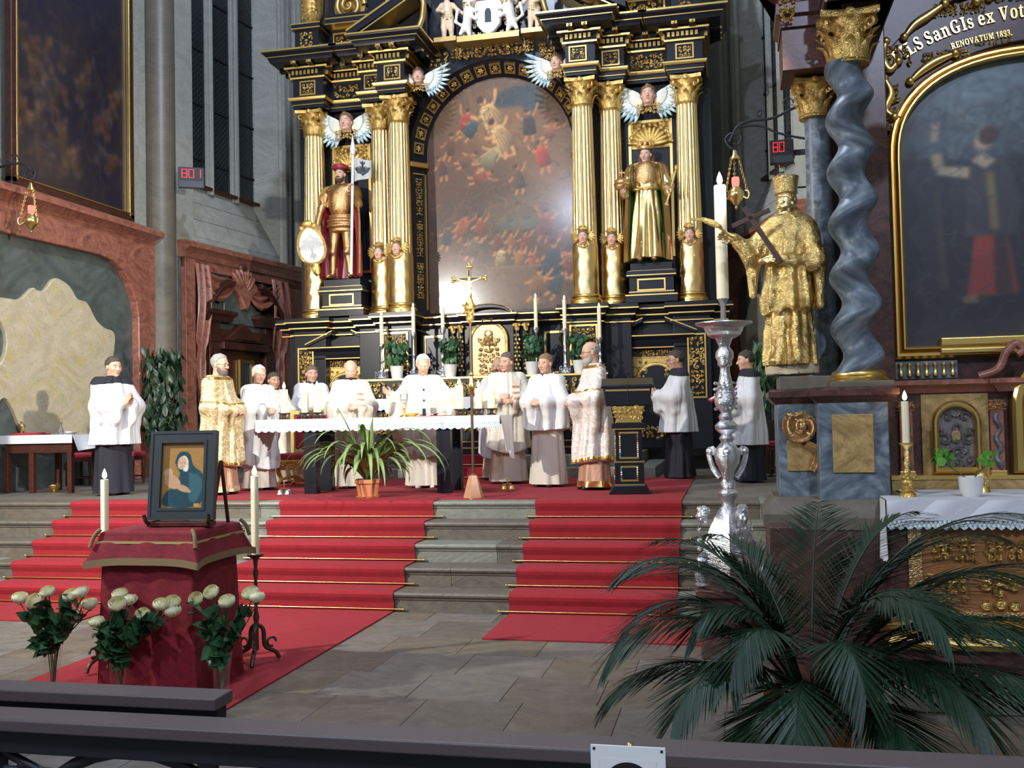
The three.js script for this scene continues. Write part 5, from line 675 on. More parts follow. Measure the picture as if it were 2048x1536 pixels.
  const sh = part('shield', b().prism(shp, 0.03, null, null, 0.012), M.white, t, [-0.37, 0.5, 0.3], [0.1, 0.15, 0.15]); part('shield_face', sg, phy({ map: canvasTex(128, 160, (x, W, H) => { x.fillStyle = 'rgb(226,232,228)'; x.fillRect(0, 0, W, H); eagle(x, W, H, 'rgb(40,60,70)'); }), roughness: 0.3 }), sh, [0, 0, 0.045]); const rim = b(); rim.tube(shp.map((q) => [q[0] * 1.06, q[1] * 1.06, 0.03]), 0.028, 56, 6, true).sph([0, 0.33, 0.03], [0.09, 0.06, 0.04], 8).sph([0, -0.36, 0.03], [0.07, 0.12, 0.04], 8).sph([0.1, 0.28, 0.03], 0.05, 8).sph([-0.1, 0.28, 0.03], 0.05, 8); part('shield_rim', rim, M.goldCarved, sh);
  t.scale.setScalar(s);
}
{ // crowned saint with orb and sceptre
  const t = thing('saint_statue', 'carved crowned saint in gilded robe and green lined cloak holding orb and sceptre', 'statue', [-1.3, 4.335, -16.48]), s = 2.0 / 1.75, hp = [0, 1.58, 0.02], sk = [0.66, 0.42, 0.31];
  const n = (name, list, k, lo, hi, mat, h = 0.016, mod) => { const f0 = uni(list, k); return part(name, nets(mod ? (x, y, z) => mod(f0(x, y, z), x, y, z) : f0, lo, hi, h), mat, t); };
  part('body', b().add(trunk([[[0, 1.05, 0], [0, 1.45, 0]], [[-0.19, 1.36, 0], [0.19, 1.36, 0]], [[-0.19, 1.36, 0], [-0.31, 1.1, 0.05]], [[-0.31, 1.1, 0.05], [-0.31, 0.98, 0.2]], [[0.19, 1.36, 0], [0.32, 1.1, 0.05]], [[0.32, 1.1, 0.05], [0.33, 0.98, 0.22]]], sk)).add(headGeo({ skin: sk, jaw: 0.9 }, 0.008), hp, [0.12, -0.25, 0]).add(handAt(handGeo(0.7, false), [-0.31, 0.98, 0.2], [-0.1, 0.2, 0.9], [0.4, 0.9, 0], sk)).add(handAt(handGeo(0.9, true), [0.33, 0.98, 0.22], [0.1, 0.4, 0.8], [-0.4, 0, 0.8], sk)), M.skin, t);
  part('hair', b().add(hairGeo('full', 0.008), hp, [0.12, -0.25, 0]).sph([-0.08, 1.5, -0.04], [0.04, 0.13, 0.05], 10).sph([0.09, 1.48, -0.04], [0.045, 0.15, 0.05], 10), std({ color: lin(0.09, 0.045, 0.02), roughness: 0.7 }), t);
  const cr = b().lathe([[0.085, 1.66], [0.1, 1.66], [0.105, 1.7], [0.09, 1.7]], [0, 0, 0.0], 18); for (let i = 0; i < 8; i++) cr.sph([0.1 * Math.sin(i * PI / 4), 1.73, 0.1 * Math.cos(i * PI / 4)], [0.025, 0.045, 0.025], 7); part('crown', cr, M.goldCarved, t); part('crown_cap', b().sph([0, 1.72, 0], [0.08, 0.06, 0.08], 12), M.redPaint, t);
  const fold = (amp, fr) => (d, x, y, z) => Math.max(d + amp * sst(1.3, 0.6, y) * (Math.sin(Math.atan2(x, z) * fr + y * 1.4) + 0.5 * Math.sin(Math.atan2(x, z) * (fr + 5) - y * 2)), 0.05 - y);
  n('robe', [ellip([0, 1.2, 0.02], [0.2, 0.28, 0.15]), capsule([0, 0.95, 0.03], [0, 0.05, 0.05], 0.17, 0.25), capsule([0.07, 0.7, 0.12], [0.1, 0.1, 0.15], 0.09, 0.13), capsule([-0.2, 1.37, 0], [-0.31, 1.1, 0.05], 0.075, 0.07), capsule([-0.31, 1.1, 0.05], [-0.3, 0.98, 0.17], 0.07, 0.055), capsule([0.2, 1.37, 0], [0.32, 1.1, 0.05], 0.075, 0.07), capsule([0.32, 1.1, 0.05], [0.32, 0.98, 0.2], 0.07, 0.055)], 0.06, [-0.5, 0.0, -0.3], [0.5, 1.55, 0.45], M.goldPale, 0.014, fold(0.022, 9));
  n('bodice', [ellip([0, 1.25, 0.035], [0.2, 0.24, 0.15]), capsule([-0.17, 1.38, 0], [0.17, 1.38, 0], 0.08)], 0.05, [-0.35, 0.95, -0.2], [0.35, 1.52, 0.3], M.copperGold, 0.014, (d, x, y) => Math.max(d, 1.06 - y)); part('belt', b().lathe([[0.2, 1.04], [0.215, 1.06], [0.2, 1.085]], [0, 0, 0], 24).geo().scale(1, 1, 0.8).translate(0, 0, 0.03), M.goldCarved, t);
  const cloak = (r0, off) => grid(44, 30, (u, v) => { const a = lerp(-2.25, 2.25, u), y = lerp(1.44, 0.03, v), r = lerp(0.2, 0.35 - 0.03 * v, Math.pow(v, 0.45)) + off, f = 1 + 0.05 * v * Math.sin(a * 8 + 1); return [Math.sin(a) * r * f, y, -Math.cos(a) * r * 0.62 * f + 0.03]; });
  part('cloak', cloak(0, 0.02), M.copperGold, t); part('cloak_lining', cloak(0, 0.0), phy({ color: lin(0.10, 0.22, 0.06), roughness: 0.35, side: THREE.DoubleSide }), t); n('mantle', [ellip([0, 1.36, 0], [0.27, 0.13, 0.18]), ellip([-0.2, 1.26, -0.02], [0.13, 0.2, 0.13]), ellip([0.2, 1.26, -0.02], [0.13, 0.2, 0.13])], 0.06, [-0.45, 0.95, -0.25], [0.45, 1.55, 0.3], M.copperGold, 0.016, (d, x, y, z) => Math.max(d, z - 0.06 - 0.9 * Math.max(0, Math.abs(x) - 0.16)));
  part('orb', b().sph([-0.33, 1.12, 0.25], 0.11, 18).bar([-0.33, 1.22, 0.25], [-0.33, 1.33, 0.25], 0.012).bar([-0.37, 1.29, 0.25], [-0.29, 1.29, 0.25], 0.012), M.copperGold, t); part('orb_band', b().add(new THREE.TorusGeometry(0.112, 0.012, 6, 24), [-0.33, 1.12, 0.25], [PI / 2, 0, 0]), M.goldCarved, t);
  part('sceptre', b().bar([0.3, 0.78, 0.32], [0.44, 1.28, 0.26], 0.016).sph([0.3, 0.78, 0.32], 0.03, 8).sph([0.36, 0.98, 0.3], [0.035, 0.05, 0.035], 8).sph([0.445, 1.3, 0.26], [0.03, 0.05, 0.03], 8), M.goldCarved, t);
  for (const q of [-1, 1]) part('foot', b().sph([q * 0.1, 0.035, 0.24], [0.04, 0.035, 0.1], 10), M.copperGold, t); t.scale.setScalar(s);
}
// ================================================================ SANCTUARY FURNITURE
function lace(w, h, n) { // hanging lace band with a scalloped lower edge, in xy, top edge at y = 0
  const pts = [[0, 0], [w, 0]]; for (let i = n; i > 0; i--) for (let k = 0; k <= 4; k++) { const t = k / 4; pts.push([(w / n) * (i - t), -h + 0.022 * (1 - Math.sin(PI * t))]); } return pts;
}
const laceTex = canvasTex(256, 128, (x, W, H) => { x.fillStyle = 'rgb(232,236,238)'; x.fillRect(0, 0, W, H); x.strokeStyle = 'rgb(150,172,178)'; x.lineWidth = 5; for (let i = -4; i < 12; i++) { x.beginPath(); x.moveTo(i * 32, 0); x.lineTo(i * 32 + 128, 128); x.stroke(); x.beginPath(); x.moveTo(i * 32 + 128, 0); x.lineTo(i * 32, 128); x.stroke(); } x.fillStyle = 'rgb(120,146,156)'; for (let i = 0; i < 8; i++) for (let j = 0; j < 4; j++) { x.beginPath(); x.arc(i * 32 + 16, j * 32 + 16, 6, 0, 7); x.fill(); } });
laceTex.wrapS = laceTex.wrapT = THREE.RepeatWrapping; const M_lace = tiled(std({ map: laceTex, roughness: 0.9 }), 0.22);
{ // high altar block and gilded shelf
  const t = thing('high_altar', 'black high altar block with gilded shelf under the arched painting', 'altar', [-4, 1.27, -15.5]);
  part('mensa', b().box(-1.9, 1.9, 0, 0.84, -0.45, 0.45, 0.015).box(-2.0, 2.0, 0.84, 0.9, -0.47, 0.52, 0.01), M.black, t); part('front_fillet', b().box(-1.91, 1.91, 0.1, 0.12, 0.44, 0.462).box(-1.91, 1.91, 0.2, 0.215, 0.44, 0.462).box(-1.91, 1.91, 0.76, 0.78, 0.44, 0.465), M.gold, t);
  for (const x of [-1.3, 0, 1.3]) part('front_carving', carving(0.75, 0.34, 200 + x, 0.05, 3).geo(), M.goldCarved, t, [x, 0.52, 0.45]);
  part('gradine', b().box(-2.1, 2.1, 0.9, 1.24, -0.48, -0.06, 0.01), M.black, t); part('gradine_carving', b().box(-2.1, 2.1, 1.22, 1.25, -0.07, -0.03), M.gold, t); for (let i = 0; i < 7; i++) part('gradine_panel', carving(0.54, 0.26, 210 + i, 0.05, 4).geo(), M.goldCarved, t, [-1.8 + i * 0.6, 1.06, -0.06]);
  const c = thing('altar_cloth', 'white lace edged cloth on the high altar behind the clergy', 'cloth', [-4, 2.17, -15.5]); part('cloth', b().box(-2.02, 2.02, 0.002, 0.01, 0.0, 0.535).box(-2.02, 2.02, -0.09, 0.01, 0.528, 0.536), M.linenGrey, c); part('lace', b().prism(lace(4.04, 0.1, 40), 0.004, [-2.02, -0.08, 0.53]), M_lace, c);
}
{ // tabernacle
  const t = thing('tabernacle', 'black tabernacle with gilded arched door and carved colonnettes', 'tabernacle', [-3.9, 2.522, -16.08]), Bk = M.black;
  part('case', b().box(-0.72, 0.72, 0, 0.92, -0.18, 0.1, 0.01).box(-0.42, 0.42, 0, 1.0, -0.18, 0.16, 0.01), Bk, t);
  const pth = [[-0.78, -0.1], [-0.78, 0.14], [-0.42, 0.14], [-0.42, 0.24], [0.42, 0.24], [0.42, 0.14], [0.78, 0.14], [0.78, -0.1]]; part('cornice', b().mould(pth, [[-0.2, 0.86], [0, 0.86], [0.02, 0.92], [0.06, 0.98], [0.07, 1.02], [-0.2, 1.04]]), Bk, t); part('cornice_fillet', b().mould(pth, [[-0.01, 0.905], [0.035, 0.905], [0.035, 0.92], [-0.01, 0.92]]).mould(pth, [[0.03, 1.005], [0.085, 1.01], [0.085, 1.03], [0.03, 1.03]]), M.gold, t);
  const up = [], dn = []; for (let i = 0; i <= 14; i++) { const a = PI * i / 14; up.push([0.42 * Math.cos(a), 1.02 + 0.17 * Math.sin(a)]); dn.push([0.36 * Math.cos(a), 1.02 + 0.11 * Math.sin(a)]); } part('segment_pediment', b().prism([...up, ...dn.reverse()], 0.3, [0, 0, -0.05], null, 0.01), Bk, t); part('pediment_fillet', b().add(new THREE.TorusGeometry(0.42, 0.014, 6, 24, PI), [0, 1.02, 0.26], [0, 0, 0], [1, 0.42, 1]).add(carving(0.2, 0.09, 221, 0.04, 3).geo(), [0, 0.94, 0.27]), M.goldCarved, t);
  const arc = (r, y0, cy) => { const q = [[-r, y0]]; for (let i = 0; i <= 18; i++) { const a = PI - PI * i / 18; q.push([r * Math.cos(a), cy + r * Math.sin(a)]); } q.push([r, y0]); return q; };
  const d = part('door', b().prism(arc(0.28, 0.0, 0.6), 0.03, [0, 0, 0.16], null, 0.006), std({ color: lin(0.50, 0.32, 0.17), metalness: 0.9, roughness: 0.42 }), t); part('door_frame', b().prism(arc(0.33, 0.0, 0.6), 0.05, [0, 0, 0.16], null, 0.008, [arc(0.28, 0.035, 0.6).reverse()]), M.goldCarved, d); part('door_relief', carving(0.36, 0.62, 222, 0.05, 3).geo(), M.goldPale, d, [0, 0.36, 0.19]); part('door_relief_cup', b().lathe([[0.001, 0], [0.05, 0], [0.02, 0.03], [0.015, 0.1], [0.06, 0.14], [0.07, 0.22], [0.001, 0.22]], [0, 0.4, 0.22], 14).sph([0, 0.7, 0.22], [0.07, 0.07, 0.03], 12), M.goldPale, d);
  for (const x of [-0.62, -0.48, 0.48, 0.62]) { const z = Math.abs(x) > 0.5 ? 0.15 : 0.2, c = part('colonnette', b().lathe([[0.001, 0], [0.05, 0], [0.05, 0.05], [0.035, 0.07], [0.03, 0.74], [0.001, 0.74]], [x, 0, z], 12), Bk, t); let q = b(); for (let k = 0; k < 9; k++) for (let m = 0; m < 3; m++) { const a = k * 0.9 + m * 2.09; q.sph([x + 0.034 * Math.cos(a), 0.12 + k * 0.068, z + 0.034 * Math.sin(a)], [0.022, 0.03, 0.02], 6); } part('colonnette_gilding', q, M.goldCarved, c); q = b(); q.lathe([[0.035, 0.74], [0.045, 0.78], [0.065, 0.86], [0.001, 0.86]], [x, 0, z], 8).sph([x - 0.05, 0.83, z + 0.04], 0.025, 6).sph([x + 0.05, 0.83, z + 0.04], 0.025, 6); part('colonnette_capital', q, M.goldCarved, c); }
}
// ---- candles
function flameB(y, s = 1) { return b().lathe([[0.001, 0], [0.011 * s, 0.008 * s], [0.015 * s, 0.02 * s], [0.012 * s, 0.036 * s], [0.004 * s, 0.056 * s], [0.001, 0.062 * s]], [0, y, 0], 10); }
let candleLights = [];
function candle(label, group, p, r, h, mat = M.wax, fs = 1) {
  const t = thing('candle', label, 'candle', p, 0, group); part('wax', b().lathe([[0.001, 0], [r, 0], [r, h - 0.006], [r * 0.92, h], [r * 0.75, h - 0.008], [0.001, h - 0.012]], [0, 0, 0], 20), mat, t); part('wick', b().cyl(0, h - 0.012, h + 0.012, 0, 0.002), M.iron, t); part('flame', flameB(h + 0.004, fs), M.flame, t);
  candleLights.push([p[0], p[1] + h + 0.03, p[2]]); return t;
}
function candlestick(label, group, p, prof, mat, name = 'candlestick', parts = true) { const t = thing(name, label, 'candlestick', p, 0, group); part('stem', b().lathe(prof, [0, 0, 0], 24), mat, t); return t; }
{
  const xs = [[-5.72, 3.62, 3.12], [-5.16, 3.74, 3.29], [-4.65, 3.72, 3.35], [-3.08, 3.80, 3.29], [-2.61, 3.75, 3.25], [-2.05, 3.60, 3.09]], wh = ['at the end of the altar shelf nearest the armoured saint', 'beside the gilt carved panel below the armoured saint', 'next to the brass crucifix before the painting', 'just beyond the tabernacle towards the crowned saint', 'between the two potted plants beyond the tabernacle', 'at the end of the altar shelf nearest the crowned saint'];
  xs.forEach(([x, top, bot], i) => { const h = bot - 2.52; const t = candlestick(`tall silver altar candlestick ${wh[i]}`, 'high altar candlesticks', [x, 2.52, -15.78], [[0.001, 0], [0.11, 0], [0.12, 0.02], [0.1, 0.05], [0.05, 0.09], [0.03, 0.13], [0.045, 0.17], [0.02, 0.21], [0.018, h * 0.45], [0.04, h * 0.5], [0.018, h * 0.55], [0.016, h * 0.84], [0.03, h * 0.88], [0.05, h * 0.95], [0.055, h], [0.001, h]], M.silver); part('foot_scroll', carving(0.2, 0.12, 230 + i, 0.04, 3).geo(), M.silver, t, [0, 0.08, 0.07]); candle(`slim lit candle ${wh[i]}`, 'high altar candles', [x, bot, -15.78], 0.032, top - bot - 0.03, M.wax, 1.2); });
}
// ---- leafy pot plants
function leafG(L, W, bend = 0.3, nu = 2, nv = 6) { return grid(nu, nv, (u, v) => { const w = W * Math.sin(PI * Math.pow(v, 0.75)) * 0.5 + 0.001; return [(u - 0.5) * 2 * w, L * v * (1 - 0.15 * bend * v), -bend * L * v * v + 0.12 * W * Math.abs(u - 0.5) * 2]; }); }
function leafCloud(n, seed, rad, hgt, L, W, droop = 0.6) { const o = b(); reseed(seed); const l = leafG(L, W, 0.35); for (let i = 0; i < n; i++) { const a = rnd() * 6.283, r = rad * Math.sqrt(rnd()), y = hgt * rnd(), s = rr(0.65, 1.2); o.add(l.clone(), mtx([r * Math.cos(a), y, r * Math.sin(a)], [rr(-0.6, 0.3) + droop * 0.9, -a + PI / 2 + rr(-0.8, 0.8), rr(-0.5, 0.5)], s)); } return o; }
{
  const wh = ['nearest the armoured saint, behind the praying priest', 'behind the main celebrant', 'behind the young priest, nearest the tabernacle', 'behind the grey bearded priest in brocade'];
  [[-5.42, 0], [-4.5, 1], [-3.13, 2], [-2.36, 3]].forEach(([x, i]) => { const t = thing('potted_plant', `white potted plant on the high altar ${wh[i]}`, 'plant', [x, 2.52, -15.66], 0, 'high altar plants'); t.rotation.y = i * 1.3; part('pot', b().lathe([[0.001, 0], [0.085, 0], [0.115, 0.2], [0.12, 0.21], [0.105, 0.21], [0.1, 0.18], [0.001, 0.18]], [0, 0, 0], 24), M.porcelain, t); part('soil', b().cyl(0, 0.17, 0.185, 0, 0.1), M.soil, t); part('foliage', leafCloud(80, 300 + i, 0.19, 0.36, 0.13, 0.075).geo().translate(0, 0.2, 0), M.leaf, t); part('stem', b().bar([0, 0.18, 0], [0.05, 0.5, 0.03], 0.006, 5).bar([0, 0.18, 0], [-0.12, 0.45, 0.02], 0.006, 5).bar([0, 0.18, 0], [0.1, 0.4, -0.08], 0.006, 5), M.stem, t); });
}
// ---- the free-standing altar table
{
  const t = thing('altar_table', 'long dark altar table under a white cloth before the celebrants', 'table', [-4.28, PY + 0.012, -11.82]);
  part('table_top', b().box(-1.55, 1.55, 0.82, 0.915, -0.31, 0.31, 0.008), M.black, t); for (const [x, z] of [[-0.86, 0.24], [0.86, 0.24], [-0.86, -0.24], [0.86, -0.24]]) part('leg', b().box(x - 0.085, x + 0.085, 0, 0.82, z - 0.06, z + 0.06, 0.008), M.black, t);
  const c = thing('tablecloth', 'white lace trimmed cloth over the long altar table', 'tablecloth', [-4.28, PY + 0.93, -11.82]);
  part('cloth', b().box(-1.575, 1.575, -0.001, 0.008, -0.33, 0.335, 0.003).box(-1.575, 1.575, -0.07, 0.006, 0.328, 0.336, 0.003).box(-1.575, 1.575, -0.1, 0.006, -0.336, -0.328, 0.003), M.linen, c); part('lace', b().prism(lace(3.15, 0.085, 34), 0.004, [-1.575, -0.068, 0.332]), M_lace, c);
  const drop = (s, L) => grid(30, 24, (u, v) => [s * (1.578 + 0.02 * Math.sin(u * 14) * v + 0.05 * v), -L * v * (0.9 + 0.12 * Math.sin(u * 5 + s)), lerp(-0.33, 0.333, u) * (1 - 0.35 * v) + 0.05 * v]); part('end_drop', drop(-1, 0.5), std({ color: lin(0.70, 0.70, 0.69), roughness: 0.9, side: THREE.DoubleSide }), c); part('end_drop', drop(1, 0.52), std({ color: lin(0.70, 0.70, 0.69), roughness: 0.9, side: THREE.DoubleSide }), c);
  const TY = PY + 0.94;
  const cl = ['nearest the gold robed priest', 'in the middle by the gold robed priest', 'of the three, nearest the praying priest', 'right beside the main celebrant', 'on the altar table, behind the cross staff knob', 'in front of the priest with turned head'];
  [[-5.57, 0.38], [-5.34, 0.38], [-5.12, 0.38], [-3.26, 0.37], [-3.05, 0.33], [-2.86, 0.32]].forEach(([x, h], i) => { const z = -11.72 + (i % 3 === 1 ? -0.12 : 0); const s = thing('candle_holder', `low metal holder under the candle ${cl[i]}`, 'candle holder', [x, TY, z], 0, 'altar candle holders'); part('dish', b().lathe([[0.001, 0.06], [0.05, 0.06], [0.075, 0.075], [0.077, 0.082], [0.001, 0.08]], [0, 0, 0], 20), M.bronze, s); part('foot', b().lathe([[0.001, 0], [0.06, 0], [0.055, 0.012], [0.02, 0.025], [0.025, 0.06], [0.001, 0.06]], [0, 0, 0], 16), M.bronze, s); for (let k = 0; k < 3; k++) part('bracket', b().bar([0.05 * Math.cos(k * 2.09), 0.0, 0.05 * Math.sin(k * 2.09)], [0.07 * Math.cos(k * 2.09), 0.078, 0.07 * Math.sin(k * 2.09)], 0.006, 6), M.bronze, s); candle(`thick lit cream candle ${cl[i]}`, 'altar table candles', [x, TY + 0.081, z], 0.048, h - 0.08, M.waxPillar, 1.5); });
  const ch = thing('chalice', 'glass and gold chalice on the altar by the celebrant', 'chalice', [-4.03, TY, -11.9]); part('cup', b().lathe([[0.012, 0.16], [0.045, 0.19], [0.055, 0.24], [0.055, 0.29], [0.052, 0.29], [0.05, 0.24], [0.04, 0.195], [0.001, 0.175]], [0, 0, 0], 24), M.silver, ch); part('stem', b().lathe([[0.001, 0], [0.065, 0], [0.06, 0.012], [0.02, 0.03], [0.012, 0.08], [0.024, 0.1], [0.012, 0.12], [0.015, 0.165], [0.001, 0.165]], [0, 0, 0], 20), M.gold, ch);
  const pt = thing('paten', 'gold bowl paten on the altar in front of the celebrant', 'bowl', [-3.88, TY, -11.75]); part('bowl', b().lathe([[0.001, 0.008], [0.05, 0.008], [0.1, 0.035], [0.105, 0.045], [0.1, 0.043], [0.048, 0.018], [0.001, 0.016]], [0, 0, 0], 28), M.gold, pt); part('foot', b().lathe([[0.001, 0], [0.05, 0], [0.045, 0.01], [0.001, 0.01]], [0, 0, 0], 20), M.gold, pt); part('host', b().cyl(0, 0.018, 0.024, 0, 0.06), M.paper, pt);
  const bk = thing('missal', 'open missal lying on the altar before the celebrant', 'book', [-3.62, TY, -11.85], 0.15); for (const s of [-1, 1]) part('page_block', grid(8, 2, (u, v) => [s * u * 0.19, 0.012 + 0.022 * Math.sin(PI * Math.pow(u, 0.6)), (v - 0.5) * 0.28]), std({ color: lin(0.8, 0.76, 0.68), roughness: 0.9, side: THREE.DoubleSide }), bk); part('cover', b().box(-0.2, 0.2, 0, 0.008, -0.15, 0.15, 0.003), M.redBook, bk); part('ribbon', b().box(0.01, 0.02, 0.02, 0.03, -0.14, 0.2), M.redBook, bk);
}
// ---- processional cross in a marble foot
{
  const t = thing('processional_cross', 'tall brass processional crucifix on a pole in a pink marble foot', 'crucifix', [-2.88, PY, -10.87]);
  part('foot', b().lathe([[0.001, 0], [0.12, 0], [0.115, 0.03], [0.055, 0.25], [0.05, 0.262], [0.001, 0.262]], [0, 0, 0], 6), M.pinkMarble, t); part('pole', b().cyl(0, 0.26, 2.02, 0, 0.017, 0.016, 12), M.bronze, t); part('foot_collar', b().cyl(0, 0.255, 0.285, 0, 0.025), M.brass, t); part('collar', b().lathe([[0.017, 1.18], [0.035, 1.22], [0.05, 1.27], [0.035, 1.31], [0.022, 1.36], [0.017, 1.4]], [0, 0, 0], 14).sph([0, 1.4, 0], 0.032, 10), M.brass, t);
  part('knop', b().lathe([[0.018, 1.98], [0.045, 2.02], [0.05, 2.06], [0.03, 2.1], [0.06, 2.14], [0.065, 2.18], [0.04, 2.22], [0.025, 2.27], [0.001, 2.27]], [0, 0, 0], 16).add(carving(0.14, 0.14, 241, 0.04, 4).geo(), [0, 2.14, 0.04]), M.goldCarved, t);
  const c = part('cross', b().box(-0.02, 0.02, 2.25, 2.6, -0.012, 0.012).box(-0.16, 0.16, 2.465, 2.505, -0.012, 0.012), M.brass, t); part('cross_inlay', b().box(-0.009, 0.009, 2.27, 2.59, 0.012, 0.016).box(-0.15, 0.15, 2.477, 2.493, 0.012, 0.016), M.iron, c); for (const [x, y] of [[0.17, 2.485], [-0.17, 2.485], [0, 2.62]]) part('trefoil', b().sph([x, y, 0], 0.026, 8).sph([x + (x ? Math.sign(x) * 0.022 : -0.022), y + (x ? 0.022 : 0.0), 0], 0.019, 8).sph([x + (x ? Math.sign(x) * 0.022 : 0.022), y + (x ? -0.022 : 0.0), 0], 0.019, 8).sph([x * 1.1, y + (x ? 0 : 0.03), 0], 0.019, 8), M.brass, c);
  part('corpus', nets(uni([ellip([0, 2.41, 0.03], [0.034, 0.055, 0.022]), ellip([0.0, 2.345, 0.03], [0.034, 0.035, 0.024]), capsule([-0.03, 2.445, 0.03], [-0.14, 2.485, 0.02], 0.012, 0.008), capsule([0.03, 2.445, 0.03], [0.14, 2.485, 0.02], 0.012, 0.008), ellip([0.006, 2.485, 0.035], [0.018, 0.023, 0.02]), capsule([-0.012, 2.33, 0.03], [-0.02, 2.25, 0.05], 0.019, 0.013), capsule([0.012, 2.33, 0.03], [-0.004, 2.25, 0.05], 0.019, 0.013), capsule([-0.02, 2.25, 0.05], [0.0, 2.17, 0.025], 0.013, 0.009), capsule([-0.004, 2.25, 0.05], [0.004, 2.17, 0.028], 0.013, 0.009)], 0.012), [-0.18, 2.14, -0.02], [0.18, 2.53, 0.09], 0.006), std({ color: lin(0.85, 0.72, 0.48), roughness: 0.35, metalness: 0.4 }), c);
}
// ---- lectern with jewelled panels
{
  const t = thing('lectern', 'black lectern with gilt capital and jewelled panel borders on the red carpet', 'lectern', [-1.18, PY + 0.012, -11.45], 0.1);
  part('base', b().prism([[-0.24, 0], [0.24, 0], [0.18, 0.1], [-0.18, 0.1]], 0.4, [0, 0, -0.2], null, 0.01), M.black, t); part('pedestal_box', b().box(-0.165, 0.165, 0.1, 0.36, -0.15, 0.15, 0.006), M.black, t); part('shaft', b().box(-0.15, 0.15, 0.36, 0.74, -0.135, 0.135, 0.006).box(-0.19, 0.19, 0.74, 0.8, -0.17, 0.17, 0.006), M.black, t);
  part('fillet', b().box(-0.17, 0.17, 0.098, 0.112, -0.155, 0.158).box(-0.17, 0.17, 0.355, 0.37, -0.15, 0.156).box(-0.185, 0.185, 0.728, 0.745, -0.165, 0.168), M.gold, t);
  const cap = part('capital', b().prism([[-0.15, 0.8], [0.15, 0.8], [0.14, 0.84], [0.17, 0.95], [0.19, 1.0], [-0.19, 1.0], [-0.17, 0.95], [-0.14, 0.84]], 0.3, [0, 0, -0.15], null, 0.01), M.gold, t); for (const s of [-1, 1]) part('capital_leaf', carving(0.17, 0.16, 250 + s, 0.05, 4).geo(), M.goldCarved, cap, [s * 0.09, 0.92, 0.15]);
  part('desk', b().prism([[-0.25, 1.0], [0.25, 1.0], [0.26, 1.1], [0.28, 1.24], [-0.28, 1.24], [-0.26, 1.1]], 0.34, [0, 0, -0.17], null, 0.012).bx([0, 1.26, -0.02], [0.6, 0.03, 0.42], [0.25, 0, 0], 0.008), M.black, t); part('desk_fillet', b().box(-0.25, 0.25, 1.165, 1.185, 0.18, 0.19), M.gold, t); part('desk_seam', b().box(-0.004, 0.004, 1.01, 1.24, 0.185, 0.192), M.iron, t);
  const gems = [[0.5, 0.03, 0.03], [0.05, 0.35, 0.3], [0.7, 0.6, 0.3], [0.6, 0.2, 0.15], [0.8, 0.8, 0.75], [0.7, 0.5, 0.1]].map((c) => phy({ color: lin(...c), roughness: 0.15, clearcoat: 1 })); const sg = new THREE.SphereGeometry(0.0115, 8, 6); reseed(8);
  for (const [cy, h, w] of [[0.55, 0.29, 0.22], [0.23, 0.16, 0.2]]) { const z = cy > 0.4 ? 0.136 : 0.151; part('panel_border', b().box(-w / 2, w / 2, cy + h / 2 - 0.012, cy + h / 2 + 0.008, z - 0.004, z + 0.004).box(-w / 2, w / 2, cy - h / 2 - 0.008, cy - h / 2 + 0.012, z - 0.004, z + 0.004), M.gold, t); for (const s of [-1, 1]) for (let k = 0; k < Math.round(h / 0.026); k++) { part('gem', sg, gems[(rnd() * 6) | 0], t, [s * (w / 2 - 0.01), cy - h / 2 + 0.02 + k * 0.025, z]); if (s < 0) part('gem', sg, gems[(rnd() * 6) | 0], t, [-(cy > 0.4 ? 0.15 : 0.165), cy - h / 2 + 0.02 + k * 0.025, 0.11]); } }
}
// ---- two sets of altar bells on the carpet
for (const [x, z, lb] of [[-5.47, -11.48, 'set of small silver altar bells on the carpet near the gold robed priest'], [-2.78, -12.15, 'set of small brass altar bells on the carpet by the dark shod priest']]) {
  const t = thing('altar_bells', lb, 'bells', [x, PY + 0.012, z]), m = x < -5 ? M.silver : M.brass; for (let k = 0; k < 4; k++) { const a = k * PI / 2 + 0.5; const bl = part('bell', b().lathe([[0.001, 0.06], [0.012, 0.06], [0.025, 0.045], [0.03, 0.02], [0.04, 0.002], [0.036, 0.0], [0.026, 0.02]], [0.065 * Math.cos(a), 0.0, 0.065 * Math.sin(a)], 16), m, t); part('clapper', b().sph([0.065 * Math.cos(a), 0.012, 0.065 * Math.sin(a)], 0.01, 8), M.brass, bl); } part('handle', b().bar([0, 0.07, 0], [0, 0.13, 0], 0.007, 8).sph([0, 0.135, 0], 0.012, 8).bar([-0.06, 0.065, -0.03], [0.06, 0.065, 0.03], 0.005, 6).bar([0.03, 0.065, -0.06], [-0.03, 0.065, 0.06], 0.005, 6), M.brass, t);
}
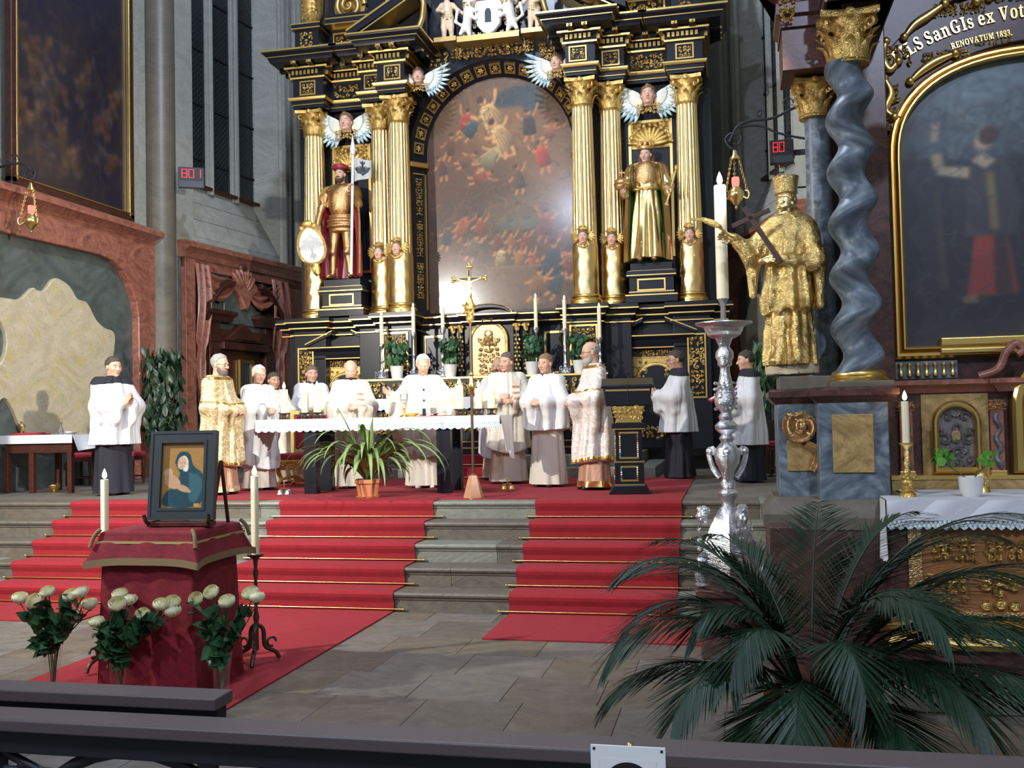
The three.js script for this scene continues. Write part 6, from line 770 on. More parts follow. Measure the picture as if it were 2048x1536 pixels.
// ---- gilded sedile behind the table
{
  const t = thing('gilded_seat', 'gilded carved seat with dark red upholstery seen under the altar table', 'chair', [-5.76, PY + 0.012, -13.0], 0.0);
  part('seat', b().box(-0.4, 0.4, 0.36, 0.46, -0.25, 0.27, 0.03), M.redSeat, t); part('backrest', b().box(-0.36, 0.36, 0.5, 0.98, -0.27, -0.2, 0.03), M.redSeat, t); part('back_frame', frameB(0.86, 0.62, 0.05, 0.05).geo(), M.gold, t, [0, 0.74, -0.27]); part('seat_rail', b().box(-0.42, 0.42, 0.3, 0.37, -0.27, 0.29, 0.015), M.gold, t); part('apron_carving', carving(0.8, 0.12, 260, 0.04, 5).geo(), M.goldCarved, t, [0, 0.3, 0.29]); part('stretcher', b().tube([[-0.36, 0.1, 0.25], [-0.18, 0.14, 0.25], [0, 0.09, 0.25], [0.18, 0.14, 0.25], [0.36, 0.1, 0.25]], 0.022, 24, 6).add(carving(0.3, 0.09, 262, 0.03, 4).geo(), [0, 0.11, 0.26]), M.goldCarved, t);
  for (const [x, z] of [[-0.38, 0.25], [0.38, 0.25], [-0.38, -0.23], [0.38, -0.23]]) part('leg', b().tube([[x, 0.32, z], [x * 1.05, 0.22, z * 1.05], [x * 0.95, 0.1, z], [x * 1.08, 0.025, z * 1.1]], 0.032, 16, 7, false, (q) => 1.2 - 0.5 * q).sph([x * 1.08, 0.025, z * 1.1], [0.04, 0.025, 0.045], 8), M.goldCarved, t);
}
// ---- spider plant in a terracotta pot at the step edge
{
  const t = thing('spider_plant', 'long leaved green plant in terracotta pot before the altar table', 'plant', [-4.16, PY + 0.012, -10.93]);
  part('pot', b().lathe([[0.001, 0], [0.11, 0], [0.14, 0.17], [0.155, 0.17], [0.155, 0.215], [0.14, 0.215], [0.13, 0.18], [0.001, 0.18]], [0, 0, 0], 28), M.terracotta, t); part('saucer', b().lathe([[0.001, 0], [0.13, 0], [0.145, 0.02], [0.001, 0.012]], [0, 0, 0], 24), M.terracotta, t); part('soil', b().cyl(0, 0.17, 0.19, 0, 0.13), M.soil, t);
  reseed(21); const N = 90;
  for (let i = 0; i < N; i++) { const a = i * 2.399 + rr(-0.2, 0.2), up = i < 5 ? 1 : 0, L = up ? rr(0.75, 0.95) : rr(0.85, 1.35), e0 = up ? rr(1.3, 1.5) : rr(0.85, 1.4), k = up ? rr(0.1, 0.5) : rr(2.1, 3.2), W = rr(0.024, 0.04); const sh = Math.sin(a) < 0 ? 0.62 : 1, pts = []; let p = [0.03 * Math.cos(a), 0.19, 0.03 * Math.sin(a)], e = e0; const ns = 14; for (let s = 0; s <= ns; s++) { pts.push([...p]); const st = L * sh / ns; p = [p[0] + st * Math.cos(e) * Math.cos(a), Math.max(0.02, p[1] + st * Math.sin(e)), p[2] + st * Math.cos(e) * Math.sin(a)]; e -= k / ns * (0.4 + 1.2 * s / ns); }
    const g = grid(2, ns, (u, v) => { const q = pts[Math.round(v * ns)], w = W * Math.sin(PI * Math.min(0.97, 0.12 + v * 0.86)) * (u - 0.5) * 2; return [q[0] - Math.sin(a) * w, q[1] - Math.abs(u - 0.5) * -0.012, q[2] + Math.cos(a) * w]; }); const cc = rr(0.6, 1.1), col = []; for (let k2 = 0; k2 < g.attributes.position.count; k2++) { const ed = k2 % 3 !== 1; const c = ed ? [0.10 * cc, 0.19 * cc, 0.045 * cc] : [0.22 * cc, 0.28 * cc, 0.09 * cc]; col.push(...c); } g.setAttribute('color', new THREE.Float32BufferAttribute(col, 3)); part('leaf', g, M.spiderLeaf, t); }
}
// ---- credence table and things on it (far left)
{
  const t = thing('credence_table', 'brown wooden side table with white cloth along the chancel wall', 'table', [-9.35, PY, -12.25]); part('table_top', b().box(-0.55, 0.56, 0.75, 0.79, -0.32, 0.32, 0.006), M.woodBrown, t); part('apron', b().box(-0.52, 0.53, 0.55, 0.75, -0.29, 0.29, 0.004), M.woodBrown, t); for (const [x, z] of [[-0.1, 0.27], [0.5, 0.27], [-0.1, -0.27], [0.5, -0.27], [-0.5, 0.27]]) part('leg', b().box(x - 0.035, x + 0.035, 0, 0.55, z - 0.035, z + 0.035, 0.006), M.woodBrown, t);
  const c = thing('credence_cloth', 'white cloth hanging over the edge of the brown side table', 'cloth', [-9.35, PY + 0.792, -12.25]); part('cloth', b().box(-0.56, 0.57, 0, 0.006, -0.33, 0.33).box(-0.56, 0.57, -0.11, 0.006, 0.33, 0.336), M.linenGrey, c); part('end_drop', grid(16, 10, (u, v) => [0.572 + 0.1 * v - 0.02 * Math.sin(u * 9) * v, -0.2 * v * (0.8 + 0.3 * u), lerp(-0.33, 0.336, u)]), std({ color: lin(0.74, 0.75, 0.78), roughness: 0.9, side: THREE.DoubleSide }), c);
  const y = PY + 0.799; const rb = thing('folded_cloth', 'red folded cloth on the white covered side table', 'cloth', [-9.62, y, -12.15], 0.1); part('cloth', b().box(-0.24, 0.24, 0, 0.018, -0.12, 0.12, 0.008), M.redBook, rb); part('upper_fold', b().box(-0.2, 0.18, 0.018, 0.032, -0.1, 0.1, 0.006), M.redBook, rb);
  const lv = thing('cruet', 'slim glass cruet standing on the side table', 'cruet', [-9.2, y, -12.25]); part('vessel', b().lathe([[0.001, 0], [0.03, 0], [0.035, 0.03], [0.03, 0.07], [0.013, 0.1], [0.013, 0.15], [0.02, 0.16], [0.001, 0.16]], [0, 0, 0], 16), M.relief, lv); part('stopper', b().sph([0, 0.175, 0], 0.016, 8), M.brass, lv);
  const dsh = thing('lavabo_dish', 'shallow silver dish on the side table near the cruet', 'dish', [-9.02, y, -12.2]); part('dish', b().lathe([[0.001, 0.004], [0.06, 0.004], [0.1, 0.022], [0.1, 0.028], [0.058, 0.012], [0.001, 0.012]], [0, 0, 0], 24), M.silver, dsh); part('towel', b().box(-0.05, 0.05, 0.028, 0.04, -0.04, 0.04, 0.005), M.linen, dsh);
  const ca = thing('ciborium', 'small gold lidded cup at the end of the side table', 'cup', [-9.92, y, -12.35]); part('cup', b().lathe([[0.001, 0], [0.04, 0], [0.015, 0.03], [0.015, 0.06], [0.045, 0.09], [0.05, 0.13], [0.001, 0.13]], [0, 0, 0], 16), M.gold, ca); part('lid', b().lathe([[0.05, 0.13], [0.04, 0.155], [0.01, 0.17], [0.012, 0.19], [0.001, 0.2]], [0, 0, 0], 16), M.gold, ca);
  const bk = thing('incense_boat', 'small brass censer boat on the floor under the side table', 'vessel', [-9.2, PY, -12.1]); part('bowl', b().lathe([[0.001, 0], [0.05, 0], [0.02, 0.02], [0.07, 0.06], [0.08, 0.1], [0.001, 0.1]], [0, 0, 0], 16), M.brass, bk); part('lid', b().sph([0, 0.1, 0], [0.075, 0.03, 0.075], 12), M.brass, bk);
}
// ---- red seated stools
{
  const mk = (x, z, lb, turn) => { const t = thing('stool', lb, 'stool', [x, PY, z], turn, 'red stools'); part('seat', b().box(-0.2, 0.2, 0.42, 0.5, -0.2, 0.2, 0.025), M.redSeat, t); part('seat_frame', b().box(-0.19, 0.19, 0.37, 0.42, -0.19, 0.19, 0.005), M.wood, t); for (const [a, c] of [[-1, -1], [1, -1], [-1, 1], [1, 1]]) part('leg', b().lathe([[0.001, 0], [0.016, 0], [0.024, 0.1], [0.016, 0.2], [0.026, 0.3], [0.02, 0.37], [0.001, 0.37]], [a * 0.165, 0, c * 0.165], 10), M.wood, t); part('stretcher', b().bar([-0.165, 0.12, 0.165], [0.165, 0.12, 0.165], 0.012).bar([-0.165, 0.12, -0.165], [0.165, 0.12, -0.165], 0.012), M.wood, t); return t; };
  mk(-9.15, -13.75, 'red stool between the server and the framed icon', 0.1); mk(-9.75, -13.55, 'red stool behind the side table', 0.1); mk(0.22, -14.4, 'red stool beside the tall green plant, nearer the second server', -0.1); mk(0.66, -14.4, 'red stool nearest the black marble pedestal of the side altar', -0.1);
}
// ---- big plants by the walls
{
  const mk = (p, lb, n, rad, h, L, W, mat, ph, seed) => { const t = thing('foliage_plant', lb, 'plant', p); part('planter', b().lathe([[0.001, 0], [0.15, 0], [0.19, ph], [0.2, ph], [0.2, ph + 0.03], [0.17, ph + 0.03], [0.001, ph + 0.02]], [0, 0, 0], 20), M.bronze, t); part('foliage', leafCloud(n, seed, rad, h, L, W, 0.4).geo().translate(0, ph + 0.12, 0), mat, t); const o = b(); reseed(seed + 3); for (let i = 0; i < 9; i++) { const a = i * 0.7; o.bar([0, ph, 0], [rad * 0.6 * Math.cos(a), ph + h * rr(0.6, 1), rad * 0.6 * Math.sin(a)], 0.008, 5); } part('stem', o, M.stem, t); return t; };
  mk([-9.15, PY, -14.75], 'dark bushy plant in front of the round grey pier', 330, 0.36, 1.5, 0.22, 0.075, M.leafDark, 0.4, 401);
  mk([0.42, PY, -15.25], 'pointed leaf plant before the cream wall tablet behind the second server', 170, 0.32, 0.85, 0.3, 0.05, M.leaf, 0.75, 402);
}
// ---- wall painting above the left wainscot
const paintDark = canvasTex(512, 768, (x, W, H) => { x.fillStyle = 'rgb(34,32,44)'; x.fillRect(0, 0, W, H); strokes(x, W, H, 300, ['30,30,50', '48,40,42', '56,44,40', '26,26,52', '40,36,48'], 0.2, 31, [0, 0, 1, 1], 0.4); reseed(33); for (let i = 0; i < 42; i++) { const px = rr(0.05, 0.95), py = rr(0.48, 0.92) - px * 0.04; fig(x, W, H, px, py, rr(0.05, 0.085), rr(-0.8, 0.8), ['86,58,44', '58,54,62', '104,76,52', '92,50,46', '66,56,46'][(rnd() * 5) | 0], ['132,100,74', '112,84,64', '150,116,84'][(rnd() * 3) | 0], rr(-1, 1.4), rr(-1, 1.4)); } paintBlobs(x, W, H, [[0.5, 0.2, 0.5, 0.25, 0, '30,30,62', 0.6, 0.2], [0.2, 0.9, 0.4, 0.1, 0, '66,58,50', 0.5, 0.3]]); soften(x, 6); strokes(x, W, H, 700, ['36,34,50', '58,46,42', '30,30,56', '70,56,46'], 0.07, 37, [0, 0.3, 1, 1], 0.45); soften(x, 3); });
{ const t = thing('wall_painting', 'huge dark oil painting in gilt and brown frame high on the chancel wall', 'painting', [-9.46 * K, 1.85 + (5.2 - 1.85) * K, -12.88 * K], PI / 2);
  const W = 2.84, H = 4.7, sc = K; const g = new THREE.PlaneGeometry(W, H); part('canvas', g, phy({ map: paintDark, roughness: 0.3, clearcoat: 0.3, clearcoatRoughness: 0.25 }), t, [0, H / 2, 0.06]); part('stretcher', b().box(-W / 2, W / 2, 0, H, -0.01, 0.05), M.darkWood, t);
  for (const s of [-1, 1]) { part('frame_side', b().box(s * W / 2 - 0.06, s * W / 2 + 0.06, -0.06, H + 0.06, 0, 0.12, 0.02), M.darkWood, t); part('frame_gilding', b().box(s * (W / 2 - 0.06) - 0.02, s * (W / 2 - 0.06) + 0.02, 0, H, 0.06, 0.125, 0.008), M.gold, t); } part('frame_bottom', b().box(-W / 2 - 0.06, W / 2 + 0.06, -0.1, 0.04, 0, 0.12, 0.02), M.darkWood, t); part('frame_top', b().box(-W / 2 - 0.06, W / 2 + 0.06, H - 0.04, H + 0.1, 0, 0.12, 0.02), M.darkWood, t); part('frame_lip', b().box(-W / 2, W / 2, 0.03, 0.05, 0.06, 0.13).box(-W / 2, W / 2, -0.11, -0.09, 0, 0.135), M.goldDull, t); t.rotation.x = 0; }
// ---- sanctuary lamps on iron brackets
function sanctuaryLamp(p, lb) {
  const t = thing('sanctuary_lamp', lb, 'lamp', p); // hangs from its top hook at p
  part('canopy', b().lathe([[0.001, 0], [0.02, -0.01], [0.03, -0.06], [0.06, -0.1], [0.065, -0.12], [0.001, -0.11]], [0, 0, 0], 16), M.brass, t); for (let k = 0; k < 3; k++) { const a = k * 2.094 + 0.4; const o = b(); for (let i = 0; i < 14; i++) { const f = i / 13; o.add(new THREE.TorusGeometry(0.013, 0.004, 5, 8), [lerp(0.05, 0.14, f) * Math.cos(a), lerp(-0.12, -0.5, f), lerp(0.05, 0.14, f) * Math.sin(a)], [0, a + (i % 2) * 1.57, 0]); } part('chain', o, M.brass, t); part('arm_scroll', b().tube([[0.08 * Math.cos(a), -0.56, 0.08 * Math.sin(a)], [0.15 * Math.cos(a), -0.6, 0.15 * Math.sin(a)], [0.16 * Math.cos(a), -0.52, 0.16 * Math.sin(a)], [0.12 * Math.cos(a), -0.5, 0.12 * Math.sin(a)]], 0.012, 16, 6), M.brass, t); }
  part('bowl', b().lathe([[0.001, -0.72], [0.012, -0.71], [0.02, -0.69], [0.012, -0.67], [0.035, -0.65], [0.05, -0.62], [0.09, -0.58], [0.1, -0.53], [0.085, -0.49], [0.06, -0.47], [0.055, -0.45], [0.001, -0.45]], [0, 0, 0], 24), M.brass, t); part('glass', b().lathe([[0.001, -0.45], [0.035, -0.45], [0.045, -0.4], [0.045, -0.35], [0.04, -0.33]], [0, 0, 0], 16), M.redGlow, t); return t;
}
sanctuaryLamp([-9.37, 1.85 + (5.06 - 1.85) * K, -11.28 * K], 'brass sanctuary lamp with red light below the dark wall painting');
sanctuaryLamp([0.10, 4.96, -12.0], 'brass sanctuary lamp with red light beside the tall paschal candle');
{ const t = thing('lamp_bracket', 'scrolled iron bracket holding the lamp beside the twisted column', 'bracket', [0.1, 4.96, -12]); part('arm', b().tube([[0, 0.0, 0], [-0.06, 0.04, 0], [-0.1, 0.14, 0], [-0.02, 0.2, 0], [0.08, 0.15, 0], [0.04, 0.06, 0], [-0.02, 0.08, 0]], 0.014, 40, 6).tube([[-0.06, 0.1, 0], [0.05, 0.28, 0], [0.2, 0.33, 0], [0.45, 0.34, 0], [0.7, 0.44, 0], [1.0, 0.5, 0], [1.36, 0.5, 0]], 0.017, 40, 6), M.iron, t); part('brace', b().tube([[0.05, 0.27, 0], [0.3, 0.26, 0], [0.5, 0.16, 0], [0.9, 0.05, 0], [1.36, 0.02, 0]], 0.014, 30, 6), M.iron, t); for (const [x, y, r] of [[0.62, 0.5, 0.07], [0.82, 0.56, 0.08], [0.3, 0.4, 0.05]]) part('scroll', b().tube([0, 1, 2, 3, 4, 5, 6, 7, 8].map((i) => [x + r * (1 - i * 0.09) * Math.cos(i * 0.85), y + r * (1 - i * 0.09) * Math.sin(i * 0.85), 0]), 0.01, 24, 5), M.iron, t); part('wall_plate', b().box(1.33, 1.37, -0.1, 0.65, -0.06, 0.06), M.iron, t); }
{ const xw = -10.5 * 0 - 9.5 * K; const t = thing('lamp_bracket', 'iron bracket holding the lamp below the dark wall painting', 'bracket', [-9.37, 1.85 + (5.06 - 1.85) * K, -11.28 * K]); const w = xw + 9.37; part('arm', b().tube([[0, 0, 0], [0.05, 0.05, 0], [0.06, 0.14, 0], [-0.04, 0.17, 0], [-0.1, 0.1, 0], [-0.04, 0.05, 0]], 0.014, 30, 6).tube([[0.04, 0.12, 0], [-0.1, 0.25, 0], [-0.35, 0.27, 0], [w - 0.02, 0.2, 0]], 0.016, 30, 6), M.iron, t); part('scroll', b().tube([0, 1, 2, 3, 4, 5, 6, 7].map((i) => [-0.28 + 0.09 * (1 - i * 0.09) * Math.cos(i * 0.85), 0.33 + 0.09 * (1 - i * 0.09) * Math.sin(i * 0.85), 0]), 0.01, 24, 5), M.iron, t); part('wall_plate', b().box(w - 0.03, w + 0.0, 0.05, 0.35, -0.06, 0.06), M.iron, t); }
// ---- red digit displays
function segTex(txt) { return canvasTex(192, 128, (x, W, H) => { x.fillStyle = '#08090c'; x.fillRect(0, 0, W, H); const S = { 0: 'abcdef', 1: 'bc', 2: 'abged', 3: 'abgcd', 4: 'fgbc', 5: 'afgcd', 6: 'afgedc', 7: 'abc', 8: 'abcdefg', 9: 'abcdfg' }; x.strokeStyle = '#ff2a34'; x.lineWidth = 8; x.lineCap = 'round'; x.setLineDash([6, 9]); [...txt].forEach((ch, i) => { if (ch === ' ') return; const l = 24 + i * 54, r = l + 38, t = 18, m = 58, bt = 98; const L = { a: [l, t, r, t], b: [r, t, r, m], c: [r, m, r, bt], d: [l, bt, r, bt], e: [l, m, l, bt], f: [l, t, l, m], g: [l, m, r, m] }; for (const s of S[ch]) { x.beginPath(); x.moveTo(L[s][0], L[s][1]); x.lineTo(L[s][2], L[s][3]); x.stroke(); } }); }); }
function display(p, turn, w, h, txt, lb, off, side) { const t = thing('number_display', lb, 'display', p, turn); part('housing', b().box(-w / 2, w / 2, -h / 2, h / 2, -0.09, 0, 0.008), M.blackPaint, t); const tx = segTex(txt), g = new THREE.PlaneGeometry(w * 0.94, h * 0.62); part('screen', g, std({ color: 0x000000, emissive: 0xffffff, emissiveMap: tx, emissiveIntensity: 9, roughness: 0.4 }), t, [0, h * 0.16, 0.003]); part('lower_panel', b().box(-w * 0.47, w * 0.47, -h * 0.46, -h * 0.18, 0, 0.006), std({ color: lin(0.03, 0.035, 0.045), roughness: 0.3 }), t); part('wall_bracket', side ? b().box(0, off, -0.03, 0.03, -0.14, -0.09) : b().box(-0.03, 0.03, -0.03, 0.03, -0.09 - off, -0.09), M.iron, t); return t; }
display([-9.28, 6.22, -15.9], 0.5, 0.44, 0.37, '801', 'black number display with red digits by the tall window', 0.5);
display([0.66, 5.0, -12.4], -0.02, 0.28, 0.29, '80', 'black number display with red digits behind the scrolled lamp bracket', 0.8, 1);
{ const t = thing('sacristy_bell', 'small dark bell hanging on the wall behind the golden bishop', 'bell', [0.66, 4.35, -12.6]); part('bell', b().lathe([[0.001, 0.14], [0.03, 0.13], [0.05, 0.08], [0.06, 0.03], [0.085, 0], [0.075, 0], [0.05, 0.05]], [0, 0, 0], 18), M.iron, t); part('bracket', b().bar([0, 0.13, 0], [0, 0.24, 0], 0.01).bar([0, 0.24, 0], [0.79, 0.24, 0], 0.012).tube([[0.1, 0.24, 0], [0.0, 0.34, 0], [-0.08, 0.26, 0]], 0.01, 12, 5), M.iron, t); part('clapper', b().sph([0, 0.0, 0], 0.018, 8), M.iron, t); }

// ================================================================ PEOPLE
const HG = [0.32, 0.31, 0.29], HW = [0.62, 0.60, 0.56], HB = [0.05, 0.035, 0.025], HBr = [0.13, 0.08, 0.045];
const CH = { robe: M.chasuble, under: M.alb, hem: 0.42, round: 0.9, robeName: 'chasuble', underName: 'alb' };
person({ ...CH, label: 'grey haired priest with beard and glasses in gold brocade robe', at: [-6.36, -11.5], turn: 1.45, h: 1.77, pose: 'low', robe: M.brocade, under: M.pinkCloth, trim: M.gold, underTrim: M.brocade, yoke: 1.13, hem: 0.36, round: 0.6, hair: HG, style: 'receding', beard: 1, beardC: [0.12, 0.1, 0.09], glasses: 1, rx: 0.3, wide: 1.0 });
person({ ...CH, label: 'white haired elderly priest in white beside the gold robed priest', at: [-6.2, -12.26], turn: 1.05, h: 1.66, pose: 'clasp', hair: HW, style: 'receding', robe: M.linen, hem: 0.3, nod: 0.15, look: -0.25 });
person({ ...CH, label: 'dark haired young man in white vestment half hidden behind altar candles', at: [-6.55, -13.42], turn: 0.9, h: 1.62, pose: 'clasp', hair: HB, skin: [0.42, 0.23, 0.15], robe: M.alb, collar: 1, hem: 0.3 });
person({ ...CH, label: 'brown haired man in white standing far behind the altar candles', at: [-6.23, -14.05], turn: 0.7, h: 1.74, pose: 'clasp', hair: HBr, skin: [0.5, 0.28, 0.2], robe: M.linenGrey, collar: 1, hem: 0.3 });
person({ ...CH, label: 'balding priest with folded hands and lowered eyes at the altar', at: [-4.98, -12.5], turn: 0.42, h: 1.70, pose: 'clasp', hair: [0.3, 0.24, 0.2], style: 'balding', nod: 0.4, closed: 1, stole: [0.12], collar: 1, wide: 1.0 });
person({ ...CH, label: 'white haired main celebrant with open hands and narrow black banded pallium', at: [-3.97, -12.52], turn: 0.33, h: 1.74, pose: 'orans', hair: HW, style: 'receding', nod: 0.35, pallium: 1, wrL: [-0.43, 1.24, 0.24], wrR: [0.40, 1.27, 0.24], wide: 1.0, drop: 0.45, shoe: M.linenGrey });
person({ ...CH, label: 'bald man with clerical collar standing behind the priest with turned head', at: [-3.3, -14.0], turn: 0.1, h: 1.76, style: 'none', skin: [0.44, 0.25, 0.17], robe: M.linenGrey, collar: 1, hem: 0.3, look: -0.2, beard: 1, beardC: [0.03, 0.02, 0.02] });
person({ ...CH, label: 'short haired priest in cream chasuble with head turned towards the celebrant', at: [-3.0, -13.2], turn: 0.3, h: 1.78, pose: 'side', hair: [0.10, 0.08, 0.065], style: 'crop', look: -0.75, nod: 0.2, stole: [0.1], wrL: [-0.12, 1.16, 0.3], wrR: [0.05, 1.1, 0.32], wide: 1.0 });
person({ ...CH, label: 'young light brown haired priest in white between cream and brocade robed priests', at: [-2.33, -12.58], turn: -0.35, h: 1.70, pose: 'clasp', hair: [0.22, 0.13, 0.07], robe: M.linen, hem: 0.75, round: 0.2, under: M.alb, drop: 0.3, look: -0.1 });
person({ ...CH, label: 'balding priest with grey beard in pale pink gold trimmed brocade robe', at: [-1.66, -12.08], turn: -1.15, h: 1.80, pose: 'low', robe: M.brocadePale, under: M.pinkCloth, trim: M.gold, underTrim: M.gold, yoke: 1.16, hem: 0.32, round: 0.5, hair: HG, style: 'balding', beard: 1, beardC: [0.4, 0.38, 0.35], glasses: 1, wide: 1.0 });
const SV = { robe: M.linenGrey, robeName: 'surplice', under: M.cassock, underName: 'cassock', hem: 0.64, round: 0, underHem: 0.03, drop: 0.18, sleeve: 0.1, capeC: 1, collar: 1, rx: 0.3, rz: 0.24 };
person({ ...SV, label: 'dark haired server praying in white surplice near the black doorway', at: [-0.74, -14.1], turn: -1.3, h: 1.78, pose: 'pray', hair: HB, skin: [0.5, 0.29, 0.2], glasses: 1 });
const srv2 = person({ ...SV, label: 'server in long white surplice reading from a book behind the silver candlestick', at: [0.2, -13.35], turn: -1.35, h: 1.70, pose: 'side', hair: HB, hem: 0.5 });
person({ ...SV, label: 'dark haired server in white surplice and black cassock by the side table', at: [-7.98, -11.66], turn: 1.15, h: 1.80, pose: 'pray', hair: [0.06, 0.04, 0.03], style: 'full' });
{ const t = thing('hymn_book', 'red book held open by the server behind the silver candlestick', 'book', [-0.19, PY + 1.1, -13.28], -1.35); for (const s of [-1, 1]) part('cover', b().bx([s * 0.08, 0.02, 0], [0.16, 0.02, 0.22], [0.5, 0, s * 0.2], 0.004), M.redBook, t); part('page_block', b().bx([0, 0.035, 0], [0.28, 0.014, 0.2], [0.5, 0, 0], 0.004), M.paper, t); }
// ================================================================ SIDE ALTAR (right)
const paintSide = canvasTex(512, 640, (x, W, H) => {
  x.fillStyle = 'rgb(38,40,50)'; x.fillRect(0, 0, W, H); paintBlobs(x, W, H, [[0.3, 0.1, 0.5, 0.2, 0, '112,132,136', 0.9, 0.2], [0.45, 0.2, 0.5, 0.12, -0.3, '92,108,112', 0.8, 0.3], [0.2, 0.3, 0.4, 0.06, 0.1, '78,94,102', 0.8, 0.3], [0.75, 0.1, 0.2, 0.1, 0, '110,112,98', 0.5, 0.3], [0.5, 0.95, 0.8, 0.08, 0, '58,54,52', 0.9, 0.4], [0.25, 0.75, 0.3, 0.25, 0, '36,34,42', 0.9, 0.4]]);
  strokes(x, W, H, 350, ['96,114,118', '60,72,82', '44,50,62', '124,140,140'], 0.12, 51, [0, 0, 1, 0.35], 0.28); strokes(x, W, H, 300, ['40,42,54', '52,48,50', '34,34,46'], 0.12, 53, [0, 0.35, 1, 1], 0.4);
  const poly = (c, q) => { x.fillStyle = `rgb(${c})`; x.beginPath(); q.forEach(([a, d], i) => i ? x.lineTo(a * W, d * H) : x.moveTo(a * W, d * H)); x.closePath(); x.fill(); };
  poly('128,50,44', [[0.26, 0.58], [0.36, 0.57], [0.4, 0.82], [0.22, 0.83]]); poly('56,42,44', [[0.32, 0.58], [0.36, 0.58], [0.38, 0.82], [0.32, 0.82]]); poly('60,58,64', [[0.24, 0.37], [0.36, 0.36], [0.42, 0.5], [0.4, 0.62], [0.22, 0.62], [0.23, 0.48]]); poly('112,98,70', [[0.3, 0.4], [0.33, 0.4], [0.34, 0.6], [0.31, 0.6]]); poly('168,150,124', [[0.25, 0.36], [0.29, 0.33], [0.34, 0.36], [0.3, 0.39]]); poly('156,140,116', [[0.14, 0.37], [0.25, 0.38], [0.24, 0.42], [0.13, 0.4]]); poly('150,134,108', [[0.11, 0.33], [0.15, 0.32], [0.16, 0.38], [0.12, 0.38]]); x.fillStyle = 'rgb(176,148,122)'; x.beginPath(); x.ellipse(0.3 * W, 0.29 * H, 0.034 * W, 0.04 * H, 0.3, 0, 7); x.fill(); x.fillStyle = 'rgb(62,46,40)'; x.beginPath(); x.ellipse(0.315 * W, 0.275 * H, 0.034 * W, 0.032 * H, 0.4, 0, 7); x.fill(); poly('148,136,116', [[0.12, 0.22], [0.15, 0.21], [0.14, 0.28], [0.11, 0.29]]); poly('110,96,74', [[0.2, 0.83], [0.26, 0.82], [0.26, 0.85], [0.21, 0.85]]); poly('60,54,50', [[0.12, 0.45], [0.14, 0.45], [0.16, 0.8], [0.13, 0.8]]); soften(x, 3); strokes(x, W, H, 420, ['60,56,58', '84,72,62', '46,50,60', '70,80,86'], 0.05, 57, [0, 0.15, 1, 0.95], 0.22); soften(x, 1.2);
});
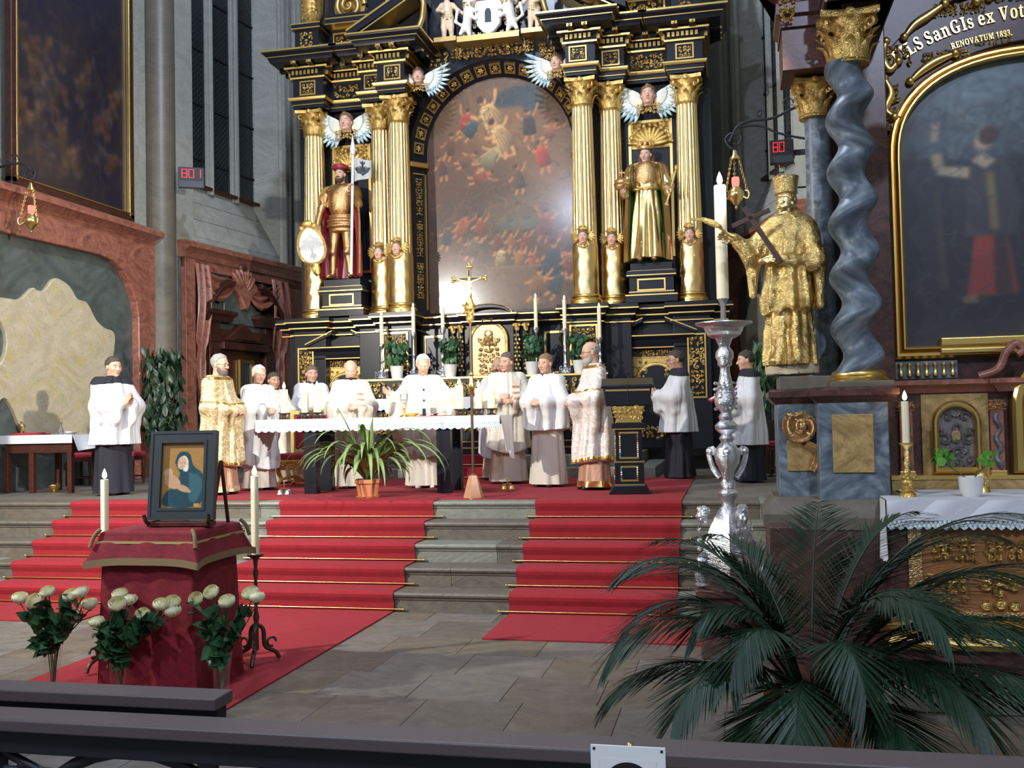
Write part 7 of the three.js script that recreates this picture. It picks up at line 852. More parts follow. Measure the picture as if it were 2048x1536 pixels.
{
  const X0 = 1.9, Z0 = -7.6, t = thing('side_altar', 'marble side altar with twisted column, gilt framed painting and gold inscription', 'altar', [X0, 0, Z0]);
  const P = (n, o, m, par = t) => { const g = o.isBufferGeometry ? o : o.geo(); if (par === t) g.translate(-X0, 0, -Z0); return part(n, g, m, par); };
  // structure behind
  P('back_panel', b().box(1.0, 4.3, 1.0, 6.4, -8.06, -7.92), M.purpleGrey); P('base_block', b().box(1.05, 4.3, 0, 1.2, -8.06, -7.6), M.brownMarble); P('rear_pilaster', b().box(0.98, 1.17, 1.98, 4.75, -7.95, -7.72, 0.01), M.brownMarble); P('rear_pier', b().box(0.62, 1.0, 2.0, 4.5, -8.1, -8.01), M.darkWood);
  // stepped pedestal of the columns
  P('socle', b().box(0.22, 1.1, 0, 1.06, -8.05, -7.08, 0.012), M.brownMarble); P('socle_top', b().mould([[0.24, -8.0], [0.24, -7.36], [0.5, -7.36], [0.5, -7.12], [1.1, -7.12], [1.1, -8.0]], [[-0.2, 1.04], [0.05, 1.04], [0.05, 1.12], [0.02, 1.16], [0.0, 1.2], [-0.03, 1.24], [-0.2, 1.24]]), M.stoneDark);
  P('pedestal', b().box(0.57, 1.03, 1.2, 1.96, -7.9, -7.17, 0.008), M.greyMarble); P('pedestal', b().box(0.31, 0.62, 1.2, 1.98, -8.0, -7.42, 0.008), M.greyMarble); P('inlay_panel', b().box(0.66, 0.93, 1.42, 1.82, -7.175, -7.158, 0.004), M.ochre); P('inlay_panel', b().box(0.37, 0.55, 1.42, 1.64, -7.425, -7.41, 0.004), M.ochre);
  P('pedestal_cornice', b().mould([[0.3, -8.0], [0.3, -7.42], [0.57, -7.42], [0.57, -7.17], [1.05, -7.17], [1.05, -8.0]], [[-0.2, 1.9], [0.0, 1.9], [0.03, 1.93], [0.05, 1.95], [0.05, 1.99], [0.02, 2.01], [-0.2, 2.01]]), M.brownMarble); P('column_block', b().box(0.66, 1.08, 2.0, 2.05, -7.62, -7.18, 0.008).box(0.33, 0.7, 2.0, 2.1, -7.95, -7.42, 0.008), M.stoneDark);
  const vp = []; for (let i = 0; i < 20; i++) { const a = 2.2 + i * 0.5, R = 0.11 - i * 0.0048; vp.push([0.47 + R * Math.cos(a), 1.74 + R * Math.sin(a), -7.37]); } P('pedestal_volute', b().tube(vp, 0.035, 60, 7).add(new THREE.CylinderGeometry(0.105, 0.105, 0.06, 24), [0.47, 1.74, -7.4], [PI / 2, 0, 0]).sph([0.47, 1.74, -7.35], [0.04, 0.04, 0.03], 10).tube([[0.5, 1.62, -7.38], [0.58, 1.56, -7.38], [0.57, 1.48, -7.38], [0.54, 1.42, -7.38]], 0.035, 16, 7), M.copperGold);
  // twisted column and its plain neighbour
  const tw = grid(48, 200, (u, v) => { const y = lerp(2.1, 4.32, v), a = u * 2 * PI, ph = -2 * PI * (y - 2.1) / 0.372 + 2.4, tp = lerp(1.06, 0.94, v); return [0.87 + 0.042 * Math.cos(ph) + 0.132 * tp * Math.sin(a), y, -7.4 + 0.042 * Math.sin(ph) + 0.132 * tp * Math.cos(a)]; }, true);
  { const U = tw.attributes.uv; for (let i = 0; i < U.count; i++) U.setXY(i, U.getX(i), U.getY(i) * 2.4); tw.userData.uvDone = 1; } P('twisted_column', tw, M.twist); P('column_base', b().lathe([[0.001, 2.04], [0.2, 2.04], [0.205, 2.06], [0.19, 2.075], [0.18, 2.08], [0.185, 2.1], [0.175, 2.12], [0.15, 2.13], [0.001, 2.13]], [0.87, 0, -7.4], 36), M.gold);
  P('capital', b().add(capitalGeo.clone(), mtx([0.87, 4.3, -7.4], [0, 0, 0], [0.78, 0.78, 0.78])), M.goldCarved);
  P('plain_column', b().lathe([[0.001, 2.1], [0.12, 2.1], [0.11, 2.16], [0.1, 2.2], [0.095, 4.1], [0.001, 4.1]], [0.69, 0, -7.9], 28), M.twist); P('capital', b().add(capitalGeo.clone(), mtx([0.67, 4.08, -7.88], [0, 0, 0], [0.62, 0.62, 0.62])), M.goldCarved);
  P('entablature', b().mould([[0.42, -8.05], [0.42, -7.55], [0.72, -7.55], [0.72, -7.12], [1.16, -7.12], [1.16, -7.95]], [[-0.1, 4.69], [0, 4.69], [0, 4.76], [0.03, 4.78], [0.03, 4.86], [0.0, 4.88], [0.0, 5.05], [0.08, 5.12], [0.14, 5.14], [0.14, 5.22], [-0.1, 5.25]]).box(0.43, 0.8, 4.38, 4.7, -8.05, -7.58).box(0.7, 1.17, 4.69, 5.25, -8.05, -7.15), M.brownMarble); P('upper_cornice', b().mould([[1.16, -7.86], [4.3, -7.86]], [[-0.1, 4.98], [0, 4.98], [0.03, 5.02], [0.03, 5.08], [0.1, 5.14], [0.14, 5.16], [0.14, 5.24], [-0.1, 5.27]]), M.brownMarble); P('entablature_ornament', carving(0.12, 0.3, 270, 0.05, 3).geo().translate(0.47, 4.86, -7.52), M.goldCarved);
  // painting in its gilt frame
  const cx = 2.27, arch = (rx, ry, y0, cy = 3.72) => { const q = [[cx - rx, y0]]; for (let i = 0; i <= 32; i++) { const a = PI - PI * i / 32; q.push([cx + rx * Math.sign(Math.cos(a)) * Math.pow(Math.abs(Math.cos(a)), 0.8), cy + ry * Math.pow(Math.sin(a), 0.85)]); } q.push([cx + rx, y0]); return q; };
  { const sh = new THREE.Shape(arch(1.0, 0.7, 2.3).map((q) => new THREE.Vector2(...q))), g = new THREE.ShapeGeometry(sh), U = g.attributes.uv, Q = g.attributes.position; for (let i = 0; i < U.count; i++) U.setXY(i, (Q.getX(i) - 1.27) / 2.0, (Q.getY(i) - 2.3) / 2.15); g.userData.uvDone = 1; g.translate(0, 0, -7.9); P('side_painting', g, phy({ map: paintSide, roughness: 0.5, clearcoat: 0.15, clearcoatRoughness: 0.3 })); }
  P('picture_frame', b().prism(arch(1.085, 0.785, 2.22), 0.06, [0, 0, -7.92], null, 0.02, [arch(1.03, 0.73, 2.28).reverse()]), M.gold); P('frame_inner_bead', b().prism(arch(1.035, 0.735, 2.275), 0.09, [0, 0, -7.92], null, 0.015, [arch(0.995, 0.695, 2.31).reverse()]), M.gold); P('frame_step', b().box(1.5, 3.04, 2.3, 2.37, -7.92, -7.8, 0.015).box(1.5, 3.04, 2.245, 2.29, -7.92, -7.81, 0.012), M.gold);
  P('flute_panel', b().box(1.19, 1.62, 2.07, 2.2, -7.92, -7.86), M.greyMarble); for (let i = 0; i < 7; i++) P('flute', b().lathe([[0.001, 2.085], [0.018, 2.09], [0.02, 2.11], [0.012, 2.12], [0.012, 2.16], [0.02, 2.17], [0.018, 2.185], [0.001, 2.19]], [1.225 + i * 0.06, 0, -7.85], 10), M.gold);
  // cartouche with inscription
  const band = []; for (let i = 0; i <= 20; i++) { const a = PI * (0.97 - 0.94 * i / 20); band.push([cx + 1.26 * Math.cos(a), 3.95 + 1.0 * Math.pow(Math.sin(a), 0.8)]); } const band2 = []; for (let i = 0; i <= 20; i++) { const a = PI * (0.97 - 0.94 * i / 20); band2.push([cx + 1.05 * Math.cos(a), 3.86 + 0.68 * Math.sin(a)]); } P('cartouche_field', b().prism([...band, ...band2.reverse()], 0.03, [0, 0, -7.92], null, 0.01), M.purpleGrey);
  for (const mir of [0, 1]) for (const pp of [[[1.33, 4.64], [1.4, 4.72], [1.5, 4.78], [1.62, 4.86]], [[1.66, 4.9], [1.78, 4.93], [1.86, 4.9], [1.84, 4.85]], [[1.93, 4.87], [2.05, 4.92], [2.2, 4.93]], [[1.36, 4.3], [1.44, 4.37], [1.54, 4.43], [1.68, 4.48]], [[1.2, 4.62], [1.17, 4.5], [1.22, 4.4], [1.28, 4.46]], [[1.18, 4.34], [1.22, 4.22], [1.18, 4.1], [1.24, 4.04]]]) { const pts = pp.map(([x, y]) => [mir ? 2 * cx - x : x, y, -7.855]); P('cartouche_scroll', b().tube(pts, 0.03, 24, 7, false, (q) => 0.55 + 0.7 * Math.sin(PI * q)).sph(pts[0], 0.032, 8).sph(pts[pts.length - 1], 0.036, 8), M.gold); }
  for (const [x, y, w, h, sd] of [[1.22, 4.12, 0.16, 0.34, 280], [1.28, 4.5, 0.2, 0.16, 281], [1.62, 4.48, 0.34, 0.07, 282], [1.95, 4.56, 0.26, 0.07, 283], [1.72, 4.82, 0.36, 0.1, 284], [2.12, 4.9, 0.3, 0.12, 285], [2.5, 4.56, 0.4, 0.08, 286]]) { const g = carving(w, h, sd, 0.05, 5).geo(); g.translate(x, y, -7.88); P('cartouche_ornament', g, M.goldCarved); }
  const font = await new FontLoader().loadAsync('fonts/droid/droid_serif_bold.typeface.json'); const letters = (txt, sz, aStart, rad, ry, cy, step, bold) => { const o = b(); let a = aStart; for (const ch of txt) { if (ch !== ' ') { const g = new TextGeometry(ch, { font, size: sz, depth: 0.008, curveSegments: 4 }); g.scale(0.66, 1, 1); g.computeBoundingBox(); const w = g.boundingBox.max.x; const aa = a - (w / 2) / rad; o.add(g, mtx([cx + rad * Math.cos(aa), cy + ry * Math.sin(aa), -7.872], [0, 0, Math.atan2(-ry * Math.cos(aa), rad * Math.sin(aa)) * 1], 1).multiply(mtx([-w / 2, 0, 0]))); a -= (w + sz * 0.07) / Math.hypot(rad * Math.sin(aa), ry * Math.cos(aa)); } else a -= sz * 0.26 / rad; } return o; };
  P('inscription', letters('FILS SanGIs ex Voto DI', 0.1, 2.53, 1.2, 0.62, 4.09), M.gold); P('inscription_date', letters('RENOVATUM 1893.', 0.045, 2.1, 1.2, 0.5, 4.085), M.gold);
  // predella with reliquaries
  P('predella', b().box(1.1, 3.5, 1.2, 2.0, -7.92, -7.72), M.brownMarble); P('predella_cornice', b().mould([[1.12, -7.72], [1.86, -7.72], [1.86, -7.66], [2.7, -7.66]], [[-0.05, 1.96], [0.02, 1.96], [0.05, 2.0], [0.08, 2.02], [0.08, 2.05], [-0.05, 2.06]]), M.redMarble); P('predella_base', b().box(1.1, 3.5, 1.2, 1.36, -7.72, -7.62, 0.01), M.ochre); P('predella_base_fillet', b().box(1.1, 3.5, 1.34, 1.37, -7.72, -7.61), M.gold);
  const ra = (r, y0, cy, x) => { const q = [[x - r, y0]]; for (let i = 0; i <= 18; i++) { const a = PI - PI * i / 18; q.push([x + r * Math.cos(a), cy + r * Math.sin(a)]); } q.push([x + r, y0]); return q; };
  P('reliquary_surround', b().box(1.33, 1.78, 1.36, 1.95, -7.72, -7.69), M.ochre); P('reliquary_frame', b().prism(ra(0.165, 1.38, 1.74, 1.555), 0.06, [0, 0, -7.7], null, 0.015, [ra(0.12, 1.425, 1.74, 1.555).reverse()]), M.gold); P('reliquary_relief', b().prism(ra(0.13, 1.39, 1.74, 1.555), 0.02, [0, 0, -7.7]).add(carving(0.22, 0.4, 290, 0.025, 5).geo(), [1.555, 1.62, -7.68]), M.relief); P('reliquary_oval', b().sph([1.555, 1.65, -7.665], [0.032, 0.045, 0.012], 14), M.ochre);
  for (const x of [1.22, 1.83]) { P('predella_pilaster', b().box(x - 0.045, x + 0.045, 1.36, 1.9, -7.72, -7.66, 0.006), M.redMarble); P('pilaster_capital', carving(0.12, 0.08, 292, 0.04, 6).geo().translate(x, 1.87, -7.66), M.goldCarved); P('pilaster_foot', b().box(x - 0.055, x + 0.055, 1.36, 1.4, -7.72, -7.65, 0.006), M.gold); const tr = []; for (let i = 0; i < 20; i++) tr.push([x + 0.015 * Math.cos(i * 0.9), 1.42 + i * 0.02, -7.65 + 0.012 * Math.sin(i * 0.9)]); P('small_twist', b().tube(tr, 0.016, 50, 6), M.greyMarble); }
  P('tabernacle_arch', b().prism(ra(0.38, 1.38, 1.85, 2.3), 0.08, [0, 0, -7.7], null, 0.02, [ra(0.3, 1.45, 1.85, 2.3).reverse()]), M.gold); P('tabernacle_relief', b().prism(ra(0.3, 1.39, 1.85, 2.3), 0.02, [0, 0, -7.7]).add(carving(0.56, 0.7, 295, 0.05, 4).geo(), [2.3, 1.75, -7.68]), M.copperGold); P('predella_volute', b().tube([[1.72, 2.07, -7.68], [1.85, 2.12, -7.68], [1.92, 2.25, -7.68], [1.98, 2.3, -7.68], [2.02, 2.25, -7.68], [1.98, 2.22, -7.68]], 0.03, 24, 7), M.redMarble);
  // mensa and antependium
  P('mensa', b().box(0.98, 3.4, 0.14, 1.26, -7.62, -6.9, 0.01), M.brownMarble); P('antependium', b().box(1.08, 3.3, 0.5, 1.1, -6.9, -6.88), std({ color: lin(0.30, 0.13, 0.04), roughness: 0.45 })); P('antependium_border', b().box(1.08, 1.16, 0.5, 1.1, -6.89, -6.865).box(1.08, 3.3, 0.5, 0.55, -6.89, -6.865), M.copperGold);
  for (const [x, y, w, h, sd] of [[1.35, 0.95, 0.3, 0.16, 300], [1.72, 0.95, 0.36, 0.16, 301], [1.3, 0.7, 0.26, 0.2, 302], [1.62, 0.68, 0.26, 0.24, 303], [1.95, 0.75, 0.3, 0.36, 304], [2.4, 0.8, 0.4, 0.4, 305]]) P('antependium_carving', carving(w, h, sd, 0.035, 4).geo().translate(x, y, -6.875), M.goldCarved); P('gilt_ring', b().add(new THREE.TorusGeometry(0.17, 0.03, 8, 30), [1.98, 0.75, -6.86]), M.gold); P('mensa_base', b().mould([[0.98, -7.6], [0.98, -6.88], [3.4, -6.88]], [[-0.1, 0.3], [0.02, 0.3], [0.05, 0.34], [0.02, 0.38], [0.02, 0.42], [0.05, 0.46], [0.0, 0.5], [-0.1, 0.5]]), M.gold); P('altar_step', b().box(0.9, 3.5, 0, 0.14, -7.6, -6.5, 0.012), M.step);
}
{ const t = thing('side_altar_cloth', 'white lace edged cloth on the side altar', 'cloth', [2.15, 1.262, -7.25]); part('cloth', b().box(-1.2, 1.2, 0, 0.008, 0.15, 0.43).box(-1.02, 1.2, 0, 0.008, -0.35, 0.15).box(-1.2, 1.2, -0.13, 0.006, 0.425, 0.433), M.linenGrey, t); part('lace', b().prism(lace(2.4, 0.07, 44), 0.004, [-1.2, -0.12, 0.428]), M_lace, t); part('end_drop', grid(20, 16, (u, v) => [-1.2 - 0.01 - 0.015 * Math.sin(u * 12) * v, -0.4 * v, lerp(0.2, 0.43, u)]), std({ color: lin(0.74, 0.75, 0.78), roughness: 0.9, side: THREE.DoubleSide }), t); const fo = grid(8, 14, (u, v) => [lerp(-1.2, -0.2, v) , -0.13 * u, 0.436 + 0.01 * Math.sin(v * 20 + u * 3)]); part('front_fold', fo, std({ color: lin(0.74, 0.75, 0.78), roughness: 0.9, side: THREE.DoubleSide }), t); }
candlestick('ornate gold candlestick on the side altar cloth', undefined, [1.11, 1.27, -7.0], [[0.001, 0], [0.055, 0], [0.05, 0.02], [0.03, 0.04], [0.045, 0.08], [0.04, 0.11], [0.018, 0.13], [0.025, 0.17], [0.015, 0.19], [0.024, 0.22], [0.014, 0.25], [0.02, 0.3], [0.012, 0.31], [0.045, 0.345], [0.048, 0.355], [0.001, 0.35]], M.goldCarved).add(part('ornament', carving(0.1, 0.12, 310, 0.03, 6).geo(), M.goldCarved, new THREE.Group(), [0, 0.09, 0.03]));
candle('slim lit candle on the side altar beside the black pedestal', undefined, [1.11, 1.62, -7.0], 0.024, 0.28, M.wax, 1.1);
{ const t = thing('potted_plant', 'white pot with bright green leaves on the side altar', 'plant', [1.5, 1.27, -7.0]); part('pot', b().lathe([[0.001, 0], [0.05, 0], [0.07, 0.03], [0.078, 0.13], [0.07, 0.13], [0.065, 0.11], [0.001, 0.11]], [0, 0, 0], 26), M.porcelain, t); part('soil', b().cyl(0, 0.1, 0.115, 0, 0.064), M.soil, t); part('foliage', b().add(leafCloud(26, 320, 0.07, 0.07, 0.06, 0.05).geo(), [-0.17, 0.2, 0]).add(leafCloud(20, 321, 0.05, 0.07, 0.055, 0.05).geo(), [0.1, 0.19, 0]), M.brightLeaf, t); part('stem', b().bar([0, 0.1, 0], [-0.16, 0.22, 0], 0.004, 5).bar([0, 0.1, 0], [0.1, 0.21, 0], 0.004, 5), M.stem, t); }
{ const t = thing('gilt_reliquary', 'small gilt foot of a vessel beside the white pot on side altar', 'vessel', [1.64, 1.27, -7.35]); part('body', b().lathe([[0.001, 0], [0.06, 0], [0.05, 0.04], [0.03, 0.06], [0.045, 0.11], [0.02, 0.15], [0.001, 0.16]], [0, 0, 0], 16), M.gold, t); part('ornament', carving(0.09, 0.08, 330, 0.03, 5).geo(), M.goldCarved, t, [0, 0.08, 0.03]); }
// ---- gilded bishop
{
  const t = thing('bishop_statue', 'gilded bishop statue with mitre and dark cross beside the twisted column', 'statue', [0.43, 2.115, -7.58], -0.35), G = M.goldStatue; t.scale.setScalar(1.42 / 1.75);
  const fold = (f, amp, fr) => (x, y, z) => f(x, y, z) + amp * sst(1.5, 0.7, y) * (Math.sin(Math.atan2(x, z) * fr + y * 2) + 0.6 * Math.sin(Math.atan2(x, z) * (fr + 5) - y * 3)) + 0.03 * fbm(x * 9, y * 6, z * 9, 3);
  part('rock_base', nets((x, y, z) => Math.max(len(x / 0.24, (z) / 0.2) - 1, Math.abs(y - 0.05) * 4 - 0.2) * 0.2 + 0.01 * fbm(x * 8, y * 8, z * 8, 2), [-0.3, -0.02, -0.26], [0.3, 0.14, 0.26], 0.02), M.cream, t);
  const h = b().add(trunk([[[0, 1.0, 0], [0, 1.45, 0.02]], [[-0.18, 1.3, 0], [0.18, 1.3, 0]], [[0.18, 1.3, 0], [0.26, 1.02, 0.06]], [[0.26, 1.02, 0.06], [-0.1, 1.02, 0.29]], [[-0.18, 1.3, 0], [-0.32, 1.12, 0.08]], [[-0.32, 1.12, 0.08], [-0.44, 1.27, 0.2]]], [1, 1, 1])).add(headGeo({}, 0.008), [0, 1.55, 0.04], [0.15, -0.4, 0]).add(beardGeo(), [0, 1.55, 0.04], [0.15, -0.4, 0]).add(hairGeo('full', 0.008), [0, 1.55, 0.04], [0.15, -0.4, 0]).add(handAt(handGeo(0.8, false), [-0.12, 1.02, 0.3], [0.8, 0.1, 0.4], [0, -0.4, -0.9], [1, 1, 1])).add(handAt(handGeo(0.6, true), [-0.44, 1.27, 0.2], [-0.9, 0.3, 0.2], [0, -0.3, 0.9], [1, 1, 1])); part('body', h, M.goldPale, t);
  part('mitre', b().lathe([[0.085, 1.63], [0.105, 1.65], [0.1, 1.68], [0.115, 1.78], [0.12, 1.8], [0.09, 1.79], [0.001, 1.74]], [0, 0, 0.02], 14), G, t);
  part('robe', nets(fold(uni([capsule([0, 1.0, 0.02], [0, 0.12, 0.04], 0.15, 0.22), ellip([0, 1.18, 0.02], [0.2, 0.28, 0.15]), capsule([0.06, 0.7, 0.12], [0.12, 0.14, 0.14], 0.07, 0.1)], 0.06), 0.022, 8), [-0.4, 0.08, -0.3], [0.4, 1.5, 0.4], 0.015), G, t);
  part('rochet', nets((() => { const f = fold(uni([capsule([0, 1.1, 0.02], [0, 0.66, 0.04], 0.17, 0.24)], 0.05), 0.02, 10); return (x, y, z) => Math.max(f(x, y, z), 0.56 + 0.03 * Math.sin(Math.atan2(x, z) * 9) - y); })(), [-0.35, 0.5, -0.3], [0.35, 1.35, 0.38], 0.015), G, t);
  part('cape', nets(fold(uni([ellip([0, 1.25, -0.01], [0.25, 0.26, 0.18]), capsule([0.18, 1.3, 0], [0.26, 1.02, 0.06], 0.09, 0.09), capsule([0.26, 1.02, 0.06], [-0.06, 1.02, 0.27], 0.085, 0.05), capsule([-0.2, 1.3, 0], [-0.32, 1.12, 0.08], 0.1, 0.08), capsule([-0.32, 1.12, 0.08], [-0.44, 1.27, 0.2], 0.07, 0.045), capsule([0.27, 1.05, 0.0], [0.28, 0.62, 0.02], 0.08, 0.04), capsule([-0.32, 1.1, 0.02], [-0.33, 0.75, 0.04], 0.07, 0.03)], 0.06), 0.018, 8), [-0.6, 0.5, -0.3], [0.55, 1.55, 0.45], 0.015), G, t);
  part('cross', b().bx([-0.12, 1.24, 0.36], [0.045, 0.62, 0.025], [0, 0, 0.55], 0.004).bx([-0.22, 1.4, 0.36], [0.36, 0.042, 0.025], [0, 0, 0.3], 0.004), M.darkWood, t); part('palm_branch', b().tube([[-0.44, 1.27, 0.26], [-0.56, 1.38, 0.27], [-0.72, 1.46, 0.28], [-0.82, 1.48, 0.28]], 0.014, 16, 6).sph([-0.62, 1.42, 0.28], [0.12, 0.03, 0.02], 8, [0, 0, -0.5]), M.goldCarved, t); for (const s of [-1, 1]) part('shoe', b().sph([s * 0.09, 0.12, 0.22], [0.04, 0.035, 0.09], 8), G, t);
}
// ---- great silver candlestick with the paschal candle
{
  const t = thing('paschal_candlestick', 'tall ornate silver floor candlestick with wide drip pan beside the side altar', 'candlestick', [-0.055, 0, -7.9]);
  part('plinth', b().box(-0.23, 0.21, 0, 0.5, -0.24, 0.24, 0.012).box(-0.26, 0.24, 0.46, 0.52, -0.27, 0.27, 0.012), M.brownMarble, t);
  part('foot', b().lathe([[0.001, 0.62], [0.22, 0.62], [0.24, 0.68], [0.23, 0.8], [0.2, 0.9], [0.15, 1.0], [0.1, 1.08], [0.07, 1.12], [0.001, 1.12]], [0, 0, 0], 6), M.silver, t); for (let k = 0; k < 3; k++) { const a = k * 2.094 + 0.5; part('claw_foot', b().tube([[0.16 * Math.cos(a), 0.8, 0.16 * Math.sin(a)], [0.26 * Math.cos(a), 0.72, 0.26 * Math.sin(a)], [0.27 * Math.cos(a), 0.6, 0.27 * Math.sin(a)], [0.25 * Math.cos(a), 0.54, 0.25 * Math.sin(a)]], 0.035, 16, 7).sph([0.25 * Math.cos(a), 0.545, 0.25 * Math.sin(a)], [0.05, 0.025, 0.05], 8), M.silver, t); part('foot_cherub', b().add(cherubHead.clone(), mtx([0.2 * Math.sin(a), 1.06, 0.2 * Math.cos(a)], [0, a, 0], 0.5)).add(carving(0.16, 0.2, 340 + k, 0.04, 4).geo(), mtx([0.21 * Math.sin(a), 0.88, 0.21 * Math.cos(a)], [0, a, 0])), M.silver, t); }
  part('stem', b().lathe([[0.001, 1.1], [0.06, 1.1], [0.05, 1.16], [0.075, 1.2], [0.08, 1.23], [0.05, 1.26], [0.06, 1.3], [0.04, 1.34], [0.055, 1.4], [0.09, 1.46], [0.1, 1.52], [0.08, 1.58], [0.045, 1.62], [0.06, 1.65], [0.04, 1.68], [0.085, 1.72], [0.09, 1.75], [0.05, 1.79], [0.06, 1.82], [0.04, 1.85], [0.08, 1.9], [0.085, 1.95], [0.06, 2.05], [0.04, 2.15], [0.035, 2.2], [0.055, 2.22], [0.055, 2.25], [0.07, 2.28], [0.068, 2.32], [0.04, 2.36], [0.055, 2.4], [0.07, 2.43], [0.001, 2.44]], [0, 0, 0], 28), M.silver, t);
  for (let k = 0; k < 3; k++) { const a = k * 2.094; part('scroll_bracket', b().tube([[0.07 * Math.sin(a), 1.34, 0.07 * Math.cos(a)], [0.13 * Math.sin(a), 1.42, 0.13 * Math.cos(a)], [0.16 * Math.sin(a), 1.54, 0.16 * Math.cos(a)], [0.12 * Math.sin(a), 1.57, 0.12 * Math.cos(a)], [0.11 * Math.sin(a), 1.52, 0.11 * Math.cos(a)]], 0.022, 24, 6).sph([0.15 * Math.sin(a), 1.55, 0.15 * Math.cos(a)], 0.035, 8), M.silver, t); part('acanthus', carving(0.1, 0.22, 350 + k, 0.03, 5).geo(), M.silver, t, [0.06 * Math.sin(a), 1.98, 0.06 * Math.cos(a)], [0, a, 0]); }
  part('drip_pan', b().lathe([[0.001, 2.42], [0.09, 2.43], [0.125, 2.45], [0.14, 2.475], [0.15, 2.505], [0.165, 2.52], [0.21, 2.532], [0.22, 2.54], [0.218, 2.55], [0.18, 2.548], [0.001, 2.53]], [0, 0, 0], 40), M.silver, t); part('socket', b().lathe([[0.001, 2.5], [0.03, 2.5], [0.022, 2.56], [0.02, 2.68], [0.035, 2.72], [0.045, 2.735], [0.001, 2.735]], [0, 0, 0], 16), M.relief, t);
  const c = candle('very tall thick paschal candle on the silver candlestick', undefined, [-0.055, 2.735, -7.9], 0.047, 0.89, M.wax, 1.7);
}
// ================================================================ FOREGROUND
{ // velvet covered stand
  const t = thing('velvet_stand', 'square stand draped in dark red velvet with gold fringe, holding the icon', 'stand', [-3.95, 0.013, -6.47]);
  const sq = (u) => { const a = u * 4, k = Math.floor(a) % 4, f = a - Math.floor(a); return [[-1 + 2 * f, 1], [1, 1 - 2 * f], [1 - 2 * f, -1], [-1, -1 + 2 * f]][k]; };
  part('skirt', grid(160, 24, (u, v) => { const [x, z] = sq(u), r = lerp(0.37, 0.33, v), f = 1 + 0.03 * (1 - v * 0.6) * Math.sin(u * 75 + Math.sin(u * 9) * 2) + 0.018 * Math.sin(u * 31 + v * 2); return [x * r * f, lerp(0, 1.1, v), z * r * 0.95 * f]; }), M.velvet, t);
  part('top_board', b().box(-0.335, 0.335, 1.07, 1.1, -0.32, 0.32, 0.01), M.wood, t);
  const ov = part('overlay', grid(160, 16, (u, v) => { const [x, z] = sq(u), cr = Math.pow(Math.min(Math.abs(x), Math.abs(z)), 4), r = v < 0.35 ? lerp(0.02, 0.345, v / 0.35) : lerp(0.345, 0.395 + 0.035 * cr, (v - 0.35) / 0.65), y = v < 0.35 ? 1.112 : lerp(1.112, 0.915 - 0.025 * cr, Math.pow((v - 0.35) / 0.65, 0.85)), f = 1 + (v > 0.5 ? 0.012 * Math.sin(u * 60) : 0); return [x * r * f, y, z * r * 0.95 * f]; }), M.velvet, t);
  const edge = (r0, y, h, rise, nm, m, th) => part(nm, grid(160, 2, (u, v) => { const [x, z] = sq(u), cr = Math.pow(Math.min(Math.abs(x), Math.abs(z)), 4), r = r0 + 0.035 * cr * (rise ? 1 : 0.3); return [x * r, y - h * v - (rise ? 0.025 * cr : 0), z * r * 0.95]; }), m, t);
  const fringe = std({ color: lin(0.22, 0.15, 0.07), roughness: 0.8, side: THREE.DoubleSide }); edge(0.4, 0.93, 0.05, 1, 'fringe', fringe); edge(0.366, 1.04, 0.018, 0, 'braid', std({ color: lin(0.42, 0.30, 0.12), roughness: 0.5, side: THREE.DoubleSide })); for (const [x, z] of [[1, 1], [-1, 1], [1, -1], [-1, -1]]) part('corner_tassel', b().tube([[x * 0.35, 1.12, z * 0.335], [x * 0.38, 1.08, z * 0.36], [x * 0.4, 1.0, z * 0.385]], 0.014, 10, 6), fringe, t);
}
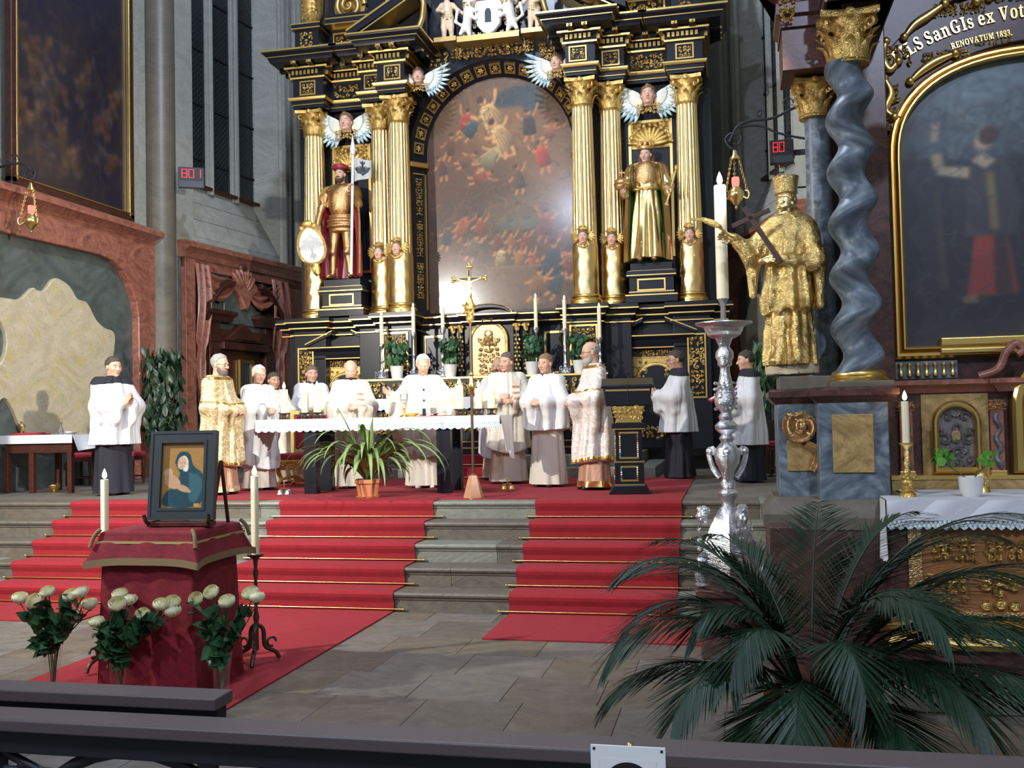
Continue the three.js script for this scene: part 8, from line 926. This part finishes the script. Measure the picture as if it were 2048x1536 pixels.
const paintIcon = canvasTex(320, 448, (x, W, H) => { x.fillStyle = 'rgb(158,118,62)'; x.fillRect(0, 0, W, H); strokes(x, W, H, 260, ['176,134,74', '140,102,52', '186,146,84'], 0.08, 61, [0, 0, 1, 0.6], 0.3);
  const poly = (c, pts) => { x.fillStyle = c; x.beginPath(); x.moveTo(pts[0][0] * W, pts[0][1] * H); for (let i = 1; i < pts.length; i++) { const [a, d] = pts[i - 1], [e, f] = pts[i]; x.quadraticCurveTo(a * W, d * H, (a + e) / 2 * W, (d + f) / 2 * H); } x.closePath(); x.fill(); };
  poly('rgb(36,66,78)', [[0.3, 0.3], [0.36, 0.15], [0.52, 0.12], [0.66, 0.18], [0.7, 0.36], [0.95, 0.46], [1, 0.62], [0.98, 1], [0.02, 1], [0.05, 0.8], [0.2, 0.72], [0.45, 0.5], [0.38, 0.42]]); poly('rgb(54,96,104)', [[0.62, 0.45], [0.9, 0.5], [0.96, 0.7], [0.8, 0.95], [0.6, 0.85], [0.7, 0.65]]);
  poly('rgb(222,214,198)', [[0.38, 0.24], [0.5, 0.18], [0.6, 0.24], [0.62, 0.38], [0.58, 0.46], [0.42, 0.4]]); x.fillStyle = 'rgb(206,168,132)'; x.beginPath(); x.ellipse(0.46 * W, 0.31 * H, 0.1 * W, 0.1 * H, 0.25, 0, 7); x.fill(); x.fillStyle = 'rgb(150,104,80)'; x.fillRect(0.4 * W, 0.3 * H, 0.05 * W, 4); x.fillRect(0.48 * W, 0.3 * H, 0.05 * W, 4); x.fillRect(0.43 * W, 0.365 * H, 0.06 * W, 4);
  x.fillStyle = 'rgb(200,160,122)'; x.beginPath(); x.ellipse(0.16 * W, 0.46 * H, 0.1 * W, 0.075 * H, 0, 0, 7); x.fill(); x.fillStyle = 'rgb(190,150,112)'; x.beginPath(); x.ellipse(0.26 * W, 0.6 * H, 0.2 * W, 0.1 * H, 0.5, 0, 7); x.fill(); x.beginPath(); x.ellipse(0.5 * W, 0.7 * H, 0.16 * W, 0.05 * H, 0.35, 0, 7); x.fill(); x.beginPath(); x.ellipse(0.62 * W, 0.74 * H, 0.07 * W, 0.025 * H, 0.2, 0, 7); x.fill(); x.fillStyle = 'rgb(190,140,80)'; x.fillRect(0.76 * W, 0.93 * H, 0.12 * W, 0.05 * H); strokes(x, W, H, 160, ['60,100,110', '30,56,66', '200,170,130', '80,110,110'], 0.05, 67, [0.05, 0.3, 1, 1], 0.2); soften(x, 2.5); });
{ const t = thing('icon_picture', 'framed painting of a blue veiled mother holding a child on the velvet stand', 'picture', [-3.83, 1.165, -6.42], 0.08); const inner = new THREE.Group(); inner.rotation.x = -0.12; // leaning back on its easel
  const q = (n, o, m) => { const g = o.isBufferGeometry ? clean(o) : o.geo(); g.applyMatrix4(mtx([0, 0.02, 0.03], [-0.12, 0, 0])); return part(n, g, m, t); };
  const g = new THREE.PlaneGeometry(0.33, 0.46); g.translate(0, 0.3, 0.012); g.userData.uvDone = 1; q('canvas', g, phy({ map: paintIcon, roughness: 0.3, clearcoat: 0.4, clearcoatRoughness: 0.2 })); q('backing', b().box(-0.2, 0.2, 0.03, 0.57, -0.015, 0.005), M.wood); const fm = phy({ color: lin(0.035, 0.045, 0.05), roughness: 0.3 }); q('frame', (() => { const o = frameB(0.48, 0.62, 0.07, 0.045); const z = o.geo(); z.translate(0, 0.3, -0.01); return z; })(), fm); q('frame_lip', (() => { const z = frameB(0.36, 0.5, 0.02, 0.05).geo(); z.translate(0, 0.3, -0.01); return z; })(), fm); q('frame_outer_bead', (() => { const z = frameB(0.49, 0.63, 0.02, 0.055).geo(); z.translate(0, 0.3, -0.015); return z; })(), fm); }
{ const t = thing('table_easel', 'small wooden easel under the framed mother and child picture', 'easel', [-3.83, 1.13, -6.42], 0.08); part('ledge', b().box(-0.24, 0.24, 0.0, 0.035, 0.0, 0.09, 0.006), M.wood, t); for (const s of [-1, 1]) part('hook', b().tube([[s * 0.22, 0.02, 0.08], [s * 0.23, 0.04, 0.11], [s * 0.24, 0.085, 0.12]], 0.014, 10, 6), M.wood, t); part('prop', b().bar([0.2, 0.02, -0.01], [0.24, 0.45, -0.09], 0.014).bar([-0.2, 0.02, -0.01], [-0.2, 0.45, -0.09], 0.014).bar([0.24, 0.0, -0.2], [0.24, 0.45, -0.09], 0.014), M.wood, t); }
// candle stands either side
for (const [x, z, y, top, lb] of [[-4.66, -6.7, 0.925, 1.44, 'beside the velvet stand, behind the first two vases'], [-3.6, -7.04, 0.842, 1.437, 'beside the velvet stand, in front of the stair carpet']]) {
  const t = thing('candle_stand', `dark metal floor candle stand ${lb}`, 'candle stand', [x, 0.013, z], x < -4 ? 0.3 : 0.8, 'candle stands by the icon'); part('pole', b().lathe([[0.001, 0.1], [0.02, 0.1], [0.016, 0.3], [0.025, 0.35], [0.014, 0.4], [0.013, y - 0.2], [0.022, y - 0.16], [0.013, y - 0.12], [0.02, y - 0.05], [0.06, y - 0.025], [0.066, y - 0.012], [0.001, y - 0.013]], [0, 0, 0], 14), M.bronze, t); for (let k = 0; k < 3; k++) { const a = k * 2.094; part('foot', b().tube([[0, 0.3, 0], [0.05 * Math.cos(a), 0.26, 0.05 * Math.sin(a)], [0.07 * Math.cos(a), 0.12, 0.07 * Math.sin(a)], [0.15 * Math.cos(a), 0.07, 0.15 * Math.sin(a)], [0.18 * Math.cos(a), 0.018, 0.18 * Math.sin(a)]], 0.017, 18, 6), M.bronze, t); part('foot_scroll', b().tube([0, 1, 2, 3, 4, 5].map((i) => [(0.12 + 0.035 * Math.cos(i)) * Math.cos(a), 0.15 + 0.035 * Math.sin(i), (0.12 + 0.035 * Math.cos(i)) * Math.sin(a)]), 0.01, 14, 5), M.bronze, t); }
  candle(`slim lit candle ${lb}`, 'candles by the icon', [x, 0.013 + y - 0.012, z], 0.029, top - y, M.wax, 1.3);
}
// vases of white roses
{
  const roseGeo = (() => { const o = b(); reseed(71); for (let ring = 0; ring < 4; ring++) { const n = [3, 4, 5, 6][ring]; for (let i = 0; i < n; i++) { const a = i * 6.283 / n + ring * 0.6, open = [0.12, 0.28, 0.5, 0.8][ring]; const pet = grid(4, 5, (u, v) => { const w = 0.022 * (0.65 + 0.2 * ring) * Math.sin(PI * (0.18 + 0.62 * v)) * (u - 0.5) * 2.4, r = 0.004 + ring * 0.005 + open * 0.034 * Math.sin(PI * 0.68 * v) - Math.abs(u - 0.5) * 0.012; return [w, 0.064 * v * (1 - 0.2 * open), r]; }); o.add(pet, mtx([0, 0, 0], [0, a, 0])); } } return o.geo(); })();
  const sep = b().lathe([[0.001, -0.012], [0.008, -0.01], [0.013, 0.004], [0.001, 0.006]], [0, 0, 0], 8).geo();
  const vs = [[-4.66, -6.1, 'glass vase of white roses at the outer end of the row'], [-4.08, -6.0, 'glass vase of white roses in front of the velvet stand'], [-3.32, -6.0, 'glass vase of white roses nearest the bare floor']];
  vs.forEach(([x, z, lb]) => { const t = thing('vase', lb, 'vase', [x, 0.013, z], 0, 'rose vases'); part('vase_body', b().lathe([[0.001, 0.0], [0.05, 0.0], [0.055, 0.01], [0.05, 0.05], [0.055, 0.2], [0.072, 0.34], [0.068, 0.34], [0.05, 0.2], [0.045, 0.05], [0.04, 0.03], [0.001, 0.03]], [0, 0, 0], 26), M.glass, t); });
  // blooms measured off the photograph, in metres from each vase: [vase, dx, y, dz]
  const BL = [[0,-4.895,0.628,-6.072],[0,-4.707,0.633,-6.011],[0,-4.643,0.686,-6.046],[0,-4.425,0.675,-5.999],[0,-4.344,0.691,-5.995],[0,-4.367,0.588,-6.107],[0,-4.473,0.505,-6.117],[1,-4.201,0.504,-5.953],[1,-4.101,0.669,-6.068],[1,-4.043,0.628,-6.073],[1,-4.024,0.637,-5.921],[1,-3.9,0.553,-6.026],[1,-3.726,0.631,-5.953],[1,-3.682,0.635,-6.025],[1,-3.663,0.579,-5.992],[2,-3.54,0.659,-6.09],[2,-3.364,0.719,-5.993],[2,-3.238,0.662,-5.946],[2,-3.1,0.704,-6.015],[2,-3.039,0.687,-5.972]];
  const words = ['at the far outer edge of the row', 'second from the outer edge', 'standing alone and high above its neighbours', 'in the cluster of four, topmost', 'in the cluster of four, nearest the candle stand', 'in the cluster of four, lowest', 'low, under the cluster of four', 'lowest of all, leaning towards the middle vase', 'top of the close pair before the velvet', 'larger one of the close pair before the velvet', 'smaller one tucked under the close pair', 'low and alone in the middle of the velvet', 'wide open one left of the trio by the velvet corner', 'top of the trio by the velvet corner', 'lowest of the trio by the velvet corner', 'first of the four over the third vase', 'small and highest over the third vase', 'rounded one in the middle of the third vase', 'top of the pair at the candle pole', 'outermost at the candle pole'];
  BL.forEach(([vi, bx, by, bz], i) => { reseed(900 + i * 7); const v = vs[vi], t = thing('rose', `white rose ${words[i]}`, 'rose', [v[0], 0.013, v[1]], 0, 'white roses in vases'); const foot = [rr(-0.02, 0.02), 0.06, rr(-0.02, 0.02)], neck = [(bx - v[0]) * 0.2, 0.32, (bz - v[1]) * 0.2], top = [bx - v[0], by - 0.013, bz - v[1]]; const tilt = [rr(0.1, 0.7), rr(0, 6), rr(-0.35, 0.35)];
    const st = part('stem', b().tube([foot, neck, [lerp(neck[0], top[0], 0.6), lerp(neck[1], top[1], 0.6), lerp(neck[2], top[2], 0.6)], top], 0.0042, 20, 5), M.stem, t); const bl = part('bloom', roseGeo, M.rose, t, top, tilt); bl.scale.setScalar(rr(1.05, 1.25)); part('sepal', sep, M.stem, bl);
    const lf = b(), l = leafG(0.12, 0.075, 0.4); for (let k = 0; k < 12; k++) { const f = rr(0.05, 0.8), a = rr(0, 6.28); lf.add(l.clone(), mtx([lerp(neck[0], top[0], f), lerp(neck[1], top[1], f) , lerp(neck[2], top[2], f)], [rr(0.3, 1.2), a, rr(-0.4, 0.4)], rr(0.8, 1.3))); } for (let k = 0; k < 3; k++) lf.add(l.clone(), mtx([neck[0], neck[1] + rr(-0.04, 0.05), neck[2]], [rr(1.0, 2.1), rr(0, 6.28), 0], rr(0.9, 1.4))); part('foliage', lf, M.leaf, t); });
}
// ---- big palm in the foreground
{
  const t = thing('palm_plant', 'large dark green feather palm in the foreground before the side altar', 'plant', [0.34, 0, -5.25]); part('pot', b().lathe([[0.001, 0], [0.16, 0], [0.21, 0.36], [0.23, 0.36], [0.23, 0.42], [0.2, 0.42], [0.19, 0.37], [0.001, 0.37]], [0, 0, 0], 28), M.terracotta, t); part('soil', b().cyl(0, 0.36, 0.38, 0, 0.19), M.soil, t);
  reseed(44); const frond = (az, el, L, droop, W, seed) => { reseed(seed); const o = b(), pts = []; let p = [0.05 * Math.cos(az), 0.4, 0.05 * Math.sin(az)], e = el; const ns = 26; for (let i = 0; i <= ns; i++) { pts.push([...p]); const st = L / ns; p = [p[0] + st * Math.cos(e) * Math.cos(az), p[1] + st * Math.sin(e), p[2] + st * Math.cos(e) * Math.sin(az)]; e -= droop / ns * (0.25 + 1.5 * i / ns); } o.tube(pts, 0.009, 30, 5, false, (q) => 1.1 - 0.9 * q);
    const side = V(-Math.sin(az), 0, Math.cos(az)); const lf = grid(2, 6, (u, v) => [(u - 0.5) * 2 * 0.0068 * Math.sin(PI * Math.min(0.98, 0.1 + 0.9 * v)), v, -0.10 * v * v + 0.006 * Math.abs(u - 0.5)]);
    for (let i = 6; i <= ns; i++) for (const k of [0, 0.33, 0.66]) for (const s of [-1, 1]) { const f = Math.min(ns - 0.01, i + k), a = Math.floor(f), r = f - a, A = pts[a], C = pts[Math.min(ns, a + 1)]; const q = V(lerp(A[0], C[0], r), lerp(A[1], C[1], r), lerp(A[2], C[2], r)); const tg = V(C[0] - A[0], C[1] - A[1], C[2] - A[2]); if (tg.length() < 1e-6) continue; tg.normalize(); const t01 = f / ns, ll = W * (0.35 + 0.75 * Math.sin(PI * (0.12 + 0.8 * t01))) * rr(0.9, 1.08); const dir = side.clone().multiplyScalar(s * (0.95 - 0.55 * t01)).add(tg.clone().multiplyScalar(0.55 + 0.5 * t01)).add(V(0, -0.18 + rr(-0.08, 0.08), 0)).normalize(); const up = tg.clone().cross(dir).normalize(); const zz = dir.clone().cross(up).cross(dir).normalize(); const n = V(0, 1, 0).sub(dir.clone().multiplyScalar(dir.y)).normalize(); const x = dir.clone().cross(n); o.add(lf.clone(), new THREE.Matrix4().makeBasis(x, dir.clone().multiplyScalar(ll), n.multiplyScalar(ll)).setPosition(q)); }
    part('frond', o, M.palmLeaf, t); };
  // [azimuth, elevation, length, droop, leaflet length]; azimuth 0 is towards +x, PI/2 towards the camera
  [[3.0, 1.15, 1.15, 2.3, 0.34], [2.6, 0.95, 1.25, 1.9, 0.36], [3.4, 1.2, 1.2, 1.8, 0.32], [3.75, 1.2, 1.25, 1.5, 0.32], [2.2, 0.7, 1.15, 1.7, 0.34], [1.7, 0.6, 1.1, 1.6, 0.34], [2.9, 0.55, 1.05, 1.5, 0.32], [0.2, 1.15, 1.3, 1.7, 0.34], [-0.3, 1.2, 1.35, 1.5, 0.33], [0.6, 0.95, 1.3, 1.8, 0.36], [1.0, 0.75, 1.25, 1.8, 0.36], [-0.8, 1.25, 1.3, 1.3, 0.32], [-1.4, 1.3, 1.25, 1.2, 0.32], [1.4, 1.0, 1.1, 2.1, 0.34], [-2.2, 1.25, 1.2, 1.5, 0.32], [2.4, 1.3, 1.0, 2.2, 0.32], [0.05, 0.7, 1.25, 1.3, 0.34], [0.9, 1.3, 1.15, 2.0, 0.34], [0.4, 0.45, 1.2, 1.2, 0.34], [1.9, 0.35, 1.0, 1.2, 0.32], [2.05, 1.15, 1.05, 2.4, 0.34], [1.2, 0.4, 1.05, 1.2, 0.34], [-0.1, 0.95, 1.55, 1.5, 0.36], [0.35, 0.8, 1.5, 1.6, 0.36], [0.75, 0.6, 1.45, 1.4, 0.36], [0.15, 1.3, 1.5, 1.6, 0.34], [1.1, 1.15, 1.3, 1.9, 0.34], [2.75, 1.3, 1.3, 1.9, 0.34]].forEach((a, i) => frond(...a, 500 + i));
}
// ---- communion rail with the notice plate
{
  const t = thing('communion_rail', 'dark wooden communion rail with iron scrollwork across the foreground', 'railing', [-0.6, 0, -2.75]); const L = 4.2, W = M.railWood;
  part('handrail', b().box(-L, L, 0.91, 0.95, -0.065, 0.065, 0.008), W, t); part('under_beam', b().box(-L, L, 0.835, 0.91, -0.03, 0.03, 0.004), M.iron, t); part('bottom_rail', b().box(-L, L, 0.1, 0.15, -0.03, 0.03, 0.004), M.iron, t);
  for (let i = 0; i < 9; i++) { const x = -3.7 + i * 0.98 + 0.03; part('post', b().box(x - 0.028, x + 0.028, 0, 0.84, -0.028, 0.028, 0.004), M.iron, t); part('arch_bar', b().add(new THREE.TorusGeometry(0.45, 0.02, 8, 40), [x + 0.49, 0.4, 0], [0, 0, 0], [1, 1, 0.8]), M.iron, t); part('spandrel_bar', b().bar([x + 0.03, 0.83, 0], [x + 0.25, 0.74, 0], 0.014), M.iron, t); part('spandrel_bar', b().bar([x + 0.95, 0.83, 0], [x + 0.73, 0.74, 0], 0.014), M.iron, t); for (const dx of [0.1, 0.88]) part('baluster', b().cyl(x + dx, 0.15, 0.79, 0, 0.013, 0.013, 10).sph([x + dx, 0.79, 0], 0.017, 8), M.iron, t); part('cross_bar', b().bar([x, 0.775, 0], [x + 0.2, 0.775, 0], 0.012), M.iron, t); }
  part('rail_stud', b().sph([0.30, 0.952, 0.01], [0.011, 0.006, 0.011], 10), M.brass, t);
  const k = thing('kneeler_board', 'dark wooden board behind the rail beside the rose vases', 'board', [-2.6, 0, -2.98]); part('board', b().box(-1.0, 0.96, 0.93, 0.97, -0.06, 0.06, 0.006), W, k); part('board_apron', b().box(-1.0, 0.95, 0.84, 0.93, -0.03, 0.03), M.iron, k); for (const x of [-0.95, 0.0, 0.9]) part('leg', b().box(x - 0.025, x + 0.025, 0, 0.84, -0.025, 0.025), M.iron, k);
  const sg = thing('notice_plate', 'white notice plate with black ring pictogram screwed to the rail', 'sign', [-0.3, 0.857, -2.682]); part('plate', b().box(-0.1, 0.1, -0.12, 0.11, -0.004, 0.0, 0.002), M.white, sg); for (const x of [-0.09, 0.09]) part('screw', b().sph([x, 0.1, 0.001], [0.004, 0.004, 0.002], 8), M.iron, sg); const face = new THREE.PlaneGeometry(0.15, 0.15); face.userData.uvDone = 1; part('pictogram', face, std({ map: canvasTex(256, 256, (x, W2, H) => { x.fillStyle = '#e4e4e0'; x.fillRect(0, 0, W2, H); x.strokeStyle = '#14141c'; x.lineWidth = 30; x.beginPath(); x.arc(128, 128, 100, 0, 7); x.stroke(); x.fillStyle = '#14141c'; x.beginPath(); x.arc(140, 92, 22, 0, 7); x.fill(); x.beginPath(); x.moveTo(104, 210); x.lineTo(112, 128); x.quadraticCurveTo(140, 104, 168, 128); x.lineTo(176, 210); x.fill(); x.lineWidth = 22; x.beginPath(); x.moveTo(60, 60); x.lineTo(196, 196); x.stroke(); }), roughness: 0.5 }), sg, [0, 0.0, 0.002]);
}
// ================================================================ LAMPS
UNSEEN_FLOODS.forEach(([x, y, z, ax, ay, az, I, ang, col, rad], i) => {  // unseen floods, placed for the painting glare and the wall and floor shadows
  const t = thing('unseen_floodlight', i ? 'unseen flood lamp over the side altar, placed to light the left chancel' : 'unseen flood lamp in the nave, placed to light the retable', 'unseen_floodlight', [x, y, z]); const d = V(ax - x, ay - y, az - z).normalize(); t.lookAt(x + d.x, y + d.y, z + d.z);
  part('housing', b().box(-0.2, 0.2, -0.15, 0.15, -0.16, 0, 0.02), M.lampBody, t); part('lens', new THREE.PlaneGeometry(0.34, 0.24), std({ color: 0x000000, emissive: col, emissiveIntensity: 6 }), t, [0, 0, 0.003]); part('yoke', b().bar([0, 0, -0.1], [0, 0.4, -0.1], 0.02), M.lampBody, t);
  const L = new THREE.SpotLight(col, I, 0, ang, 0.6, 2); L.name = 'unseen_flood_light'; L.position.set(x + d.x * 0.05, y + d.y * 0.05, z + d.z * 0.05); L.target.position.set(ax, ay, az); L.castShadow = true; L.shadow.radius = rad; L.shadow.mapSize.set(2048, 2048); scene.add(L, L.target);
  const st = i ? null : thing('unseen_light_mast', i ? 'unseen mast carrying the flood lamp by the side altar' : 'unseen mast carrying the flood lamp in the nave', 'mast', [x, 0, z]); if (st) part('pole', b().cyl(0, 0, y + 0.4, 0, 0.03, 0.025, 10), M.lampBody, st, [-d.x * 0.1, 0, -d.z * 0.1]); else { const br = thing('unseen_light_bracket', 'unseen wall bracket carrying the flood lamp over the side altar', 'bracket', [x, y, z]); part('arm', b().bar([-d.x * 0.1, 0.3, -d.z * 0.1], [-d.x * 0.1, 2.4, -d.z * 0.1], 0.025).bar([-d.x * 0.1, 2.4, -d.z * 0.1], [0.1, 2.4, -8.12 - z], 0.025), M.lampBody, br); }  // supports of the unseen floods, out of view
});
FILL_LAMPS.forEach(([x, y, z, I], i) => {  // added fill globes, all out of view
  const t = thing('unseen_fill_lamp', ['unseen fill lamp added over the middle of the nave', 'unseen fill lamp added over the nave aisle', 'unseen fill lamp added over the chancel'][i], 'lamp', [x, y, z]); part('globe', b().sph([0, 0, 0], 0.2, 20), std({ color: 0x000000, emissive: fillLampColour, emissiveIntensity: 3 }), t); part('rod', b().cyl(0, 0.2, 14 - y, 0, 0.012), M.lampBody, t);
  const L = new THREE.PointLight(fillLampColour, I, 0, 2); L.name = 'fill_lamp_light'; L.position.set(x, y, z); L.castShadow = true; L.shadow.radius = 10; scene.add(L);
});
candleLights.forEach((p) => { const L = new THREE.PointLight(0xffc27a, 0.35, 0, 2); L.name = 'candle_light'; L.position.set(...p); L.castShadow = true; L.shadow.radius = 0.6; scene.add(L); });
scene.traverse((o) => { if (o.isMesh) { o.castShadow = true; o.receiveShadow = true; } });
scene.updateMatrixWorld(true);
renderer.render(scene, camera);
